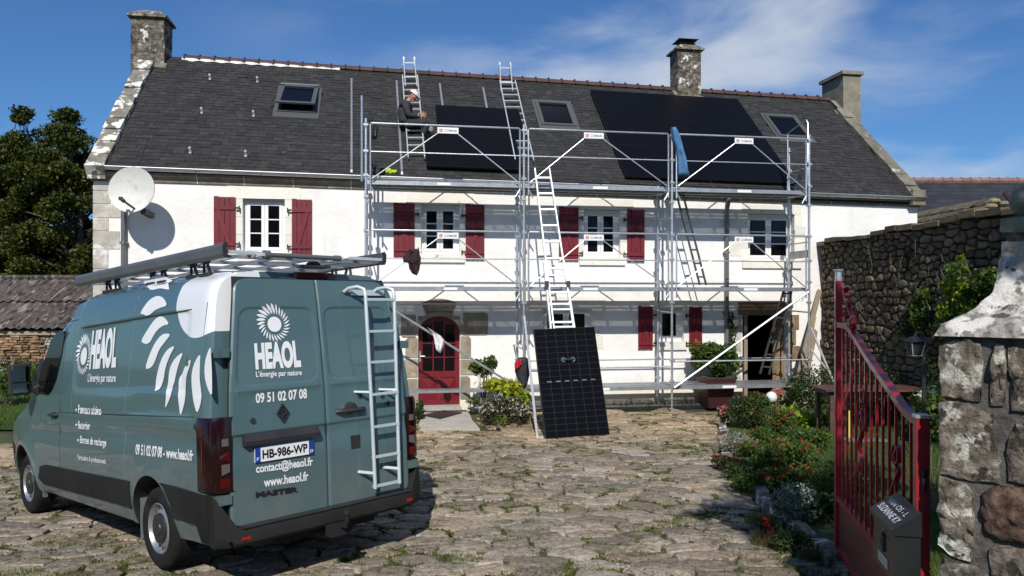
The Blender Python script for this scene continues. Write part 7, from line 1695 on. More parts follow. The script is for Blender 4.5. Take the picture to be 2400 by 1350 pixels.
for p, c in zip(sds, clipped_voronoi(sds, 2.2)):
    if len(c) < 3 or area(c) > .2: continue
    c = [(max(a, xw0 - .02), min(max(b, -.1), ze_ - .05)) for a, b in c]; mb = MB(); o_ = rough_outline(c, .010, .012, .12)
    if len(o_) < 4: continue
    dd = random.uniform(.15, .2); mb.prism([(a, SY + dd, b) for a, b in o_], (0, .1, 0)); shed.part('shed_stone', mb, m_barnst)
wp = Thing('woodpile', 'stack of split orange-brown firewood under the shed roof', 'woodpile', org=(-17.5, SY, 0)); z = .0
while z < ze_ - .2:
    x = -19.5; h = random.uniform(.07, .11)
    while x < xw0 - .05:
        w_ = random.uniform(.10, .34); y0 = SY + .05 + random.uniform(0, .12); a = random.uniform(-.02, .02); mb = MB(); mb.add([(x, y0, z), (x + w_ - .012, y0 + a, z + a), (x + w_ - .02, y0, z + h * random.uniform(.75, 1) - .01), (x + .01, y0, z + h * random.uniform(.75, 1) - .01), (x, y0 + .4, z), (x + w_ - .012, y0 + .4, z), (x + w_ - .02, y0 + .4, z + h - .01), (x + .01, y0 + .4, z + h - .01)], [(0, 1, 2, 3), (4, 7, 6, 5), (0, 4, 5, 1), (1, 5, 6, 2), (2, 6, 7, 3), (3, 7, 4, 0)])
        wp.part('log', mb, m_woodlog); x += w_
    z += h
mb = MB(); mb.grid(lambda a, b: (-34 + 25.5 * a, 15.6 + 24 * b ** 1.3, ground(-34 + 25.5 * a, 15.6 + 24 * b ** 1.3) + .0), 30, 24); solo('far_lawn', mb, m_lawn, 'lawn between the house and the shed', 'lawn', kind='structure', smooth=True)
pts = []
for _ in range(26000):
    y = 15.6 + 10 * random.random() ** 1.2; x = random.uniform(-.70 * y, -.40 * y); 
    if x > -9.0: continue
    pts.append((x, y, ground(x, y) - .01))
blades('far_lawn_grass', pts, .10, .02, m_grass, 'grass of the lawn on the far left', 'grass', lean=.8)
for (px, py, Y, r_, lf, l_) in ((22, 885, 19, .45, m_leafsh, 'small leafy plant beyond the van mirror'), (75, 865, 23, .5, m_leafsh, 'low green plants at the foot of the shed wall'), (20, 858, 24, .35, m_leafvar, 'pale flowering clump at the foot of the woodpile')):
    c = Wp(px, py, Y); shrub('garden_plant', l_, 'plant', (c.x, Y, ground(c.x, Y)), [((c.x, Y, c.z - .1), (r_ * 1.5, r_, r_ * .8), 900)], (.10, lf), flowers=[(.05, m_petalw, 20)] if lf is m_leafvar else [(.05, m_petalr, 8)])

# ================================================================ RIGHT BACKGROUND
bb = Thing('slate_roofed_building', 'long building with smooth dark slate roof and reddish ridge behind the garden wall', 'building', org=(18, 31, 0))
z0 = 3.4; zr2 = Wp(2200, 425, 31).z; bb.part('wall', MB().box(13.5, 26, 27.6, 34.4, -.2, z0), m_barnst)
bb.part('roof', MB().prism([(13.2, 27.3, z0 - .1), (13.2, 31, zr2), (13.2, 34.7, z0 - .1)], (13, 0, 0)), m_bgslate)
mb = MB(); sl2 = []
for r_ in range(22):
    f = r_ / 22; y = 27.3 + 3.7 * f; z = z0 - .1 + (zr2 - z0 + .1) * f; x = 13.2 + (.15 if r_ % 2 else 0)
    while x < 26: mb.add([(x + .004, y, z + .03), (x + .296, y, z + .03), (x + .296, y + .21, z + .03 + .21 * (zr2 - z0 + .1) / 3.7 - .022), (x + .004, y + .21, z + .03 + .21 * (zr2 - z0 + .1) / 3.7 - .022), (x + .004, y + .004, z + .01), (x + .296, y + .004, z + .01)], [(0, 1, 2, 3), (4, 5, 1, 0)]); x += .30
bb.part('roof_slates', mb, m_bgslate, kind='stuff')
x = 13.2; m_ridge2 = mat('pale_red_ridge', [(0.3, (0.17, 0.085, 0.068)), (0.7, (0.28, 0.155, 0.128))], 5, .8, .3, var=.2)
while x < 26: bb.part('ridge_tile', MB().tube([(x, 31, zr2 + .02), (x + .36, 31, zr2 + .02)], [.12, .13], 8).tube([(x + .34, 31, zr2 + .02), (x + .38, 31, zr2 + .02)], .15, 8), m_ridge2); x += .38
vx = Wp(2372, 482, 28); bb.part('roof_window', MB().box(vx.x - .6, vx.x + .75, 27.9, 28.05, Wp(2360, 492, 28).z, Wp(2360, 481, 28).z), m_bgslate)
ob = Thing('old_outbuilding', 'tumbledown outbuilding with mossy stone-slab roof behind the garden wall', 'outbuilding', org=(12, 21, 0))
A_ = Wp(2142, 500, 23.5); B_ = Wp(2336, 462, 20.5); m_mslab = mat('mossy_roof_slab', [(0.3, (0.055, 0.045, 0.032)), (0.7, (0.15, 0.125, 0.09))], 7, .95, .7, 24, var=.35, patches=[((0.13, 0.11, 0.015), 2.2, .52, .66), ((0.42, 0.38, 0.28), 4, .64, .72)])
dirn = (B_ - A_); px_ = Vector((-dirn.y, dirn.x, 0)).normalized(); px_ = px_ if px_.y < 0 else -px_
for r_ in range(9):
    for c in range(16):
        f0, f1 = c / 16, (c + 1) / 16; v0, v1 = r_ * .24, r_ * .24 + .30; p = lambda f, v, o: A_ + dirn * f + px_ * v + Vector((0, 0, -v * .85 + o)); j = random.uniform(0, .05)
        mb = MB(); mb.add([p(f0 + .004, v0, .02), p(f1 - .004, v0, .02), p(f1 - .004, v1, .06 + j), p(f0 + .004, v1 + random.uniform(-.04, .04), .06 + j), p(f0 + .004, v0, -.02), p(f1 - .004, v0, -.02), p(f1 - .004, v1, .01 + j), p(f0 + .004, v1, .01 + j)], [(0, 1, 2, 3), (4, 7, 6, 5), (0, 4, 5, 1), (1, 5, 6, 2), (2, 6, 7, 3), (3, 7, 4, 0)]); ob.part('roof_slab', mb, m_mslab)
ob.part('rear_slope', MB().add([A_, B_, B_ - px_ * 2.2 + Vector((0, 0, -1.9)), A_ - px_ * 2.2 + Vector((0, 0, -1.9))], [(0, 1, 2, 3)]), m_mslab)
ge = MB(); G0 = B_ + px_ * 2.0 + Vector((0, 0, -1.75)); G1 = B_ - px_ * 2.0 + Vector((0, 0, -1.75)); off_ = -dirn.normalized() * .25
ge.add([B_ + off_ - Vector((0, 0, .06)), G0 + off_, Vector((G0.x, G0.y, 0)) + off_, Vector((G1.x, G1.y, 0)) + off_, G1 + off_], [(0, 1, 2, 3, 4)]); ob.part('gable_wall', ge, m_barnst)
Aw = A_ + px_ * 1.9; Bw = B_ + px_ * 1.9; ob.part('wall', MB().add([(Aw.x, Aw.y, 0), (Bw.x, Bw.y, 0), (Bw.x, Bw.y, Bw.z - 1.65), (Aw.x, Aw.y, Aw.z - 1.65)], [(0, 1, 2, 3)]), m_barnst)
for k in range(14): q = B_ + off_ * -1.2 + px_ * random.uniform(-.7, .7) + Vector((0, 0, random.uniform(-.75, -.15))); ob.part('gable_stone', MB().ball(q, random.uniform(.08, .15), 8, 5, (1.3, 1, .6)), m_quoinb)
m_pl = m_wood; ob.part('barge_board', MB().bar(B_ + Vector((0, 0, .08)) - off_ * .9, B_ - px_ * 1.3 + Vector((0, 0, -1.05)) - off_ * .9, .05, .10), m_iron)

# ================================================================ PLANTS ON THE RUBBLE WALL
def wallp(px, py, off=-.12):
    o = WA + Vector((0, 0, 0)); n_ = wnrm; oo = WA + n_ * (-off); rx = (px - 1200) / FPX; t = (oo.x * wd.y - oo.y * wd.x) / (rx * wd.y - wd.x); return Vector((rx * t, t, EYE + (HY - py) / FPX * t))
cl = [((2240, 700), .42, 1300, m_leaflime, 'bright yellow-green climber on the rubble wall left of the pier coping'), ((2168, 715), .34, 900, m_leafsh, 'green climber on the rubble wall above the lantern'), ((2296, 665), .40, 800, m_leafsh, 'climber leaves on the rubble wall just left of the pedestal'), ((2255, 612), .12, 80, m_leaflime, 'small lone leafy shoot high on the rubble wall'),
      ((2120, 760), .26, 320, m_leafdk, 'thin dark creeper on the rubble wall left of the lantern'), ((2215, 810), .45, 900, m_leafdk, 'dark ivy on the rubble wall behind the lantern')]
for (p, r_, n_, mt, l_) in cl:
    c = wallp(*p); bl = [((c.x + random.uniform(-.5, .5) * r_, c.y + random.uniform(-.8, .8) * r_, c.z + random.uniform(-.9, .6) * r_), (r_ * .35, r_ * .55, r_ * .45), int(n_ / 5)) for _ in range(6)]
    shrub('wall_climber', l_, 'climber', (c.x + .08, c.y, c.z - r_ * 1.4), bl, (.075 if mt is not m_leafdk else .06, mt), stems=7)
# bare woody stems clinging to the wall
vt = Thing('dry_vine', 'dry pale vine stems clinging to the rubble wall', 'vine', org=wallp(2050, 760, -.03))
for k in range(26):
    c = wallp(random.uniform(1990, 2290), random.uniform(590, 800), -.07); pts = [c]
    for _ in range(6): c = c + Vector((random.uniform(-.01, .01), random.uniform(-.10, .10), random.uniform(-.03, .16))); pts.append(c)
    vt.part('vine_stem', MB().tube(pts, .005, 4, cap=False), m_twig)
# dark shrubs at the foot of the wall
for (x, y, z, r_, mt, n_, lf, l_) in ((6.15, 15.7, .45, (.55, .4, .5), m_leafdk, 2600, .05, 'dark fine-leaved bush right of the scaffold end'), (6.75, 14.2, .5, (.5, .8, .6), m_leafdk, 2600, .06, 'dark bush at the foot of the rubble wall behind the table'),
                             (6.95, 12.0, .55, (.45, .9, .65), m_leafdk, 2400, .06, 'dark bush at the foot of the rubble wall right of the table'), (6.9, 10.2, .7, (.5, .9, .8), m_leafdk, 2600, .06, 'dark tall bush behind the lamp post')):
    shrub('dark_bush', l_, 'bush', (x, y, 0), [((x, y, z), r_, n_), ((x - .2, y + .3, z * .8), (r_[0] * .7, r_[1] * .7, r_[2] * .7), n_ // 2)], (lf, mt))
c = Wp(2182, 948, 8.2); shrub('white_flower_bush', 'leafy bush with white flowers beside the lamp post', 'bush', (c.x, 8.2, 0), [((c.x + .05, 8.2, c.z - .12), (.22, .25, .26), 900), ((c.x - .10, 8.3, c.z - .25), (.2, .2, .2), 500)], (.07, m_leafsh), flowers=[(.055, m_petalw, 9)])
# ================================================================ LAMP POST, TABLE, ORNAMENTS
ly_ = 8.0; lx = Wp(2165, 900, ly_).x; lp = Thing('lamp_post', 'slim dark garden lamp post with hanging four-sided lantern', 'lamp post', org=(lx, ly_, 0))
zt = Wp(2165, 782, ly_).z; lxx = Wp(2145, 820, ly_).x
lp.part('post', MB().tube([(lx, ly_, 0), (lx, ly_, zt - .06), (lx - .02, ly_, zt), (lxx + .01, ly_, zt + .01)], .019, 8).cyl((lx, ly_, 0), (lx, ly_, .25), .035, 10).box(lx - .035, lx + .035, ly_ - .035, ly_ + .035, zt - .12, zt - .08), m_lamp)
lt = zt - .035
def frus(mb, c, r0, z0_, r1, z1_):
    v = [(c[0] + sx_ * r0, c[1] + sy_ * r0, z0_) for sx_, sy_ in ((-1, -1), (1, -1), (1, 1), (-1, 1))] + [(c[0] + sx_ * r1, c[1] + sy_ * r1, z1_) for sx_, sy_ in ((-1, -1), (1, -1), (1, 1), (-1, 1))]; return mb.add(v, [(0, 3, 2, 1), (4, 5, 6, 7), (0, 1, 5, 4), (1, 2, 6, 5), (2, 3, 7, 6), (3, 0, 4, 7)])
hdz = Wp(2145, 800, ly_).z; roofm = MB(); frus(roofm, (lxx, ly_), .095, hdz, .03, hdz + .05); roofm.ball((lxx, ly_, hdz + .06), .018, 8, 6); lan = lp.part('lantern_roof', roofm, m_lamp)
zb2 = Wp(2145, 832, ly_).z
for sx_, sy_ in ((-1, -1), (1, -1), (1, 1), (-1, 1)): lp.part('lantern_bar', MB().bar((lxx + sx_ * .07, ly_ + sy_ * .07, hdz), (lxx + sx_ * .045, ly_ + sy_ * .045, zb2), .008, .008), m_frost, parent=lan)
lp.part('lantern_base', frus(MB(), (lxx, ly_), .05, zb2 - .008, .05, zb2), m_frost, parent=lan); lp.part('bulb', MB().cyl((lxx, ly_, zb2), (lxx, ly_, zb2 + .07), .018, 10), m_pale, parent=lan)
lp.part('lantern_glass', frus(MB(), (lxx, ly_), .040, zb2 + .002, .064, hdz - .002), mat('lantern_smoked', (0.03, 0.035, 0.035), rough=.08), parent=lan)
tbm = Thing('garden_table', 'rust-brown garden table standing on the lawn behind the gate', 'table', org=(5.95, 13.1, 0)); zt = .745
ta = Wp(1911, 912, 13.1); tbm.part('table_top', MB().box(ta.x, ta.x + 1.75, 12.65, 13.45, zt, zt + .03), m_rust); tbm.part('apron', MB().box(ta.x + .08, ta.x + 1.67, 12.75, 13.35, zt - .07, zt - .001), m_rust)
for x in (ta.x + .10, ta.x + 1.6): 
    for y in (12.76, 13.32): tbm.part('leg', MB().box(x, x + .07, y - .035, y + .035, 0, zt - .071), m_rust)
c = Wp(1808, 931, 14.3); gl_ = Thing('white_globe', 'white ball ornament on a stake among the garden plants', 'ornament', org=(c.x, 14.3, 0)); gl_.part('ball', MB().ball(c, .105, 20, 14), m_pale, smooth=True); gl_.part('stake', MB().cyl((c.x, 14.3, 0), (c.x, 14.3, c.z - .09), .012, 8), m_twig)
c2 = Wp(1822, 921, 14.5); shrub('pink_hydrangea', 'faded pink flower head beside the white ball', 'flower', (c2.x, 14.5, 0), [((c2.x, 14.5, c2.z), (.11, .1, .08), 160)], (.05, m_petalp), stems=3)
c = Wp(1925, 1030, 12.55); solo('metal_tray', MB().box(c.x + .2, c.x + .9, 12.1, 12.3, .02, .05), m_galvd, 'flat metal piece lying on the lawn under the table', 'tray', org=(c.x + .5, 12.2, 0))
c = Wp(1992, 980, 12.4); solo('yellow_marker', MB().box(c.x - .03, c.x + .03, 12.38, 12.42, .02, c.z + .12), mat('yellow_plastic', (0.62, 0.50, 0.10), rough=.5), 'yellow upright marker on the lawn seen through the gate bars', 'marker', org=(c.x, 12.4, 0))
# ================================================================ PLANTER WITH BUSH, CLIMBER AT THE PIPE
pc = H3(1676, 912, -.55); ps = pc.x
pl_ = Thing('planter', 'tall dark burgundy planter in front of the dark doorway', 'planter', org=(ps, -.55, 0), frame=FH)
def tap(mb, x, y, r0, z0_, r1, z1_): return frus(mb, (x, y), r0, z0_, r1, z1_)
pl_.part('pot', tap(MB(), ps, -.55, .24, .02, .315, .60), m_planter); rim_ = MB(); tap(rim_, ps, -.55, .325, .601, .330, .635); pl_.part('rim', rim_, m_planter); pl_.part('soil', tap(MB(), ps, -.55, .30, .636, .30, .640), m_soil)
b_ = lambda px, py, d, r_, n_: (tuple(H3(px, py, d)), r_, n_)
shrub('potted_bush', 'large green bush growing in the burgundy planter', 'bush', (ps, -.55, .64), [b_(1640, 822, -.55, (.22, .2, .16), 700), b_(1668, 825, -.6, (.22, .22, .20), 900), b_(1700, 830, -.55, (.22, .2, .2), 700), b_(1685, 860, -.7, (.2, .2, .18), 500), b_(1638, 850, -.5, (.2, .2, .16), 300), b_(1722, 850, -.5, (.16, .16, .2), 250), b_(1690, 885, -.6, (.10, .1, .12), 160)], (.085, m_leafsh), stems=16, frame=FH)
shrub('rusty_leaf_spray', 'spray of rusty orange leaves at the left of the planter bush', 'leaves', tuple(H3(1640, 830, -.55)), [b_(1632, 807, -.55, (.12, .1, .09), 160)], (.07, m_leafora), stems=3, frame=FH)
shrub('pipe_climber', 'thin climber growing up the downpipe above the planter', 'climber', tuple(H3(1716, 880, -.12)), [b_(1712, 745, -.1, (.09, .06, .14), 60), b_(1718, 775, -.1, (.08, .06, .16), 60), b_(1716, 810, -.1, (.10, .06, .2), 80), b_(1720, 850, -.1, (.12, .08, .2), 100)], (.08, m_leafdk), stems=6, frame=FH)
# ================================================================ POTS LEFT OF THE STANDING PANEL
g = Gp(1180, 1003)
shrub('variegated_bush', 'round dark bush with small cream-edged leaves left of the standing panel', 'bush', (g.x, g.y + .3, 0), [((g.x - .03, g.y + .35, .28), (.42, .34, .27), 4200), ((g.x - .25, g.y + .3, .2), (.2, .2, .2), 900), ((g.x + .25, g.y + .3, .2), (.2, .2, .2), 900)], (.040, m_leafvar), flowers=[(.018, m_petalw, 210)])
shrub('yellow_coleus', 'yellow-leaved plant on top of the dark round bush', 'plant', (g.x, g.y + .55, .25), [((g.x - .05, g.y + .5, .68), (.36, .22, .14), 520), ((g.x + .15, g.y + .45, .58), (.22, .2, .12), 240)], (.10, m_leafyel), flowers=[(.03, m_petalp, 6)])
shrub('lime_foliage', 'lime green leaves at the right of the yellow-leaved plant', 'plant', (g.x + .35, g.y + .35, .1), [((g.x + .36, g.y + .4, .48), (.16, .15, .16), 260)], (.08, m_leaflime))
q = Gp(1172, 1000); shrub('small_succulents', 'small lime plants at the foot of the round bush', 'plant', (q.x, q.y - .02, 0), [((q.x, q.y + .02, .12), (.16, .09, .13), 420)], (.035, m_leaflime))
bs = Thing('bed_stones', 'grey stones around the foot of the round bush', 'stones', org=(g.x, g.y, 0))
for (px, py, r_) in ((1146, 985, .13), (1170, 1003, .05), (1190, 1003, .05), (1205, 1000, .06), (1135, 960, .10), (1230, 985, .12)): q = Gp(px, py); bs.part('stone', MB().ball((q.x, q.y, r_ * .3), r_, 10, 7, (1.3, 1, .7)), m_pier, smooth=True)
b = Vector((-.65, 15.0, 0)); lc = Wp(1133, 858, 15.0)
shrub('leggy_shrub', 'leggy shrub with bare pale stems and leafy top right of the red door', 'shrub', (lc.x, 15.0, 0), [((lc.x - .12, 15, lc.z), (.16, .15, .14), 230), ((lc.x + .12, 15, lc.z + .05), (.16, .15, .15), 230), ((lc.x + .0, 15.1, lc.z - .1), (.2, .15, .12), 160)], (.085, m_leafsh), stems=16)
shrub('doorside_grass', 'grassy tuft between the red door slab and the van', 'grass', (-1.72, 14.3, 0), [((-1.72, 14.3, .18), (.08, .12, .22), 320)], (.07, m_leafdk))
shrub('wall_foot_plant', 'low green plant at the right jamb of the red door', 'plant', tuple(H3(1112, 945, -.25)), [b_(1110, 940, -.25, (.16, .1, .09), 260)], (.05, m_leafsh), frame=FH)
# ================================================================ FLOWER BED
bed = [ # px, py (foot), width m, height m, leaf material, leaf size, n, flowers, label
 (1700, 1000, .25, .36, m_leafdk, .04, 500, [(.035, m_petalp, 34)], 'pink-flowered small rose at the far corner of the bed'),
 (1765, 1010, .62, .62, m_leafdk, .045, 4200, [(.03, m_leafora, 26)], 'tall dark green clump with rusty tips at the far end of the bed'),
 (1835, 1030, .42, .5, m_leafsh, .045, 1800, [(.03, m_petalr, 14)], 'green clump with a few red flowers in front of the yellow-green leaves'),
 (1735, 1075, .45, .36, m_leafgrey, .032, 3200, [(.022, m_petalr, 26)], 'silvery grey clump with red flowers at the border, farther one'),
 (1705, 1105, .30, .20, m_leafdk, .035, 1100, [(.022, m_petalr, 30)], 'low red-flowered clump spilling over the border'),
 (1810, 1110, .50, .40, m_leafsh, .04, 3000, [(.022, m_petalr, 18)], 'green clump with scattered orange-red flowers mid-bed'),
 (1880, 1110, .48, .42, m_leafsh, .04, 2600, [(.024, m_petalr, 22)], 'flowering green clump nearest the gate end mid-bed'),
 (1760, 1160, .36, .22, m_leafsh, .04, 1700, [(.025, m_petalr, 5)], 'low bright green clump at the kerb'),
 (1845, 1165, .42, .34, m_leafsh, .04, 2300, [(.026, m_petalr, 30)], 'clump with the densest red flowers before the near silvery plant'),
 (1870, 1235, .40, .42, m_leafgrey, .035, 3600, [(.025, m_petalr, 4)], 'silvery grey lavender clump at the border, nearer one'),
 (1925, 1235, .32, .34, m_leafdk, .04, 2000, [(.02, m_petalw, 5)], 'dark green clump right beside the gate post'),
 (1960, 1190, .5, .40, m_leafsh, .04, 2600, [(.022, m_petalr, 18)], 'green clump seen through the lower gate bars'),
 (1900, 1060, .55, .34, m_leafsh, .04, 2600, [(.022, m_petalr, 12)], 'loose green clump between the table leg and the gate'),
 (1725, 1130, .30, .22, m_leafdk, .035, 1100, [], 'small dark tuft leaning over the border near the silvery clump'),
 (1850, 1300, .26, .20, m_leafdk, .035, 1100, [], 'dark weedy tuft at the near end of the border'),
 (1790, 1060, .42, .36, m_leafsh, .04, 1900, [(.022, m_petalr, 10)], 'mixed green clump behind the farther silvery plant'),
 (1820, 1260, .26, .14, m_leafdk, .04, 700, [(.045, m_petalr, 5)], 'dark low clump with big red flowers hanging over the kerb'),
]
for (px, py, w_, h_, mt, ls, n_, fl, l_) in bed:
    q = Gp(px, py); q.x += .02; w_ *= 1.0
    shrub('bed_plant', l_, 'plant', (q.x, q.y + w_ * .3, 0), [((q.x, q.y + w_ * .3, h_ * .45), (w_ * .6, w_ * .55, h_ * .5), n_ // 2)] + [((q.x + random.uniform(-.5, .5) * w_, q.y + w_ * .3 + random.uniform(-.4, .5) * w_, h_ * random.uniform(.4, .75)), (w_ * .3, w_ * .3, h_ * .28), n_ // 8) for _ in range(4)], (ls, mt), flowers=fl, stems=10)
for (px, py, r_, l_) in ((1840, 985, .42, 'yellow-green long-leaved clump right of the white ball'), (1885, 1000, .40, 'yellow-green long-leaved clump in the middle of the group by the table'), (1935, 1000, .36, 'yellow-green long-leaved clump behind the table leg')):
    q = Gp(px, py); t = Thing('yellow_hosta', l_, 'plant', org=(q.x, q.y, 0), group='yellow-green clumps before the dark bushes'); mb = MB()
    for k in range(95):
        a = random.uniform(0, 6.28); L_ = random.uniform(.25, .48); ele = random.uniform(.25, 1.25); b0 = Vector((q.x + random.uniform(-.18, .18), q.y + random.uniform(-.15, .15), .02)); d = Vector((math.cos(a) * math.cos(ele), math.sin(a) * math.cos(ele), math.sin(ele)))
        m1 = b0 + d * L_ * .55; e_ = b0 + d * L_ + Vector((math.cos(a) * .10, math.sin(a) * .10, -.08)); sd_ = Vector((-math.sin(a), math.cos(a), 0)) * .030; mb.add([b0, m1 - sd_, m1 + sd_, e_], [(0, 1, 2), (1, 3, 2)])
    me = mb.mesh('leaves', m_leaflime if '_' in l_ else m_leafyel2 if False else m_leaflime, t.org, normals=False); o = link(bpy.data.objects.new('leaves', me)); o.parent = t.o; o['kind'] = 'stuff'
# dry weeds at the kerb foot
pts = []
for (px, py, r_, n_) in ((1785, 1225, .18, 260), (1800, 1275, .16, 300), (1900, 1310, .12, 200), (1700, 1060, .2, 200)):
    q = Gp(px, py)
    for _ in range(n_): a = random.uniform(0, 6.28); r2_ = r_ * math.sqrt(random.random()); pts.append((q.x + r2_ * math.cos(a), q.y + r2_ * math.sin(a) * .8, -.01))
blades('dry_weeds', pts, .12, .010, mat('dry_weed_leaves', [(0.3, (0.10, 0.085, 0.025)), (0.7, (0.20, 0.16, 0.06))], 4, .8, var=.4, transl=.3), 'half-dry weeds at the foot of the bed edging', 'weeds', lean=.9)
pts = []
for _ in range(420):
    s = random.uniform(10.2, 15.5); p = FH @ Vector((s, random.uniform(-.42, -.02) if s < 13 else random.uniform(-.3, -.02), 0)); pts.append((p.x, p.y, .03 if s < 13 else 0))
blades('wall_foot_weeds', pts, .16, .012, m_grass, 'thin weeds growing at the foot of the white wall', 'weeds', lean=.7)

# ================================================================ TREES BEHIND THE PHOTOGRAPHER (they cast the shade at lower right and show in reflections)
tree(6.2, -1.6, 0, 8.4, 2.6, 4.2, 'tree overhanging the gateway from behind the photographer', 15000, .15, m_leafsh, 21, clumps=34, top_off=(-1, 0))
bt = Thing('overhanging_branch', 'leafy branch overhanging the gateway', 'branch', org=(5.4, -.5, 5.2))
bm_ = MB().tube([(6.1, -1.4, 4.6), (4.8, .2, 5.6), (3.3, 1.1, 6.1), (2.5, 1.5, 6.2)], [.09, .07, .04, .015], 7); bt.part('limb', bm_, m_bark)
put_part(bt, 'foliage', leafmesh('foliage', np.concatenate([blob((x, y, z), (.50, .45, .28), 300, .2) for (x, y, z) in ((2.4, .35, 6.0), (2.9, .1, 6.0), (2.1, .9, 6.1), (3.4, .2, 6.1), (4.6, .5, 5.8), (3.9, .9, 6.1), (3.3, 1.2, 6.2), (2.7, 1.5, 6.3), (3.2, .5, 6.1), (3.8, 1.9, 6.2), (4.3, 2.6, 6.4), (3.0, 2.3, 6.5), (2.3, .9, 6.2), (4.8, 1.4, 6.2))]), .13, m_leafsh), kind='stuff')
tree(-9, -17, 0, 9, 4.0, 1.2, 'broad tree behind the photographer on the left', 16000, .3, m_leafd, 31, 'trees behind the photographer', clumps=50)
tree(0.5, -19, 0, 8.5, 4.2, 1.0, 'broad tree straight behind the photographer', 16000, .3, m_leafd, 32, 'trees behind the photographer', clumps=50)
tree(10, -17, 0, 9.5, 4.2, 1.2, 'broad tree behind the photographer on the right', 16000, .3, m_leafd, 33, 'trees behind the photographer', clumps=50)
tree(-4.5, -20, 0, 9.2, 4.0, .8, 'broad tree behind the photographer between the left and the middle one', 14000, .3, m_leafd, 35, 'trees behind the photographer', clumps=46)
tree(5.5, -21, 0, 9.6, 4.0, .8, 'broad tree behind the photographer between the middle and the right one', 14000, .3, m_leafd, 36, 'trees behind the photographer', clumps=46)
tree(17, -17, 0, 9.6, 4.2, .8, 'broad tree behind the photographer farthest right', 14000, .3, m_leafd, 37, 'trees behind the photographer', clumps=46)
tree(-18, -12, 0, 9.5, 4.2, 1.2, 'broad tree behind the photographer far on the left', 16000, .3, m_leafd, 34, 'trees behind the photographer', clumps=50)

# ================================================================ THE WORKER
WD = RF(962, 300).y - .22
def J(px, py, dd=0.0): return H3(px, py, WD + dd)
def skin(name, nodes, edges, root=0, sub=2):
    me = bpy.data.meshes.new(name); me.from_pydata([tuple(n_[0]) for n_ in nodes], edges, []); o = link(bpy.data.objects.new(name, me)); o.modifiers.new('s', 'SKIN'); sv = me.skin_vertices[0].data
    for i, n_ in enumerate(nodes): r_ = n_[1]; sv[i].radius = r_ if isinstance(r_, tuple) else (r_, r_); sv[i].use_root = (i == root)
    sb = o.modifiers.new('b', 'SUBSURF'); sb.levels = sub; sb.render_levels = sub; dg = bpy.context.evaluated_depsgraph_get(); dg.update(); new = bpy.data.meshes.new_from_object(o.evaluated_get(dg)); bpy.data.objects.remove(o); return new
hip = J(951, 291); chest = J(949, 256); neck = J(957, 236); head = J(968, 224)
m_skin = mat('skin', [(0.3, (0.36, 0.17, 0.115)), (0.7, (0.46, 0.23, 0.16))], 9, .55); m_jack = mat('dark_work_jacket', [(0.3, (0.020, 0.021, 0.026)), (0.7, (0.036, 0.037, 0.044))], 9, .85, .5, 40); m_trou = mat('dark_work_trousers', [(0.3, (0.012, 0.013, 0.012)), (0.7, (0.030, 0.031, 0.028))], 9, .85, .5, 40)
wk = Thing('person', 'worker in dark clothes and pale cap sitting sideways on the left roof ladder', 'person', org=hip, frame=FH)
def place(name, me, mt, parent=None, smooth=True, label=None):
    me.materials.clear(); me.materials.append(mt); set_smooth(me, 180 if smooth else 30); o = link(bpy.data.objects.new(name, me)); o.parent = wk.o; o.location = -wk.org
    if label: o['label'] = label
    if parent: o.parent = parent; o.location = (0, 0, 0)
    return o
nA = (0, -.17, 0); sh1 = J(951, 244, -.17); el1 = J(957, 271, -.20); wr1 = J(983, 271, -.14); sh2 = J(953, 244, .17); el2 = J(965, 268, .16); wr2 = J(985, 267, .04)
k1 = J(1004, 286, -.14); an1 = J(989, 322, -.10); to1 = J(1004, 327, -.12); k2 = J(999, 281, .10); an2 = J(1003, 318, .06); to2 = J(1016, 322, .04)
h1 = hip + Vector((.02, -.10, 0)); h2 = hip + Vector((.02, .10, 0))
core = [(hip, .085), (J(949, 272), .08), (chest, .105), (neck, .055), (J(963, 230), .05), (head, .078), (sh1, .055), (el1, .042), (wr1, .030), (sh2, .055), (el2, .042), (wr2, .030), (h1, .06), (k1, .05), (an1, .036), (h2, .06), (k2, .05), (an2, .042), (to1, .035), (to2, .035)]
ed = [(0, 1), (1, 2), (2, 3), (3, 4), (4, 5), (2, 6), (6, 7), (7, 8), (2, 9), (9, 10), (10, 11), (0, 12), (12, 13), (13, 14), (0, 15), (15, 16), (16, 17), (14, 18), (17, 19)]
bme = skin('body', core, ed); body_o = place('body', bme, m_skin)
jme = skin('jacket', [(J(951, 290), .160), (J(950, 282), .162), (J(948, 270), .158), (J(948, 254), .172), (J(951, 243), .130), (J(956, 237), .078), (J(951, 244, -.16), .092), (el1, .074), (wr1 + Vector((-.03, 0, 0)), .052), (J(953, 244, .16), .092), (el2, .072), (wr2 + Vector((-.03, 0, 0)), .05)], [(0, 1), (1, 2), (2, 3), (3, 4), (4, 5), (4, 6), (6, 7), (7, 8), (4, 9), (9, 10), (10, 11)]); place('jacket', jme, m_jack, body_o)
tme = skin('trousers', [(J(951, 287), .155), (hip + Vector((.01, 0, -.03)), .165), (h1 + Vector((.08, 0, 0)), .108), (k1, .080), (an1, .062), (h2 + Vector((.08, 0, 0)), .108), (k2, .080), (an2, .062)], [(0, 1), (1, 2), (2, 3), (3, 4), (1, 5), (5, 6), (6, 7)]); place('trousers', tme, m_trou, body_o)
for (a, t_) in ((an1, to1), (an2, to2)):
    q = MB().ball(a.lerp(t_, .5) + Vector((0, 0, -.02)), .07, 14, 9, (1.9, .75, .65)); o = wk.part('boot', q, m_black, smooth=True); 
kp = MB().ball(J(1010, 303, -.12), .055, 12, 8, (1, .5, 1.2)); wk.part('knee_pad', kp, mat('grey_knee_pad', (0.20, 0.20, 0.20), rough=.7), smooth=True)
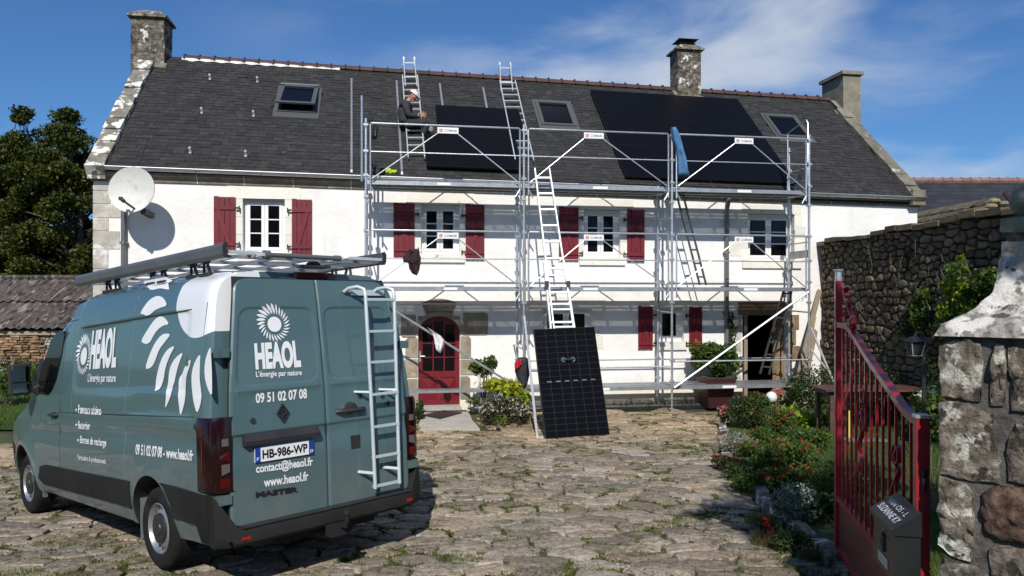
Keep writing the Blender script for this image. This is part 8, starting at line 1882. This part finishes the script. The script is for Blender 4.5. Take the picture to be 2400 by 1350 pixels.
# head details: face looks down to the right
fd = Vector((.80, -.10, -.60)).normalized(); upv = Vector((.60, 0, .80)).normalized(); sdv = fd.cross(upv).normalized(); MH = Matrix((fd, sdv, upv)).transposed()
hm = MB().ball(head, .100, 20, 14, (1.02, .78, 1.18), MH); hm.ball(head + fd * .108 - upv * .01, .019, 8, 6, (1.2, .8, 1.3), MH); hm.ball(head + fd * .055 - upv * .095, .045, 10, 7, (1.0, .9, .7), MH)
for sg in (1, -1): hm.ball(head + sdv * sg * .078 - fd * .01, .026, 8, 6, (.8, .4, 1.2), MH)
wk.part('head', hm, m_skin, smooth=True)
fm = MB()
for sg in (1, -1): fm.ball(head + fd * .088 + sdv * sg * .035 + upv * .02, .011, 8, 5)
fm.ball(head + fd * .098 - upv * .058, .016, 8, 5, (.4, 1.3, .3), MH); wk.part('face_details', fm, mat('eyes_and_mouth', (0.10, 0.04, 0.035), rough=.5), kind='stuff')
wk.part('hair', MB().ball(head - fd * .025 + upv * .015, .100, 16, 10, (.95, .82, .98), MH), mat('dark_hair', (0.025, 0.018, 0.013), rough=.8), smooth=True)
cp = MB(); n_ = 18
for i in range(7):
    for k in range(n_): th = 2 * math.pi * k / n_; ph = i / 6 * math.pi / 2; cp.v.append(tuple(head + upv * .030 + MH @ Vector((math.cos(th) * math.cos(ph) * .116, math.sin(th) * math.cos(ph) * .094, math.sin(ph) * .105))))
cp.f = [(i * n_ + k, i * n_ + (k + 1) % n_, (i + 1) * n_ + (k + 1) % n_, (i + 1) * n_ + k) for i in range(6) for k in range(n_)]; cp.mi = [0] * len(cp.f)
br_ = [head + upv * .032 + MH @ Vector((math.cos(a) * .11 + (.095 * math.cos(a * .9) if abs(a) < 1.3 else 0), math.sin(a) * .092, -.012 * (1 - abs(a)))) for a in np.linspace(-1.25, 1.25, 12)]; cp.prism(br_, upv * .010)
wk.part('cap', cp, mat('pale_cap', [(0.3, (0.60, 0.58, 0.53)), (0.7, (0.72, 0.70, 0.65))], 20, .8, .2, 60), smooth=50)
for wr, sgn_ in ((wr1, -1), (wr2, 1)):
    hd_ = MB().ball(wr + Vector((.055, 0, -.004)), .040, 10, 7, (1.15, .55, .85))
    for k in range(4): b0 = wr + Vector((.085, .0 + .006 * sgn_, .026 - .017 * k)); hd_.tube([b0, b0 + Vector((.034, .012 * -sgn_, -.008)), b0 + Vector((.048 - .004 * abs(k - 1), .030 * -sgn_, -.024)), b0 + Vector((.040, .045 * -sgn_, -.036))], [.0095, .009, .008, .006], 6)
    b0 = wr + Vector((.035, 0, .030)); hd_.tube([b0, b0 + Vector((.030, .012 * -sgn_, .014)), b0 + Vector((.055, .022 * -sgn_, .006))], [.011, .010, .007], 6); wk.part('hand', hd_, m_skin, smooth=60)
